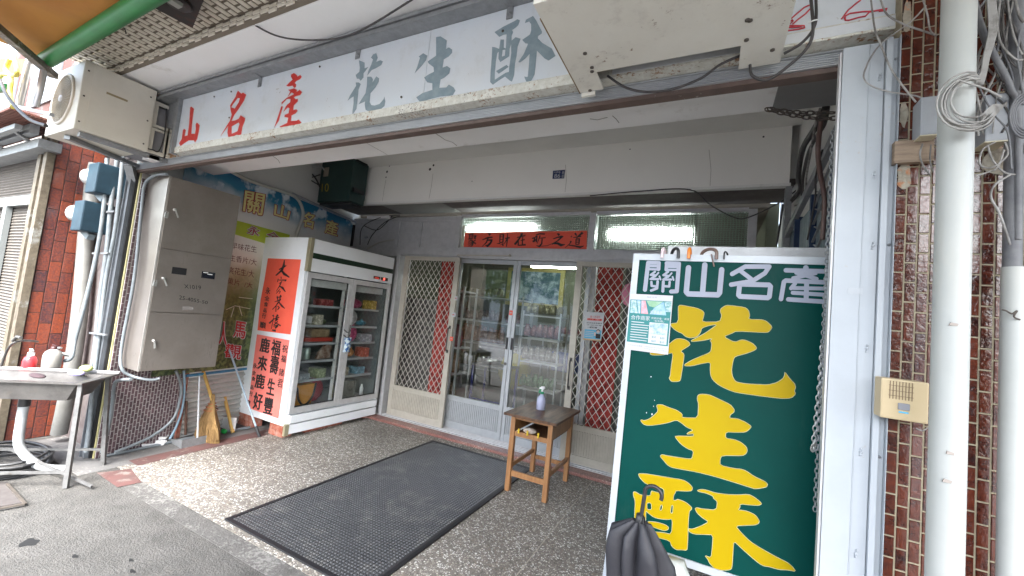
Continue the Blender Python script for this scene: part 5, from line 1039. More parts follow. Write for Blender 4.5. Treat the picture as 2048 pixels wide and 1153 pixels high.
b = MB().use(mat('dark_red_edge', (.40, .012, .012), .5))
BIG = (('人', [(441, 645), (455, 645), (452, 690), (438, 688)]), ('馬', [(470, 642), (493, 646), (489, 678), (466, 674)]), ('觀', [(452, 688), (484, 692), (480, 720), (448, 714)]))
for ch, q in GL: text_edge(b, ch, fw(0), q, .011)
b.use(WPAP)
text_edge(b, '永', fw(0), [(497, 452), (521, 456), (517, 473), (494, 468)], .008); text_edge(b, '全', fw(0), [(535, 462), (560, 468), (556, 485), (532, 479)], .008)
for ch, q in BIG: text_edge(b, ch, fw(0), q, .009)
b.build('letter_edge', None, ws)
b = MB().use(mat('cream_yellow', (.80, .72, .32), .5))
for ch, q in GL: text(b, ch, fw(20), q); text_edge(b, ch, fw(14), q, .004)
b.use(mat('deep_red_print', (.38, .015, .02), .5)); text(b, '永', fw(16), [(497, 452), (521, 456), (517, 473), (494, 468)]); text(b, '全', fw(16), [(535, 462), (560, 468), (556, 485), (532, 479)])
for ch, q in BIG: text(b, ch, fw(18), q); text_edge(b, ch, fw(12), q, .003)
b.use(mat('maroon_print', (.10, .02, .02), .5))
for s_, q in (('早味花生', [(464, 485), (514, 493), (513, 506), (462, 498)]), ('生香片/大', [(460, 509), (514, 519), (513, 532), (459, 522)]), ('爽花生/大', [(457, 533), (509, 542), (508, 556), (456, 547)]), ('菓片  /大', [(455, 555), (506, 566), (505, 578), (454, 568)])): text(b, s_, fw(0), q)
b.build('lettering', None, ws)
b = MB().use(mat('faint_white_print', (.5, .5, .42), .6))
for q in ([(452, 620), (470, 612), (500, 618)], [(462, 635), (468, 615)], [(478, 612), (484, 632)], [(478, 595), (505, 598)]): b.tube([ow(u, v, .0432) for u, v in q], .004, 5)
b.build('line_drawing', None, ws)
# white conduits over the sign
b = MB().tube(spline([ow(462, 343, .07), ow(500, 362, .07), ow(560, 382, .07), ow(590, 394, .07), ow(602, 410, .07), ow(606, 432, .07), ow(598, 456, .07), ow(590, 480, .07)], 8), .019, 12); tag(b.build('bent_conduit', mat('ivory_conduit', (.48, .49, .45), .5)), 'ivory plastic conduit bending down over the printed wall sign', 'conduit')
b = MB().tube([ow(585, 388, .06), ow(660, 423, .06), ow(715, 446, .06), ow(760, 470, .09), (-4.58, 4.24, 2.42)], .017, 12); tag(b.build('wrapped_conduit', mat('grey_wrap', (.34, .36, .40), .7, c2=(.26, .28, .32), vs=20)), 'grey wrapped conduit following the top edge of the wall sign towards the door', 'conduit')
b = MB().tube(spline([oy(788, 480, 4.2), oy(760, 485, 4.2), oy(735, 498, 4.2)], 5), .010, 8); tag(b.build('bent_conduit', mat('ivory_conduit2', (.48, .46, .42), .5)), 'short ivory conduit curving beside the end of the wrapped one', 'conduit')
# side window right of the wall sign
sw = thing('side_window', 'narrow bright louvred window in the left wall beyond the printed sign', 'window', tuple(ow(735, 470)))
b = MB(); b.prism([wp(2.78, 2.15, .01), wp(3.2, 2.15, .01), wp(3.2, 2.62, .01), wp(2.78, 2.62, .01)], WN * .01); b.build('pane', mat('pale_green_pane', (.50, .58, .42), .4), sw)
b = MB()
for k in range(16): b.box(0, 0, 0, 0, 0, 0) if False else b.prism([wp(2.80, 2.16 + k * .028, .025), wp(2.92, 2.16 + k * .028, .025), wp(2.92, 2.172 + k * .028, .03), wp(2.80, 2.172 + k * .028, .03)], WN * .004)
b.build('louvre', WHITEPL, sw)
b = MB(); b.prism([wp(2.72, .9, .01), wp(2.775, .9, .01), wp(2.775, 2.62, .01), wp(2.72, 2.62, .01)], WN * .04); b.build('frame', BLACKR, sw)

# steel meter cabinet
cb = thing('steel_cabinet', 'tall grey brown steel utility cabinet with three doors hung on the left wall', 'cabinet', (-4.2, 1.9, .75))
CXF = -4.08; k_ = 4.08 / 4.0; ya, yb_ = 1.602 * k_, 2.163 * k_; za, zb = 1.5 + (.767 - 1.5) * k_, 1.5 + (2.352 - 1.5) * k_
b = MB(); b.bbox(-4.42, CXF - .004, ya, yb_, za, zb, .004); b.build('body', CABIN, cb)
b = MB(); b.box(CXF - .0038, CXF + .001, ya, ya + .012, za, zb); b.build('edge_strip', CABEDGE, cb)
zs_ = [za, ox(446, 630.5, CXF).z, ox(461, 519, CXF).z, zb]
for i in range(3):
    b = MB(); b.bbox(CXF - .0035, CXF + .006, ya + .014, yb_ - .004, zs_[i] + .003, zs_[i + 1] - .003, .002); d = b.build('door', CABIN, cb)
    c = [(307, 682), (326, 557), (349, 420)][i]; c = ox(*c, CXF + .006)
    b = MB(); b.lathe([(.012, 0), (.012, .012), (0, .013)], c, 10, (1, 0, 0)); b.beam(c + V((.014, 0, 0)), c + V((.016, .028 if i else .01, -.060)), .010, .006, (1, 0, 0)); b.build('handle', bpy.data.materials.get('pale_handle') or mat('pale_handle', (.45, .45, .43), .4, .3), d, root=cb)
b = MB(); t1, t2 = ox(345, 534, CXF + .007), ox(372, 549, CXF + .007); b.box(CXF + .0065, CXF + .0085, t1.y, t2.y, t1.z - .058, t1.z); b.build('meter_window', BLACKR, cb)
b = MB(); t1, t2 = ox(404, 543, CXF + .007), ox(429, 556, CXF + .007); b.box(CXF + .0065, CXF + .0085, t1.y, t2.y, t1.z - .058, t1.z); w_ = b.build('meter_window', mat('window_dark_blue', (.01, .012, .02), .2), cb)
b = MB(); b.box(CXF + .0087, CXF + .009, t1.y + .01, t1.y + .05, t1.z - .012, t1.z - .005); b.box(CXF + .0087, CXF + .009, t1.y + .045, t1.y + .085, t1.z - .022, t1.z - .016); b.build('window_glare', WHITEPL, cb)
b = MB(); t1 = ox(365, 613, CXF + .007); b.box(CXF + .0065, CXF + .008, t1.y, t1.y + .085, t1.z - .03, t1.z); b.build('label', mat('grey_label', (.22, .2, .19), .6), cb)
fcab = lambda x, y: ox(x, y, CXF + .0068)
b = MB(); text(b, '25-4055-50', fcab, [(359, 591), (416, 603), (415, 609), (358, 599)]); text(b, 'X1019', fcab, [(368, 569), (402, 572), (402, 580), (369, 577)], 0); b.build('marker_writing', BLACKP, cb)
b = MB()
for u, v in ((332, 430), (309, 567)): c = ox(u, v, CXF + .006); b.box(CXF + .006, CXF + .02, c.y - .012, c.y + .012, c.z - .025, c.z + .012); b.tube([c + V((.012, -.008, .012)), c + V((.012, -.008, .026)), c + V((.012, .008, .026)), c + V((.012, .008, .012))], .003, 6)
b.build('padlock', mat('padlock', (.4, .4, .38), .35, .5), cb)
# conduits round the cabinet
b = MB().tube(spline([oy(334, 349, 1.60), oy(310, 352, 1.60), oy(290, 370, 1.60), oy(283, 420, 1.60), oy(268, 560, 1.60), oy(244, 690, 1.60), oy(243, 735, 1.60), oy(262, 752, 1.66), oy(300, 760, 1.75), oy(320, 757, 1.80)], 8), .012, 10); tag(b.build('grey_conduit', PVCG), 'thin grey conduit curving down the street side of the steel cabinet', 'conduit')
b = MB().tube(spline([oy(262, 759, 1.62), oy(236, 762, 1.60), oy(228, 775, 1.60), oy(222, 830, 1.60), oy(204, 905, 1.60)], 6), .013, 10); tag(b.build('grey_conduit', PVCG), 'grey conduit turning down in front of the mosaic tiling', 'conduit')
b = MB().tube(spline([ow(352, 742, .08), ow(362, 770, .08), ow(360, 800, .08), ow(345, 840, .08), ow(300, 875, .08), ow(230, 905, .08)], 8), .013, 8)
tag(b.build('grey_hose', PVCG), 'grey hose sweeping from under the cabinet down to the floor', 'hose')
b = MB().tube(spline([ow(368, 742, .07), ow(369, 780, .07), ow(364, 820, .07), ow(352, 855, .07), ow(340, 878, .07)], 8), .011, 8); tag(b.build('grey_hose', mat('blue_grey_hose', (.22, .32, .40), .5)), 'blue grey hose beside the sweeping one under the cabinet', 'hose')
b = MB().tube([ow(373, 803, .06), ow(371, 870, .06)], .012, 8); tag(b.build('rusty_stake', mat('rusty_brown', (.10, .05, .035), .8)), 'short rusty brown stake against the corrugated sheet', 'stake')

# dark green electrical box at the fascia
gb = thing('green_junction_box', 'dark green electric box numbered 10 hung high by the left end of the fascia', 'electric box', (-4.3, 3.5, 2.75))
y_ = 3.45; a, c = oy(645, 322, y_), oy(697, 402, y_)
b = MB(); b.bbox(a.x + .0, c.x, y_, y_ + .25, c.z, a.z + .05, .012); b.build('box', DGREENB, gb)
b = MB(); b.bbox(c.x + .001, c.x + .03, y_ + .03, y_ + .2, c.z + .13, c.z + .18, .004); b.bbox(c.x + .001, c.x + .03, y_ + .03, y_ + .2, a.z - .04, a.z, .004); b.bbox(a.x + .03, c.x - .02, y_ + .02, y_ + .22, c.z - .03, c.z - .001, .004); b.build('lug', BLACKR, gb)
b = MB(); text(b, '10', lambda x, y: oy(x, y, y_ - .001), [(644, 368), (658, 367), (657, 384), (643, 384)]); b.build('number', mat('yellow_number', (.35, .26, .03), .6), gb)
b = MB(); q0, q1 = oy(649, 336, y_ - .002), oy(656, 353, y_ - .002); b.box(q0.x, q1.x, y_ - .004, y_ - .0005, q1.z, q0.z); b.build('tag', mat('tan_tag', (.35, .3, .24), .6), gb)
for i, (pts, r, lab) in enumerate((
  ([(488, 350), (540, 358), (600, 360), (640, 350)], .007, 'thin black cable sagging towards the dark green box'),
  ([(550, 336), (600, 350), (640, 372)], .008, 'black cable slanting down to the dark green box'),
  ([(575, 333), (620, 345), (642, 378)], .010, 'thick black cable next to the slanting one by the green box'))):
    cable('cable', lab, CABLE, pts, 3.4, r)
cable('cable', 'short white cable arching into the dark green box', mat('white_cable', (.5, .5, .5), .5), [(612, 345), (620, 336), (640, 333), (648, 340)], 3.38, .010)
for i, (pts, lab) in enumerate((([(800, 432, 4.2), (770, 445, 4.15), (745, 470, 4.1), (735, 490, 4.1)], 'black wire hanging down beside the louvred window'), ([(800, 430, 4.2), (760, 436, 4.1), (725, 455, 4.0), (720, 490, 4.1)], 'second black wire hanging beside the louvred window'), ([(785, 432, 4.2), (756, 460, 4.2), (728, 452, 4.1)], 'looped black wire above the fridge'))):
    cable('cable', lab, CABLE, pts, 4.1, .006)
b = MB(); b.box(-4.45, -4.05, 4.10, 4.14, 2.66, 2.70); tag(b.build('dead_tube_fixture', WHITEPL), 'unlit white tube fitting above the fridge near the door header', 'light fixture')

# ------------------------------------------------------------------ brooms, dustpan and other things along the left wall
dp = thing('dustpan', 'galvanised dustpan with a long thin upright handle by the left wall', 'dustpan', tuple(oz(390, 890)))
a, c, d, e = oz(362, 898), oz(417, 886), oz(410, 872), oz(330, 880)
b = MB(); b.prism([a + V((0, 0, .002)), c + V((0, 0, .002)), d + V((0, 0, .002)), e + V((0, 0, .002))], (0, 0, .004)); b.prism([a, c, c + V((0, .003, .075)), a + V((0, .003, .075))], (.0, .006, 0)); b.prism([c, d, d + V((0, 0, .03)), c + V((0, 0, .075))], (-.004, 0, 0)); b.prism([a, e, e + V((0, 0, .015)), a + V((0, 0, .075))], (.004, 0, 0)); b.build('pan', GALV, dp)
hb = (a + c) / 2 + V((0, .01, .07)); ht = oy(399, 752, hb.y - .02); b = MB().tube([hb, ht], .0085, 8); b.build('handle', ALUW, dp)
br_ = thing('straw_broom', 'straw broom with a bamboo handle standing bristles down behind the dustpan', 'broom', tuple(oz(412, 880)))
b = MB(); cb_ = oz(413, 880); n = 20; vs = []; K = 7; b.smooth = True
prof = [(.00, .115), (.03, .118), (.10, .108), (.18, .082), (.26, .052), (.33, .028), (.42, .018)]
for i, (h_, r) in enumerate(prof):
    for j in range(n):
        a_ = 2 * math.pi * j / n; rr = r * (1 + .10 * math.sin(5 * a_ + i) + random.uniform(-.04, .04)); vs.append(cb_ + V((1.5 * rr * math.cos(a_) * (1 if math.cos(a_) > 0 else .9), .45 * rr * math.sin(a_), h_ + .02 + (.012 * math.sin(3 * a_) if i < 2 else 0))))
b.add(vs, [(i * n + j, i * n + (j + 1) % n, (i + 1) * n + (j + 1) % n, (i + 1) * n + j) for i in range(K - 1) for j in range(n)] + [tuple(range(n))])
b.smooth = False
for k in range(260):
    a_ = random.uniform(0, 6.283); p = cb_ + V((.178 * math.cos(a_), .062 * math.sin(a_), .012)); q = cb_ + V((.03 * math.cos(a_), .02 * math.sin(a_), .34)); b.tube([p + V((random.uniform(-.02, .02), 0, -.005)), (p * .55 + q * .45) + V((.028 * math.cos(a_), .02 * math.sin(a_), 0)), q], .0024, 4)
b.build('bristles', STRAW, br_)
b = MB().tube([cb_ + V((0, 0, .38)), oy(405, 738, cb_.y)], .015, 10); b.build('handle', BAMB, br_)
b = MB()
for h_ in (.29, .32, .35): b.lathe([((.058 - (h_ - .29) * .4), -.004), ((.060 - (h_ - .29) * .4), 0), ((.058 - (h_ - .29) * .4), .004)], cb_ + V((0, 0, h_)), 14)
b.build('binding', mat('binding_red', (.30, .09, .03), .7), br_)
b = MB().tube([oz(432, 860) + V((0, 0, .0)), oy(412, 738, 2.42)], .011, 8); tag(b.build('dark_stick', mat('dark_purple_stick', (.05, .03, .045), .5)), 'dark stick leaning behind the straw broom', 'stick')
bb = thing('upturned_broom', 'long bamboo handled broom stood upside down, its head under the wall banner', 'broom', tuple(oz(465, 865)))
p0 = oz(466, 866); p1 = oy(438, 745, p0.y + .02)
b = MB(); b.tube([p0, p0.lerp(p1, .33), p0.lerp(p1, .66), p1], [.018, .017, .016, .015], 10)
for t_ in (.45, .9): b.lathe([(.0175, -.004), (.0185, 0), (.0175, .004)], p0.lerp(p1, t_), 10, p1 - p0)
b.build('handle', BAMB, bb)
b = MB(); p2 = oy(436, 712, p0.y + .03); b.smooth = True; b.tube([p1 - V((0, 0, .03)), p1, p1.lerp(p2, .3), p1.lerp(p2, .7), p2], [.018, .03, .038, .03, .022], 12); b.build('bristles', STRAW, bb)
b = MB(); p3 = oy(436, 645, p0.y + .03); b.smooth = True; b.tube([oy(430, 718, p0.y + .03), oy(438, 690, p0.y + .03), p3], [.05, .035, .015], 8); tag(b.build('purple_cloth', mat('purple_cloth', (.03, .015, .09), .9)), 'dark purple cloth hanging above the upturned broom', 'cloth')
b = MB(); a_, c_ = oz(519, 874), oy(449, 672, 2.55); b.tube([a_, a_.lerp(c_, .10)], .015, 10); mp_ = b.build('mop_pole', BLACKR); tag(mp_, 'pale blue pole with a black foot leaning against the fridge side', 'pole'); b = MB().tube([a_.lerp(c_, .1005), c_], .010, 10); b.build('shaft', mat('pale_blue_pole', (.32, .42, .50), .4), mp_)
b = MB(); a_ = oz(441, 862); b.prism([a_ + V((-.14, .06, 0)), a_ + V((.13, .05, 0)), a_ + V((.13, .05, .15)), a_ + V((-.14, .06, .10))], (0, .02, 0)); tag(b.build('plastic_sheet', WHITEPL), 'small white plastic panel leaning low behind the upturned broom', 'panel')
b = MB(); a_ = oz(447, 868); b.smooth = True; b.sphere(a_ + V((0, 0, .025)), .035, (1.2, .7, .7), 10); tag(b.build('green_brush', GREENPL), 'small green plastic brush on the floor by the straw broom', 'brush')
for i, (u, v, lab) in enumerate(((302, 891, 'lower of the two white foam trays on the floor by the left wall'), (306, 885, 'upper of the two white foam trays on the floor by the left wall'))):
    a_ = oz(u, v); b = MB(); z = .002 + i * .028; R_ = Matrix.Rotation(math.radians(60), 3, 'Z'); q = [(-.10, -.045), (.10, -.045), (.11, 0), (.10, .045), (-.10, .045), (-.11, 0)]
    lo = [a_ + R_ @ V((x * .88, y * .8, z)) for x, y in q]; hi = [a_ + R_ @ V((x, y, z + .024)) for x, y in q]; inn = [a_ + R_ @ V((x * .9, y * .8, z + .024)) for x, y in q]; bt = [a_ + R_ @ V((x * .8, y * .7, z + .006)) for x, y in q]; vs = lo + hi + inn + bt
    b.add(vs, [tuple(range(6))] + [(k * 6 + j, k * 6 + (j + 1) % 6, k * 6 + 6 + (j + 1) % 6, k * 6 + 6 + j) for k in range(3) for j in range(6)] + [tuple(range(18, 24))]); tag(b.build('foam_tray', WHITEPL), lab, 'tray')
b = MB().tube([(-4.40, 1.62, .012), oz(340, 885, .012), oz(420, 868, .012), oz(500, 855, .012)], .012, 8); tag(b.build('floor_pipe', PVCG), 'thin grey pipe lying along the foot of the left wall', 'pipe')

# ================================================================== TABLE, SPRAY BOTTLE, MAT
tb = thing('school_desk', 'small old wooden school desk with dark worn top standing before the glass doors', 'desk', (-1.3, 3.53, 0))
b = MB(); b.bbox(-1.555, -1.065, 3.20, 3.88, .640, .662, .004); b.build('top', WOODT, tb)
for x0_, y0_, sp_ in ((-1.50, 3.25, 1), (-1.155, 3.25, 1), (-1.155, 3.79, 1), (-1.50, 3.79, 1)):
    b = MB(); b.bbox(x0_, x0_ + .042, y0_, y0_ + .045, 0, .6395, .004); b.build('leg', WOOD, tb)
b = MB(); b.box(-1.457, -1.156, 3.258, 3.276, .47, .51); b.box(-1.457, -1.156, 3.258, 3.276, .612, .6393); b.box(-1.457, -1.156, 3.80, 3.82, .49, .6393)
b.box(-1.490, -1.468, 3.296, 3.789, .50, .6393); b.box(-1.140, -1.120, 3.296, 3.789, .50, .6393); b.build('apron', WOOD, tb)
b = MB(); b.box(-1.467, -1.141, 3.277, 3.799, .475, .485); b.build('book_shelf', WOODT, tb)
b = MB(); b.box(-1.457, -1.156, 3.262, 3.282, .13, .175); b.box(-1.457, -1.156, 3.805, 3.822, .13, .165); b.box(-1.142, -1.122, 3.296, 3.789, .19, .225); b.box(-1.490, -1.470, 3.296, 3.789, .19, .225); b.build('stretcher', WOOD, tb)
for i, x in enumerate((-1.418, -1.335, -1.235)):
    b = MB(); b.tube([(x, 3.252, .50), (x, 3.252, .54)], .009, 8); b.build('yellow_peg', mat('peg_yellow', (.7, .5, .03), .5) if i == 0 else bpy.data.materials['peg_yellow'], tb)
b = MB(); b.smooth = True; b.sphere((-1.36, 3.36, .51), .05, (1.3, 1, .5), 10); tag(b.build('white_rag', mat('white_rag', (.6, .56, .5), .9, c2=(.35, .2, .12), vs=20, bump=.6)), 'crumpled white rag on the shelf inside the wooden desk', 'rag')
sb = thing('spray_bottle', 'small translucent violet spray bottle with green and white trigger on the desk', 'spray bottle', tuple(oz(1081, 820, .662)))
c = V(sb.location); b = MB(); b.lathe([(0, .001), (.038, .001), (.042, .008), (.042, .085), (.036, .11), (.018, .135), (.015, .145), (0, .145)], c, 20); b.build('bottle', mat('violet_bottle', (.42, .44, .60), .25, c2=(.46, .48, .64), vs=2, coat=.4), sb)
b = MB(); b.lathe([(.017, .1452), (.017, .165), (.010, .167), (0, .167)], c, 14); b.beam(c + V((-.03, 0, .150)), c + V((-.018, 0, .185)), .008, .012); b.build('collar', mat('spray_green', (.0, .22, .09), .4), sb)
b = MB(); b.lathe([(.008, .167), (.009, .185), (0, .187)], c, 10); b.bbox(c.x - .028, c.x + .016, c.y - .009, c.y + .009, c.z + .187, c.z + .203, .003); b.prism([c + V((-.01, -.009, .203)), c + V((.024, -.009, .198)), c + V((.018, -.009, .214)), c + V((-.012, -.009, .214))], (0, .018, 0)); b.build('trigger_head', WHITEPL, sb)

mt = thing('rubber_mat', 'long black perforated rubber mat leading to the glass doors', 'mat', (-2.1, 2.75, 0))
mx0_, mx1_, my0_, my1_ = -2.73, -1.50, 1.665, 3.86
b = MB(); b.box(mx0_ + .03, mx1_ - .03, my0_ + .03, my1_ - .03, .001, .006); b.build('base', RUBBER, mt)
b = MB(); b.bbox(mx0_, mx0_ + .03, my0_, my1_, .0005, .012, .003); b.bbox(mx1_ - .03, mx1_, my0_, my1_, .0005, .012, .003); b.bbox(mx0_ + .03, mx1_ - .03, my0_, my0_ + .03, .0005, .0118, .003); b.bbox(mx0_ + .03, mx1_ - .03, my1_ - .03, my1_, .0005, .0118, .003); b.build('border', mat('rubber_border', (.012, .012, .014), .5), mt)
b = MB(); pt = .0235; nx = int((mx1_ - mx0_ - .07) / pt); ny = int((my1_ - my0_ - .07) / pt)
for i in range(nx):
    for j in range(ny):
        x = mx0_ + .036 + i * pt; y = my0_ + .036 + j * pt
        if y > 3.55 and random.random() < .0: continue
        s0, s1 = .0155, .011; e = (s0 - s1) / 2; z0_, z1_ = .006, .0108
        b.add([(x, y, z0_), (x + s0, y, z0_), (x + s0, y + s0, z0_), (x, y + s0, z0_), (x + e, y + e, z1_), (x + s0 - e, y + e, z1_), (x + s0 - e, y + s0 - e, z1_), (x + e, y + s0 - e, z1_)], [(4, 5, 6, 7), (0, 1, 5, 4), (1, 2, 6, 5), (2, 3, 7, 6), (3, 0, 4, 7)])
b.build('raised_studs', wear(mat('dusty_rubber', (.060, .061, .064), .38, c2=(.036, .037, .040), vs=3, rv=.1), (.15, .145, .135), 7, .50, .72, big=2, amount=.7), mt)

# ================================================================== GREEN BOARD
gbd = thing('sign_board', 'tall green sign board with white and yellow characters leaning by the white pillar', 'sign board', (.03, 1.64, 0))
BL, BR2, TL_, TR_ = oy(1213, 1079, 1.60), V((.35, 1.60, .70)), oy(1268, 508, 1.68), V((.355, 1.68, 1.803))
BN = (BR2 - BL).cross(TL_ - BL).normalized()
if BN.y > 0: BN = -BN
UPB = (TL_ - BL).normalized(); RB = V((1, 0, 0))
Wb = .65; Hb = (TL_ - BL).length
def bp(s_, h_, d=0): return BL + RB * s_ + UPB * h_ + BN * d
ob = lambda d: (lambda x, y: onp(x, y, BL + BN * d, BN))
b = MB(); b.prism([bp(.012, .012, .001), bp(Wb - .012, .012, .001), bp(Wb - .012, Hb - .012, .001), bp(.012, Hb - .012, .001)], -BN * .012); b.build('panel', GRN, gbd)
b = MB()
for s0, s1, h0, h1 in ((0, Wb, Hb - .026, Hb), (0, Wb, 0, .024), (0, .024, .0245, Hb - .0265), (Wb - .016, Wb, .0245, Hb - .0265)): b.prism([bp(s0, h0, .006), bp(s1, h0, .006), bp(s1, h1, .006), bp(s0, h1, .006)], -BN * .028)
b.build('frame', mat('white_aluminium_frame', (.42, .45, .48), .35, .1), gbd)
Y1 = zoomed(1290, 600, 5.766, [(380,80),(400,62),(440,65),(600,95),(665,125),(685,155),(675,200),(660,255),(860,255),(885,180),(865,140),(870,105),(920,70),(960,62),(1150,85),(1195,120),(1210,180),(1195,225),(1350,228),(1400,245),(1455,295),(1467,325),(1425,375),(1380,380),(1050,362),(1000,390),(905,425),(1035,490),(1110,460),(1160,465),(1240,500),(1285,545),(1285,570),(1240,595),(1150,625),(1040,655),(1020,690),(1000,800),(1005,870),(1030,925),(1060,950),(1180,970),(1300,975),(1420,980),(1520,955),(1590,910),(1610,870),(1610,825),(1680,920),(1725,965),(1740,1010),(1722,1050),(1740,1085),(1690,1135),(1580,1140),(1480,1130),(1250,1100),(1050,1070),(950,1035),(850,985),(780,925),(755,870),(750,800),(755,720),(640,740),(540,765),(460,765),(455,745),(530,700),(620,660),(735,615),(760,590),(770,500),(748,470),(780,445),(680,470),(540,485),(530,470),(600,435),(700,380),(770,330),(835,285),(750,295),(655,325),(640,380),(600,430),(520,442),(465,425),(425,385),(390,375),(340,345),(300,305),(290,275),(385,265)])
Y2 = zoomed(1290, 600, 5.766, [(200,560),(265,520),(350,452),(400,445),(470,460),(510,490),(522,520),(480,550),(410,592),(452,625),(445,700),(430,800),(415,900),(405,935),(370,945),(305,945),(275,905),(290,880),(300,780),(325,612),(265,622),(210,638),(90,640),(58,628),(60,610),(120,600)])
Y3 = zoomed(1260, 770, 5.24, [(275,210),(330,205),(400,235),(490,265),(540,300),(550,320),(545,340),(600,345),(710,348),(718,200),(703,150),(710,110),(740,97),(820,100),(900,135),(1050,205),(1095,260),(1090,290),(1050,315),(1045,350),(1120,352),(1210,390),(1275,435),(1250,470),(1210,498),(1120,500),(1005,495),(1000,560),(1100,575),(1160,600),(1220,650),(1232,690),(1215,725),(1180,745),(965,742),(945,780),(945,845),(1110,880),(1160,882),(1215,900),(1300,960),(1420,1015),(1443,1040),(1435,1070),(1380,1085),(1310,1092),(1270,1080),(1080,1020),(900,965),(700,915),(500,880),(430,865),(390,840),(340,780),(315,750),(325,735),(345,732),(400,745),(600,775),(650,775),(665,692),(600,670),(530,620),(480,560),(470,535),(665,540),(668,515),(600,520),(595,512),(620,495),(665,475),(590,445),(540,400),(485,370),(400,400),(250,425),(180,428),(140,415),(108,375),(120,365),(150,375),(200,360),(250,320),(295,275)])
Zc = lambda p: zoomed(1250, 930, 5.17, p)
Y4 = [Zc([(140,92),(200,90),(300,105),(440,130),(600,155),(660,190),(700,235),(690,270),(640,275),(525,268),(522,290),(505,310),(498,365),(525,368),(545,355),(590,370),(640,395),(690,440),(690,460),(665,480),(655,600),(648,840),(640,885),(590,882),(525,880),(480,840),(462,785),(320,750),(290,725),(200,690),(190,740),(120,760),(95,700),(95,560),(105,370),(85,320),(85,280),(110,280),(160,312),(265,322),(270,270),(300,275),(380,300),(402,310),(400,250),(330,225),(215,200),(165,150),(140,110)]),
      Zc([(228,395),(270,395),(275,465),(228,462)]), Zc([(370,415),(388,418),(380,470),(358,470)]), Zc([(480,420),(498,420),(490,505),(470,495)]), Zc([(215,475),(240,500),(300,545),(360,560),(440,568),(490,560),(480,720),(400,700),(270,690),(215,680)])]
Y5 = Zc([(215,590),(260,585),(340,595),(420,620),(455,650),(440,675),(400,682),(330,660),(250,625),(215,610)])
Y6 = Zc([(745,265),(790,252),(850,262),(930,290),(1050,305),(1160,310),(1280,305),(1330,330),(1390,375),(1418,405),(1380,422),(1300,418),(1190,405),(1190,440),(1170,468),(1220,470),(1280,485),(1350,520),(1392,580),(1380,610),(1340,625),(1230,628),(1145,635),(1200,700),(1290,790),(1400,860),(1550,945),(1680,1010),(1730,1050),(1768,1105),(1690,1090),(1590,1085),(1490,1055),(1440,1050),(1390,1025),(1300,950),(1200,860),(1125,790),(1118,900),(1110,1040),(1100,1080),(1060,1092),(950,1090),(915,1065),(870,1015),(860,985),(822,935),(890,960),(900,860),(910,725),(820,722),(710,718),(660,690),(652,660),(700,665),(790,630),(865,590),(800,550),(745,500),(722,455),(740,442),(800,455),(943,468),(955,380),(915,350),(910,325),(840,295),(760,278)])
f1 = ob(.0018)
for polys in ([[Y1], [Y2]], [[Y3]], [Y4, [Y5], [Y6]]):
    b = MB().use(YEL)
    for q in polys: filled(b, f1, [chaikin(p) for p in q])
    b.use(OUTL)
    for q in polys:
        for p in q: edge_line(b, f1, chaikin(p), .0009)
    b.build('yellow_character', None, gbd)
# rounded white heading
def round_stroke(b, pts, w_, k):
    f_ = ob(.0016 + .00015 * k); P_ = [(1270 + x / 5.12, 500 + y / 5.12) for x, y in pts]; r = w_ / 5.12 / 2
    for i in range(len(P_) - 1):
        (xa, ya_), (xb, yb2) = P_[i], P_[i + 1]; a = math.atan2(yb2 - ya_, xb - xa)
        poly = [(xa + r * math.cos(a + math.pi / 2 + math.pi * j / 8), ya_ + r * math.sin(a + math.pi / 2 + math.pi * j / 8)) for j in range(9)] + [(xb + r * math.cos(a - math.pi / 2 + math.pi * j / 8), yb2 + r * math.sin(a - math.pi / 2 + math.pi * j / 8)) for j in range(9)]
        f2 = ob(.0016 + .00012 * (k % 14 + (i % 3) * 14)); b.add([f2(*p) for p in poly], [tuple(range(18))])
HEAD = (([(548,185),(525,430),(545,452),(848,462),(866,440),(888,205)],55), ([(715,155),(692,440)],55),
    ([(995,248),(1130,172),(1375,172),(1330,240),(1200,322),(985,357)],46), ([(1075,212),(1190,300)],44), ([(1072,352),(1372,360),(1388,378),(1376,480),(1360,492),(1075,478),(1060,462),(1072,352)],50),
    ([(1545,210),(1960,222)],46), ([(1750,185),(1750,215)],56), ([(1650,235),(1860,298)],40), ([(1850,240),(1620,292)],40), ([(1970,335),(1545,315),(1525,330),(1495,505)],46), ([(1598,395),(1640,345)],40), ([(1625,392),(1940,398)],38), ([(1615,440),(1925,460)],40), ([(1570,508),(1935,532)],46), ([(1758,330),(1752,515)],50),
    ([(135,135),(102,410)],42), ([(135,130),(245,133),(240,200)],38), ([(140,165),(240,168)],28), ([(140,198),(240,202)],24), ([(325,138),(450,142),(428,425),(370,428)],42), ([(325,140),(320,205)],36), ([(325,172),(440,176)],28), ([(325,205),(440,208)],24),
    ([(205,225),(160,258),(215,262),(158,300),(238,300)],22), ([(240,235),(205,275)],18), ([(250,272),(262,305)],18), ([(340,225),(290,260),(345,268),(290,305),(370,305)],22), ([(375,240),(340,280)],18), ([(385,278),(395,310)],18),
    ([(168,330),(170,370),(210,375)],24), ([(232,325),(225,395),(165,418)],26), ([(290,328),(285,425)],30), ([(290,372),(350,376),(355,330)],24))
for k0, k1 in ((0, 2), (2, 5), (5, 15), (15, len(HEAD))):
    b = MB()
    for k in range(k0, k1): round_stroke(b, HEAD[k][0], HEAD[k][1], k)
    b.build('white_character', PALE, gbd)
b = MB()
for u, v, r in ((1302, 754, .002), (1304, 829, .003), (1293, 826, .002), (1309, 801, .0012), (1307, 813, .0014)): c = ob(.0018)(u, v); b.prism([c + RB * (r * math.cos(a)) + UPB * (r * 1.3 * math.sin(a)) for a in (0, 1, 2, 3, 4, 5)], BN * .0004)
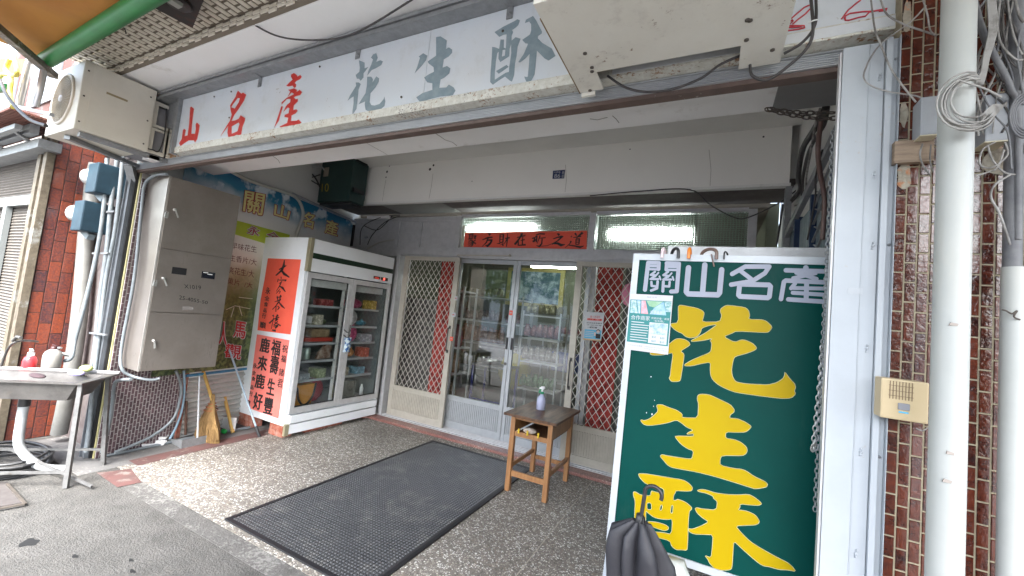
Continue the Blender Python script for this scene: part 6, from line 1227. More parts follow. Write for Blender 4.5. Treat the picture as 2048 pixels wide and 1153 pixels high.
b.build('chipped_spot', WPAP, gbd)
for s_ in (.0, Wb - .05):
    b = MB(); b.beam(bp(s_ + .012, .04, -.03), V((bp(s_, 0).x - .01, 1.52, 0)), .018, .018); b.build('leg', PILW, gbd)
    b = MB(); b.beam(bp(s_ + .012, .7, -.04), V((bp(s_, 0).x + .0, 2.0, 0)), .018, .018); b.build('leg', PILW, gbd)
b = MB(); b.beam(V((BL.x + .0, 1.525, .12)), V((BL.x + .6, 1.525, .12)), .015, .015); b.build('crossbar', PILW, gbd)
# poster on the board
ps = thing('poster', 'small teal and white partner shop poster taped to the upper left of the green board', 'poster', tuple(oy(1300, 650, 1.64)))
pc = [(1262, 588), (1346, 592), (1336, 710), (1252, 699)]
PQ = lambda a, c: (pc[0][0] * (1 - a) * (1 - c) + pc[1][0] * a * (1 - c) + pc[2][0] * a * c + pc[3][0] * (1 - a) * c, pc[0][1] * (1 - a) * (1 - c) + pc[1][1] * a * (1 - c) + pc[2][1] * a * c + pc[3][1] * (1 - a) * c)
R4 = lambda a0, c0, a1, c1: [PQ(a0, c0), PQ(a1, c0), PQ(a1, c1), PQ(a0, c1)]
def pp(b, m_, q, d): b.use(m_); b.prism([ob(d)(*p) for p in q], BN * .0003)
b = MB(); pp(b, WPAP, R4(0, 0, 1, 1), .0072); b.build('sheet', None, ps)
b = MB(); pp(b, TEAL, R4(0, .10, .98, .86), .0076)
pic = mat('photo_print', (.12, .30, .28), .5, c2=(.45, .55, .62), vs=90, lo=.4, hi=.6)
pp(b, pic, [PQ(.02, .11), PQ(.14, .11), PQ(.20, .34), PQ(.02, .34)], .0080); pp(b, mat('photo_blue', (.25, .40, .55), .5, c2=(.6, .7, .75), vs=70), [PQ(.16, .11), PQ(.24, .11), PQ(.26, .34), PQ(.22, .34)], .0080)
pp(b, mat('photo_pink', (.60, .25, .28), .5, c2=(.4, .5, .6), vs=60), [PQ(.26, .11), PQ(.36, .11), PQ(.45, .34), PQ(.28, .34)], .0080); pp(b, mat('photo_field', (.18, .36, .20), .5, c2=(.35, .5, .4), vs=30), [PQ(.38, .11), PQ(.78, .11), PQ(.58, .22), PQ(.46, .2)], .0080)
pp(b, mat('photo_lake', (.20, .38, .58), .5, c2=(.4, .55, .65), vs=40), [PQ(.58, .225), PQ(.79, .115), PQ(.88, .34), PQ(.48, .34)], .0080); pp(b, pic, [PQ(.81, .11), PQ(.98, .11), PQ(.98, .28), PQ(.86, .28)], .0080)
pp(b, WPAP, R4(.50, .48, .94, .84), .0080); pp(b, mat('photo_road', (.18, .32, .42), .5, c2=(.6, .68, .72), vs=50), R4(.52, .49, .93, .68), .0084)
b.build('printed_picture', None, ps)
b = MB().use(WPAP)
for i, w_ in enumerate((.30, .42, .40, .42, .40, .38, .42, .40)): b.prism([ob(.0080)(*p) for p in R4(.07, .49 + .045 * i, .07 + w_, .503 + .045 * i)], BN * .0003)
text(b, '合作商家', ob(.0086), R4(.05, .375, .50, .455)); text(b, '完美好禮・首選', ob(.0086), R4(.53, .385, .96, .42)); text(b, '「紅利點」', ob(.0086), R4(.6, .43, .84, .465)); text(b, '好康優惠', ob(.0086), R4(.5, .27, .78, .33))
b.use(TEAL); 
for s_, a0, c0 in (('$50', .58, .71), ('$20', .78, .715), ('$20', .58, .78), ('$10', .78, .785)): text(b, s_, ob(.0084), R4(a0, c0, a0 + .1, c0 + .04))
b.use(mat('grey_print', (.25, .25, .28), .6)); text(b, '合作伙伴 台東縣', ob(.0076), R4(.03, .90, .38, .925)); text(b, '活動期間詳見官方網站公告說明', ob(.0076), R4(.42, .90, .96, .92)); text(b, '主辦單位保有修改權利', ob(.0076), R4(.42, .935, .96, .955)); text(b, '樂遊 台灣', ob(.0076), R4(.38, .03, .62, .055))
b.build('printed_text', None, ps)
# grey panel behind the board
b = MB(); a_, c_ = oy(1336, 492, 1.95), oy(1655, 520, 1.95); b.bbox(a_.x, .50, 1.95, 1.965, .75, a_.z, .004); tag(b.build('aluminium_board', ALU), 'grey aluminium panel standing behind the green board, only its top showing', 'panel')
# umbrella handles hooked over the top of the board
def hook(u, label, m_, r=.018, tk=.0056, top=495, bot=520, flat=0.0, grp='umbrella handles hooked over the green board'):
    c = bp(0, Hb); f_ = oy(u, 508, 1.68); cx = f_.x; zt = c.z
    pts = []
    for i in range(13):
        a = math.pi * i / 12; pts.append((cx + flat * math.cos(a), c.y - .0 + .022 * -math.cos(a) , zt + .004 + r * math.sin(a)))
    pts = [(pts[0][0], pts[0][1], zt - .018)] + pts + [(pts[-1][0], pts[-1][1], zt - .12)]
    t = thing('hanging_umbrella', label, 'umbrella', (cx, c.y, zt), grp)
    b = MB().tube(pts, tk, 10); b.build('handle', m_, t); e = V(pts[-1])
    b = MB().tube([e, e - V((0, 0, .03)), e - V((0, 0, .15)), e - V((0, 0, .6))], [.012, .03, .034, .008], 10); b.build('canopy', bpy.data.materials.get('folded_cloth') or mat('folded_cloth', (.03, .03, .05), .7), t)
hook(1327, 'pale pink umbrella handle, leftmost on the green board', PINKPL, .018, .0062, flat=-.002)
hook(1350, 'black curved umbrella handle second from the left on the green board', BLACKR, .020, .0062, flat=.014)
hook(1379, 'bright orange umbrella handle on the top edge of the green board', ORANGEPL, .019, .0068, flat=-.001)
hook(1418, 'wide brown umbrella handle on the top edge of the green board', BRNPL, .020, .0062, flat=.026)
hook(1452, 'thin dark umbrella handle, rightmost on the green board', BLACKR, .010, .0030, flat=-.006)
b = MB().tube([bp(.23 + .055, Hb + .002, .009), bp(.297, Hb - .045, .010)], .0026, 6); tag(b.build('wrist_strap', BRNPL), 'short dark strap hanging from the rightmost umbrella handle', 'strap')

# black umbrella standing in front of the board
um = thing('black_umbrella', 'loosely folded black umbrella with a curved handle standing before the green board', 'umbrella', (-.13, 1.27, 0))
ax0 = oy(1281, 1043, 1.30)
b = MB(); hr = .034; hz = oy(1290, 985, 1.30)
pts = [ax0 - V((.004, 0, .02)), ax0, hz]
top_c = oy(1306, 990, 1.30)
for i in range(1, 11): a = math.pi * (1 - i / 10 * 1.12); pts.append((top_c.x + .0245 * math.cos(a), 1.30, top_c.z + .0245 * math.sin(a)))
b.tube(pts, .0058, 10); b.build('handle', BLACKR, um)
b = MB(); b.lathe([(.010, -.015), (.012, 0), (.010, .02), (0, .02)], ax0 - V((.003, 0, 0)), 12)
for k in range(8): a = 2 * math.pi * k / 8; b.tube([ax0 + V((.010 * math.cos(a), .010 * math.sin(a), .015)), ax0 + V((.018 * math.cos(a), .018 * math.sin(a), -.015))], .0018, 5)
b.build('runner', BLACKR, um)
b = MB(); b.smooth = True; n = 112; tip = V((ax0.x - .005, 1.34, .12)); lv = 16; vs = []
for i in range(lv + 1):
    t_ = i / lv; z = ax0.z + .0 - t_ * (ax0.z - .12); cx = ax0.x + (tip.x - ax0.x) * t_; cy = ax0.y + .04 * t_
    for j in range(n):
        a = 2 * math.pi * j / n; rib = abs(math.cos(3.5 * a + .4)) ** .7; R0 = (.092 * (1 - t_) ** .6 + .006) * (min(1, .55 + t_ * 5) if i else .25)
        fold = .42 + .58 * rib; tw = .55 * t_ + .22 * math.sin(a * 2 + 1); ca = math.cos(a + tw)
        lop = 1 + (.28 * max(0, ca) + .22 * max(0, -ca)) * (1 - t_)
        vs.append((cx + R0 * fold * lop * ca, cy + R0 * fold * .7 * math.sin(a + tw), z + (0 if i == 0 else (.022 * rib - .075 * max(0, ca) ** 1.5 - .012 * max(0, -ca)) * (1 - t_))))
b.add(vs, [(i * n + j, i * n + (j + 1) % n, (i + 1) * n + (j + 1) % n, (i + 1) * n + j) for i in range(lv) for j in range(n)])
b.build('canopy', mat('black_umbrella_cloth', (.011, .011, .015), .6, c2=(.02, .02, .026), vs=6, bump=.6, bs=14), um)
b = MB().tube([tip, V((tip.x, tip.y, .03))], .004, 8); b.build('tip', BLACKR, um)
b = MB(); b.lathe([(0, .002), (.085, .002), (.10, .01), (.105, .36), (.098, .36), (.092, .02), (0, .02)], (tip.x + .02, 1.36, 0), 24); tag(b.build('umbrella_bucket', mat('grey_bucket', (.3, .3, .32), .5)), 'round grey bucket holding the black umbrella', 'bucket')
b = MB(); b.smooth = True; cc = oy(1345, 1140, 1.42); vs = []; n = 14
for i in range(9):
    for j in range(n): a = 2 * math.pi * j / n; r = (.030, .045, .06, .07, .075, .075, .07, .06, .02)[i] * (1 + .16 * math.sin(3 * a + i * 1.3)); vs.append((cc.x + r * math.cos(a), 1.46 + .6 * r * math.sin(a), cc.z + .01 - .035 * i + .008 * math.sin(a * 3)))
b.add(vs, [(i * n + j, i * n + (j + 1) % n, (i + 1) * n + (j + 1) % n, (i + 1) * n + j) for i in range(8) for j in range(n)] + [tuple(range(n))])
tag(b.build('plastic_bag', mat('cloudy_bag', (.42, .44, .42), .25, c2=(.28, .3, .28), vs=12, coat=.3)), 'crumpled pale plastic bag under the bottom edge of the green board', 'plastic bag')

# chain hanging between board and pillar; chain sagging high up
def chain(name, label, P_, L_, r, m_):
    b = MB(); P_ = [V(p) for p in P_]; tot = [0]
    for i in range(1, len(P_)): tot.append(tot[-1] + (P_[i] - P_[i - 1]).length)
    n = int(tot[-1] / (L_ * .78))
    def at(d):
        for i in range(1, len(P_)):
            if d <= tot[i]: return P_[i - 1].lerp(P_[i], (d - tot[i - 1]) / max(1e-9, tot[i] - tot[i - 1]))
        return P_[-1]
    for k in range(n):
        a, c = at(k * L_ * .78), at(min(tot[-1], k * L_ * .78 + L_)); d = (c - a).normalized(); u = V((0, 1, 0)) if k % 2 else V((1, 0, .2)); u = (u - d * u.dot(d)).normalized()
        m_p = (a + c) / 2; pts = [m_p + d * (L_ * .5 * math.cos(t_)) + u * (L_ * .27 * math.sin(t_)) for t_ in (2 * math.pi * i / 10 for i in range(11))]; b.tube(pts, r, 5, False)
    return tag(b.build(name, m_), label, 'chain')
chain('hanging_chain', 'bright steel chain hanging down beside the white pillar edge', [oy(1645, 690, 1.57), oy(1640, 760, 1.57), oy(1632, 840, 1.57), oy(1625, 905, 1.57), oy(1630, 880, 1.56)], .020, .0019, mat('bright_chain', (.5, .5, .5), .3, .7))
chain('hanging_chain', 'second strand of bright chain doubled up beside the first by the pillar', [oy(1652, 690, 1.56), oy(1650, 760, 1.56), oy(1641, 850, 1.56)], .020, .0018, mat('bright_chain2', (.5, .5, .5), .3, .7))
chain('sagging_chain', 'dark chain sagging high up across the right corner of the porch', spline([oy(1530, 218, 1.9), oy(1580, 230, 1.9), oy(1640, 238, 1.9), oy(1678, 236, 1.9)], 6), .030, .0030, DSTEEL)
chain('sagging_chain', 'second dark chain just above the sagging one in the right corner', spline([oy(1535, 218, 1.92), oy(1600, 226, 1.92), oy(1678, 226, 1.92)], 6), .030, .0030, DSTEEL)
chain('shutter_chain', 'fine chain running down the inner edge of the white pillar', [(.318, 1.56, 2.2), (.318, 1.56, 1.0)], .018, .0017, GALV)

# right inner wall: folded lattice shutter and cables
RWX = .545
fs = thing('folded_shutter', 'blue grey folded lattice shutter stacked against the right porch wall', 'shutter', (.5, 2.6, 0))
b = MB()
for i, (y0_, y1_) in enumerate(((2.0, 2.35), (2.4, 2.8), (2.85, 3.3), (3.35, 3.7))): b.box(.515, .545, y0_, y1_, .05, 2.35)
b.build('panel', mat('blue_grey_sheet', (.10, .15, .18), .6, c2=(.20, .25, .27), vs=30, lo=.4, hi=.6, stretch=(1, 1, .2), bump=.5), fs)
b = MB()
for y in (1.98, 2.375, 2.825, 3.325, 3.72): b.box(.485, .5445, y - .02, y + .02, .05, 2.38)
b.build('post', mat('navy_post', (.012, .03, .08), .5, c2=(.02, .045, .1), vs=6), fs)
b = MB()
for k in range(22):
    z = .1 + k * .105; b.beam((.508, 2.0, z), (.508, 2.8, z + .30), .012, .004); b.beam((.500, 2.0, z + .3), (.500, 2.8, z), .012, .004)
b.build('lattice', GALV, fs)
b = MB(); b.beam((.49, 1.70, 2.62), (.49, 3.70, 2.33), .03, .05); b.box(.47, .51, 3.66, 3.75, .4, 2.72); b.build('top_rail', GALV, fs)
for i, (pts, r, m_, lab) in enumerate((
  ([(1652, 215, 2.2), (1640, 240, 2.3), (1625, 265, 2.5), (1605, 300, 2.8), (1597, 350, 3.2), (1600, 380, 3.5), (1580, 405, 3.7)], .016, CABLE, 'thick black cable bundle swinging down the right end of the fascia'),
  ([(1655, 215, 2.2), (1648, 250, 2.3), (1632, 275, 2.5), (1616, 310, 2.8), (1606, 355, 3.2), (1604, 390, 3.5)], .010, CABLE, 'black cable following the thick bundle at the right end of the fascia'),
  ([(1640, 218, 2.2), (1632, 245, 2.3), (1622, 300, 2.6), (1612, 360, 3.2), (1612, 400, 3.4), (1590, 412, 3.7)], .006, CABW, 'thin pale cable tied along the black bundle on the right'),
  ([(1642, 240, 2.1), (1636, 300, 2.1), (1640, 345, 2.15), (1649, 400, 2.2), (1645, 480, 2.2)], .010, mat('brown_hose', (.12, .07, .06), .5), 'brown hose hanging down in front of the folded shutter'),
  ([(1645, 300, 2.1), (1632, 350, 2.2), (1630, 400, 2.3), (1615, 480, 2.4)], .004, CABLE, 'thin black wire beside the brown hose on the right'),
  ([(1566, 410, 3.75), (1560, 450, 4.15), (1553, 492, 4.2)], .008, CABLE, 'black wire hanging in front of the right transom pane'))):
    cable('cable', lab, m_, pts, 2, r)
b = MB(); b.box(.03, .50, 1.70, 2.146, 2.575, 2.586) if False else b.box(.20, .555, 1.62, 2.14, 2.574, 2.5865); tag(b.build('grey_soffit_patch', mat('grey_patch', (.22, .22, .22), .8)), 'grey unpainted board on the soffit at the right corner of the opening', 'board')

# ================================================================== LEFT STREET SIDE
nw = thing('neighbour_shopfront', 'neighbouring shopfront with rolling shutters and aluminium frame at the left edge', 'building', (-7, 1.4, 0))
nx_ = -5.30
b = MB(); b.box(-12, nx_ - .012, 1.335, 4.0, -.05, 3.0) ; b.build('wall', mat('dim_wall', (.30, .28, .25), .8), nw)
b = MB(); b.box(nx_ - .011, nx_, 1.29, 1.62, -.05, 2.75); b.build('tile_backing', GROUTD, nw)
b = MB(); bricks(b, lambda a, c, d: (nx_ + .001 + d, 1.30 + a, c), .32, 2.7, .078, .185, .006, .003, True); b.build('orange_tile', TILEO, nw)
b = MB(); b.box(nx_ - .06, nx_ + .02, 1.24, 1.289, -.05, 2.75); b.box(-5.55, -5.47, 1.25, 1.30, -.05, 2.70); b.build('frame_post', wear(mat('weathered_frame', (.15, .125, .09), .6, .2, c2=(.08, .065, .045), vs=20), (.25, .25, .23), 12, .58, .7), nw)
b = MB(); n = 90
for i in range(n):
    z = .0 + i * .029; b.prism([(-9.5, 1.325, z), (-5.56, 1.325, z), (-5.56, 1.315, z + .014), (-9.5, 1.315, z + .014)], (0, .004, 0)); b.prism([(-9.5, 1.315, z + .0145), (-5.56, 1.315, z + .0145), (-5.56, 1.325, z + .0285), (-9.5, 1.325, z + .0285)], (0, .004, 0))
b.build('rolling_shutter', mat('beige_shutter', (.105, .092, .078), .7, c2=(.075, .066, .056), vs=3), nw)
b = MB(); b.box(-9.5, -5.475, 1.27, 1.31, 2.07, 2.16); b.box(-6.35, -6.25, 1.27, 1.312, 0, 2.069); b.box(-7.6, -7.5, 1.27, 1.312, 0, 2.069); b.build('aluminium_bar', mat('dull_alu_bar', (.24, .26, .26), .4, .3), nw)
b = MB(); b.box(-12, -5.2, 1.16, 1.30, 2.52, 2.60); b.box(-12, -5.2, 1.10, 1.155, 2.62, 2.70); b.box(-12, -5.2, 1.02, 1.06, 2.62, 2.66); b.build('soffit_rail', GALV, nw)
for k in range(10):
    if k % 2 == 0:
        b = MB(); b.beam((-5.35 - k * .35, 1.05, 2.63), (-5.6 - k * .35, 1.3, 2.56), .03, .02); b.build('rail_brace', GALV, nw)
b = MB(); n = 30
for i in range(n): y = .93 + .33 * i / n; b.box(-11, -4.95, y, y + .008, 2.70 + .004 * (i % 2), 2.72)
tag(b.build('slatted_canopy', mat('reddish_wood', (.20, .075, .05), .7, c2=(.13, .045, .03), vs=6)), 'reddish slatted canopy over the neighbouring shopfront', 'canopy')
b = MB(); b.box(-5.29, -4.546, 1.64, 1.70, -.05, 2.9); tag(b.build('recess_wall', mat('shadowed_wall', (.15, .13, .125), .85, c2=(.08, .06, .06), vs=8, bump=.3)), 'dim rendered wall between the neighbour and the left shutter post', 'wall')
b = MB(); b.box(-12, -4.92, 1.36, 2.2, 3.0, 3.95); uw = b.build('upper_storey_wall', wear(mat('red_brown_boards', (.10, .04, .03), .8, c2=(.06, .025, .02), vs=6, stretch=(.3, 1, 6)), (.14, .13, .13), 5, .52, .7)); tag(uw, 'dim reddish upper wall seen between the steel tubes at the far upper left', 'wall')
b = MB()
for x0_, z0_ in ((-7.9, 3.2), (-6.6, 3.15), (-9.4, 3.25)): b.box(x0_, x0_ + .8, 1.345, 1.359, z0_, z0_ + .6)
b.build('window', mat('pale_window', (.22, .24, .26), .3), uw)
# meters
mt1 = None
for i, (u, v, y, lab) in enumerate(((183, 355, 1.45, 'upper water meter dome on a blue box on the left wall'), (155, 428, 1.42, 'lower water meter dome on a blue box on the left wall'))):
    c = oy(u, v, y); t = thing('utility_meter', lab, 'meter', tuple(c), 'meters with glass domes on the left wall')
    b = MB(); b.bbox(c.x + .07, c.x + .27, y - .05, y + .15, c.z - .16, c.z + .10, .01); b.build('box', BLUEB, t)
    D = V((-.9, -.4, 0)).normalized()
    b = MB(); b.lathe([(.075, -.10), (.075, .0), (.072, .03), (.055, .045), (0, .048)], c, 20, D); b.build('glass_dome', mat('clouded_glass%d' % i, (.55, .56, .54), .15, c2=(.35, .37, .36), vs=25, coat=.5), t)
    b = MB(); b.lathe([(.08, -.15), (.085, -.10), (.08, -.098)], c, 20, D); b.beam(c + V((.06, .03, -.12)), c + V((.2, .05, -.20)), .05, .05); b.build('base', mat('meter_base%d' % i, (.22, .27, .30), .5), t)
def lp(name, lab, m_, pts, r, cat='pipe', grp='pipes on the left wall'):
    b = MB().tube(spline(pts, 5), r, 14); return tag(b.build(name, m_), lab, cat, grp)
lp('drain_pipe', 'fat grey drain pipe behind the sink on the left wall', mat('grey_drain', (.19, .19, .178), .5, c2=(.13, .125, .115), vs=7), [oy(188, 330, 1.55), oy(178, 440, 1.55), oy(172, 470, 1.55), oy(160, 620, 1.55), oy(140, 760, 1.55), oy(118, 868, 1.55)], .055)
lp('water_pipe', 'slim grey pipe running down beside the left shutter post', PVCG, [oy(236, 310, 1.52), oy(222, 410, 1.52), oy(214, 500, 1.52), oy(200, 600, 1.52), oy(190, 700, 1.52), oy(183, 740, 1.52)], .017)
lp('water_pipe', 'second slim grey pipe nearest the left shutter post', PVCG, [oy(247, 305, 1.53), oy(232, 450, 1.53), oy(212, 560, 1.53), oy(200, 660, 1.53), oy(190, 740, 1.53), oy(178, 860, 1.53), oy(172, 905, 1.53)], .015)
lp('water_pipe', 'thin grey pipe slanting down to the tap over the sink', PVCG, [oy(214, 318, 1.48), oy(208, 410, 1.48), oy(195, 500, 1.48), oy(172, 600, 1.46), oy(150, 680, 1.44), oy(143, 715, 1.42), oy(130, 722, 1.40)], .015)
b = MB()
for u, v in ((200, 508), (195, 670), (212, 425)): c = oy(u, v, 1.49); b.beam(c + V((-.14, 0, 0)), c + V((.10, .02, .01)), .014, .014)
tag(b.build('pipe_clamp', GALV), 'steel clamps holding the slim pipes beside the left shutter post', 'clamp')
# sink
O = V((-3.96, 1.285, 0)); d1_ = V((-.729, -.685, 0)); d2_ = V((-.685, .729, 0)); SZ = .715
sp_ = lambda a, c, z: O + d1_ * a + d2_ * c + V((0, 0, z))
sk = thing('steel_sink', 'old stainless steel sink on splayed steel legs at the left edge', 'sink', tuple(O))
Ls, Ws = 1.15, .42
b = MB()
def ring(a0, a1, c0, c1, z): return [sp_(a0, c0, z), sp_(a1, c0, z), sp_(a1, c1, z), sp_(a0, c1, z)]
rings = [ring(0, Ls, 0, Ws, SZ - .012), ring(0, Ls, 0, Ws, SZ), ring(.05, Ls - .05, .03, Ws - .09, SZ), ring(.09, Ls - .09, .06, Ws - .12, SZ - .12)]
vs = [p for r in rings for p in r]; b.add(vs, [(k * 4 + j, k * 4 + (j + 1) % 4, k * 4 + 4 + (j + 1) % 4, k * 4 + 4 + j) for k in range(3) for j in range(4)] + [(12, 13, 14, 15)])
rings = [ring(.04, Ls - .04, .02, Ws - .08, SZ - .0122), ring(.10, Ls - .08, .05, Ws - .11, SZ - .135)]
vs = [p for r in rings for p in r]; b.add(vs, [(j, (j + 1) % 4, 4 + (j + 1) % 4, 4 + j) for j in range(4)] + [(4, 5, 6, 7)]); b.build('basin', STEELB, sk)
b = MB(); b.prism([sp_(0, Ws - .02, SZ + .001), sp_(Ls, Ws - .02, SZ + .001), sp_(Ls, Ws, SZ + .014), sp_(0, Ws, SZ + .02)], d2_ * .006); b.build('splashback', mat('pale_steel', (.20, .195, .19), .45, .2), sk)
DULLG = wear(mat('dull_galvanised', (.15, .15, .148), .6, .3, c2=(.09, .09, .088), vs=16), (.08, .06, .045), 16, .6, .75)
for a, c, fa, fc in ((.02, .03, -.02, -.02), (.04, Ws - .06, .0, Ws - .02), (Ls - .05, .03, Ls, -.02), (Ls - .05, Ws - .06, Ls, Ws)):
    b = MB(); b.beam(sp_(a, c, SZ - .013), sp_(fa, fc, .0), .026, .026, tuple(d1_)); b.build('leg', DULLG, sk)
b = MB(); b.beam(sp_(.0, .0, .10), sp_(Ls, .0, .10), .016, .016); b.beam(sp_(.0, Ws - .02, .12), sp_(Ls, Ws - .02, .12), .016, .016); b.beam(sp_(-.18, -.05, .02), sp_(.55, .35, .14), .014, .014); b.build('cross_brace', DULLG, sk)
b = MB().tube([sp_(.42, .2, SZ - .135), sp_(.42, .2, SZ - .22)], .032, 12); b.build('drain_fitting', BLACKR, sk)
b = MB().tube(spline([sp_(.42, .2, SZ - .20), sp_(.42, .2, .38), sp_(.40, .2, .20), sp_(.28, .22, .06), sp_(.14, .24, .03)], 6), .028, 14); b.build('drain_hose', mat('white_hose', (.36, .38, .39), .4, c2=(.28, .29, .29), vs=8), sk)
tp = thing('sink_tap', 'cross handled metal tap over the sink beside the white bottle', 'tap', tuple(oy(110, 700, 1.38)))
c = oy(112, 706, 1.36); b = MB(); b.tube([oy(150, 712, 1.46), c + V((.02, 0, 0)), c], .016, 10); b.tube([c + V((0, 0, .0)), c + V((-.01, -.03, -.06)), c + V((-.01, -.03, -.10))], .014, 10); b.tube([c + V((-.05, -.01, .035)), c + V((.05, .01, .045))], .009, 8); b.tube([c, c + V((0, 0, .045))], .012, 8); b.build('body', mat('dull_chrome', (.45, .46, .44), .3, .6), tp)
tp = thing('standing_tap', 'thin bent tap pipe at the far left of the sink', 'tap', tuple(oy(30, 700, 1.1)))
b = MB().tube(spline([oy(2, 733, 1.05), oy(15, 700, 1.05), oy(32, 684, 1.06), oy(60, 682, 1.15), oy(75, 684, 1.25)], 5), .008, 8); b.tube([oy(26, 682, 1.05), oy(34, 674, 1.05), oy(42, 676, 1.05)], .010, 8); b.build('pipe', STEELB, tp)
so_ = thing('soap_bottle', 'red pump soap bottle with white cap on the sink rim', 'bottle', tuple(sp_(.52, Ws - .06, SZ)))
c = oz(57, 738, SZ); b = MB(); b.lathe([(0, .001), (.036, .001), (.040, .01), (.040, .06), (.033, .085), (.022, .098), (0, .10)], c, 18); b.build('bottle', PLASTR, so_)
b = MB(); b.lathe([(.020, .1002), (.020, .125), (.012, .128), (.012, .145), (0, .146)], c, 14); b.beam(c + V((-.02, 0, .148)), c + V((.028, -.01, .148)), .018, .010); b.build('pump', WHITEPL, so_)
wb = thing('white_bottle', 'milky white jug bottle with a dark cap behind the soap on the sink', 'bottle', tuple(oz(90, 738, SZ)))
c = oz(90, 737, SZ) + V((0, .03, 0)); b = MB(); b.lathe([(0, .001), (.052, .001), (.056, .01), (.056, .10), (.045, .13), (.020, .15), (0, .152)], c, 18); b.build('bottle', mat('milky_plastic', (.34, .325, .30), .4), wb)
b = MB(); b.lathe([(.018, .1522), (.018, .17), (0, .172)], c, 12); b.beam(c + V((-.04, 0, .18)), c + V((.04, 0, .182)), .008, .008); b.build('cap', mat('dark_cap', (.06, .02, .02), .5), wb)
b = MB(); b.smooth = True; c = oz(152, 752, SZ); b.sphere(c + V((0, 0, .02)), .05, (1.4, .9, .4), 12); tag(b.build('purple_rag', mat('lilac_rag', (.36, .32, .58), .9, c2=(.48, .44, .66), vs=15, bump=.8, bs=15)), 'lilac rag lying over the right end of the sink', 'rag')
b = MB(); b.smooth = True; c = oz(172, 740, SZ + .03); b.sphere(c + V((0, 0, .01)), .045, (1.1, .9, .6), 12); tag(b.build('green_sponge', mat('lime_sponge', (.45, .52, .20), .9, bump=.8, bs=25)), 'pale lime scouring cloth on the corner of the sink', 'sponge')
b = MB(); b.smooth = True; c = oz(75, 753, SZ); b.sphere(c + V((0, 0, .004)), .06, (1.7, .6, .22), 12); tag(b.build('dark_rag', mat('dark_rag', (.05, .03, .035), .95)), 'dark wet rag lying on the front rim of the sink', 'rag')
b = MB()
for k in range(7): r = .19 + .012 * (k % 3); c = oz(12, 935) + V((0, 0, .012 + .016 * k)); b.tube([c + V((1.5 * r * math.cos(a), r * math.sin(a), .006 * math.sin(3 * a + k))) for a in (2 * math.pi * i / 24 for i in range(25))], .010, 6)
tag(b.build('hose_coil', mat('black_hose', (.02, .02, .022), .5, c2=(.06, .06, .06), vs=8)), 'coil of black hose lying on the ground under the sink', 'hose')
b = MB(); q = [oz(u, v, .001) for u, v in ((-60, 965), (14, 968), (50, 1008), (-60, 1028))]; b.prism(q, (0, 0, .012)); tag(b.build('drain_cover', mat('brown_cover', (.07, .062, .058), .9, c2=(.05, .042, .04), vs=20)), 'flat brown drain cover on the pavement at the left edge', 'drain cover')
b = MB(); a = oz(-60, 1028, .014); c = oz(50, 1008, .014); d = oz(14, 968, .014); b.beam(a, c, .02, .008); b.beam(c, d, .014, .008); tag(b.build('cover_frame', DSTEEL), 'thin dark rim along the edges of the brown drain cover', 'rim')
for i, (u, v, r, sy, lab) in enumerate(((57, 1085, .045, .8, 'black oily spot on the pavement at the lower left'), (262, 1120, .018, .5, 'small dark spot near the bottom of the pavement'), (265, 1142, .022, .4, 'small dark spot at the bottom edge of the pavement'), (150, 1112, .022, .5, 'faint dark mark on the pavement beside the oily spot'))):
    c = oz(u, v); b = MB(); b.prism([(c.x + r * math.cos(a) * (1 + .3 * math.sin(3 * a)), c.y + r * sy * math.sin(a) * (1 + .2 * math.cos(5 * a)), -.0038) for a in (2 * math.pi * k / 16 for k in range(16))], (0, 0, .0015)); o = b.build('oil_stain', mat('oil_black%d' % i, (.008, .008, .008), .7)); o['kind'] = 'structure'

# tarp, green pole, steel bar, scaffold pipes, yellow hose at the upper left
b = MB(); b.tube([oz(92, 122, 2.9), oz(300, -6, 2.9), oz(520, -140, 2.9)], .045, 16); tag(b.build('awning_pole', GRPOLE), 'thick green painted pole along the edge of the orange tarp', 'pole')
b = MB(); a, c = oz(-30, 36, 2.84), oz(108, 152, 2.84); b.beam(a, c, .045, .04); tag(b.build('awning_bar', wear(mat('brown_steel_bar', (.16, .13, .10), .5, .4, c2=(.28, .27, .25), vs=14), (.45, .45, .44), 20, .6, .7)), 'brown steel bar under the orange tarp running to the green pole', 'steel bar')
b = MB(); b.smooth = True; E0, E1 = oz(88, 118, 2.93), oz(330, -30, 2.93); n = 16
vs = []
for i in range(n + 1):
    for j in range(9):
        s_ = i / n; t_ = j / 8; p = E0.lerp(E1 + V((.3, 0, 0)), s_); p = p + V((0, -.75 * t_, -.10 * t_ + .05 * math.sin(math.pi * t_) + .012 * math.sin(s_ * 21 + t_ * 3))) + V((-.32 * t_ * (1 - s_), 0, 0)); vs.append(p)
fs2 = [(i * 9 + j, i * 9 + j + 1, (i + 1) * 9 + j + 1, (i + 1) * 9 + j) for i in range(n) for j in range(8)]
b.add(vs, fs2); b.add([v + V((0, 0, .008)) for v in vs], fs2)
tag(b.build('orange_tarp', ORTARP), 'translucent orange tarp stretched overhead at the upper left', 'tarp')
b = MB(); a = oz(-70, 130, 2.95); b.prism([oy(-80, 112, .9), oy(48, 120, .9), oy(45, 148, .9), oy(-80, 152, .9)], (0, .01, 0)); tag(b.build('orange_tarp', ORTARP), 'small strip of orange tarp hanging over the neighbouring shop', 'tarp')
b = MB(); b.tube([oy(-20, 182, .86), oy(14, 176, .86)], .028, 12); tag(b.build('green_pole', GRPOLE), 'stub of green pole at the left edge below the orange strip', 'pole')
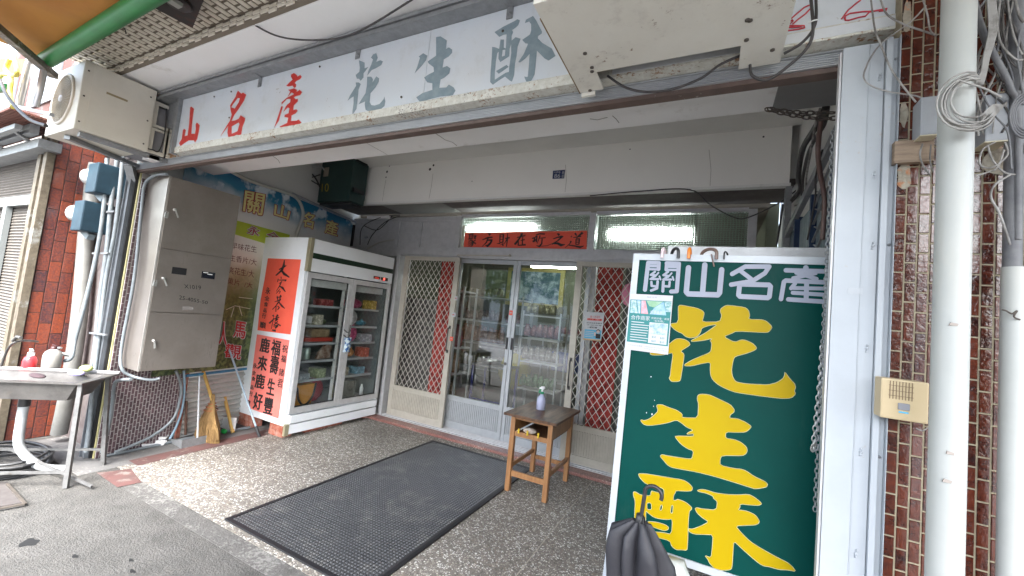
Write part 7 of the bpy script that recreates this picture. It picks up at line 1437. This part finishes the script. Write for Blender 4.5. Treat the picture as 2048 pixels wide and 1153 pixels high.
lp('scaffold_tube', 'left bright steel tube standing behind the small left air conditioner', mat('bright_tube', (.62, .62, .64), .25, .6), [oy(60, 118, .88), oy(48, 170, .88), oy(38, 213, .88)], .020, 'steel tube', 'bright steel tubes behind the left air conditioner')
lp('scaffold_tube', 'right bright steel tube standing behind the small left air conditioner', mat('bright_tube2', (.62, .62, .64), .25, .6), [oy(87, 140, .88), oy(79, 180, .88), oy(70, 213, .88)], .020, 'steel tube', 'bright steel tubes behind the left air conditioner')
b = MB(); b.beam(oy(34, 214, .88), oy(104, 230, .90), .022, .02); tag(b.build('steel_rail', mat('bright_rail', (.5, .5, .52), .3, .6)), 'steel rail crossing below the two bright tubes', 'rail')
YH = mat('yellow_hose', (.72, .60, .08), .5, c2=(.8, .72, .3), vs=20)
lp('yellow_hose', 'yellow hose hanging beside the scaffold tubes at the left edge', YH, [oy(20, 118, .82), oy(12, 140, .82), (oy(22, 155, .82)), oy(20, 190, .82), oy(26, 215, .82)], .014, 'hose', None)
lp('yellow_hose', 'second yellow hose looping over a hook at the left edge', YH, [oy(28, 110, .82), oy(34, 140, .82), oy(30, 152, .82), oy(4, 150, .82), oy(-10, 175, .82)], .013, 'hose', None)
lp('black_cable', 'thick black cable swooping down behind the left air conditioner', CABLE, [oy(0, 160, .8), oy(12, 188, .8), oy(32, 215, .8), oy(60, 240, .8), oy(92, 252, .8)], .010, 'cable', None)
# rusty box with round fitting under the soffit
rb_ = thing('rusty_light_box', 'dark rusted box with a round lamp fitting under the mosaic soffit', 'light fitting', tuple(oz(360, 25, 3.02)))
q = [(268, -30), (300, 12), (385, 57), (420, -30)]
b = MB(); b.prism([oz(u, v, 2.955) for u, v in q], (0, 0, .066)); b.build('box', RUSTD, rb_)
c = oz(357, 4, 2.954); b = MB(); b.lathe([(.055, -.001), (.060, .012), (.052, .02), (.03, .02), (0, .012)], c, 24, (0, 0, -1)); b.build('ring', mat('dark_ring', (.05, .04, .038), .4, .3), rb_)
b = MB(); c = oz(354, 4, 2.935); b.bbox(c.x - .025, c.x + .02, c.y - .03, c.y + .02, c.z - .02, c.z, .003); b.build('lamp', mat('dim_lamp', (.38, .38, .36), .3), rb_)
cable('cable', 'black cable drooping across the white soffit above the enamel sign', CABLE, [(425, -10, 1.15), (490, 38, 1.2), (560, 74, 1.28), (650, 80, 1.36), (720, 62, 1.36), (830, -4, 1.36)], 1.35, .0048)
cable('cable', 'short black wire hanging in front of the mosaic soffit', CABLE, [(243, 48, 1.0), (250, 60, 1.0), (252, 68, 1.0)], 1.0, .003)

# ================================================================== ACROSS THE STREET (mirrored in the door glass)
def tree(x, y, h_, r, lab, seed):
    rnd = random.Random(seed); t = thing('street_tree', lab, 'tree', (x, y, -.15), 'trees across the street')
    b = MB().tube([(x, y, -.15), (x + .1, y, h_ * .3), (x + .05, y + .1, h_ * .55)], [.16, .12, .07], 8)
    for k in range(5): a = k * 1.3; b.tube([(x + .06, y, h_ * .45), (x + r * .6 * math.cos(a), y + r * .6 * math.sin(a), h_ * .75)], [.06, .02], 6)
    b.build('trunk', mat('bark%d' % seed, (.12, .09, .06), .9), t)
    b = MB()
    for k in range(2600):
        a, p, q = rnd.uniform(0, 6.283), math.acos(rnd.uniform(-1, 1)), rnd.random() ** .4; lump = 1 + .25 * math.sin(3 * a + seed) * math.sin(4 * p)
        c = V((x + r * lump * q * math.sin(p) * math.cos(a), y + r * lump * q * math.sin(p) * math.sin(a), h_ * .72 + r * .7 * q * math.cos(p)))
        u = V((rnd.gauss(0, 1), rnd.gauss(0, 1), rnd.gauss(0, 1))).normalized() * .11; w2 = u.cross(V((rnd.gauss(0, 1), rnd.gauss(0, 1), rnd.gauss(0, 1)))).normalized() * .07
        b.face([c - u, c + w2, c + u, c - w2])
    b.build('crown', mat('leaves%d' % seed, (.06, .12, .03), .6, c2=(.12, .20, .06), vs=3), t)
tree(-4.5, -16, 5.5, 2.4, 'leafy tree across the street, middle one', 3); tree(-8.5, -17, 6, 2.6, 'leafy tree across the street, left one', 4); tree(.5, -16.5, 5, 2.2, 'leafy tree across the street, right one', 5); tree(-13, -16, 5.5, 2.5, 'leafy tree across the street, leftmost', 6)
bd = thing('opposite_building', 'pale grey building across the street with rows of windows', 'building', (0, -24, 0))
b = MB(); b.box(-22, 14, -30, -24, -.15, 6.4); b.build('wall', mat('grey_facade', (.58, .60, .61), .85), bd)
for i in range(10):
    for j in range(2): b = MB(); b.box(-20 + i * 3.3, -18.4 + i * 3.3, -23.99, -23.9, 1.2 + j * 3.2, 2.7 + j * 3.2); b.build('window', mat('dark_pane', (.05, .06, .07), .2) if i + j == 0 else bpy.data.materials['dark_pane'], bd)
st_ = thing('street_stall', 'stall with a white striped awning across the street', 'stall', (-3, -14.5, 0))
b = MB(); b.prism([(-5.6, -13.6, 2.35), (-.2, -13.6, 2.35), (-.2, -15.2, 2.9), (-5.6, -15.2, 2.9)], (0, 0, .03)); b.build('awning', mat('striped_awning', (.7, .7, .7), .6), st_)
b = MB()
for x in (-5.5, -.3):
    for y in (-13.7, -15.1): b.box(x - .03, x + .03, y - .03, y + .03, -.13, 2.4)
b.build('post', ALU, st_)
b = MB(); b.box(-5.2, -.6, -14.6, -13.9, .6, .65); b.box(-5.2, -.6, -14.6, -14.55, .65, 1.3); b.build('counter', WOOD, st_)
b = MB(); b.bbox(-4.9, -3.7, -14.3, -13.8, -.13, .45, .02); tag(b.build('stall_crate', mat('stall_blue', (.02, .08, .4), .5)), 'blue crate beside the stall across the street', 'crate')
b = MB(); b.bbox(-3.4, -2.3, -14.3, -13.8, .65, .95, .02); tag(b.build('stall_basket', GREENPL), 'bright green basket on the stall across the street', 'basket')
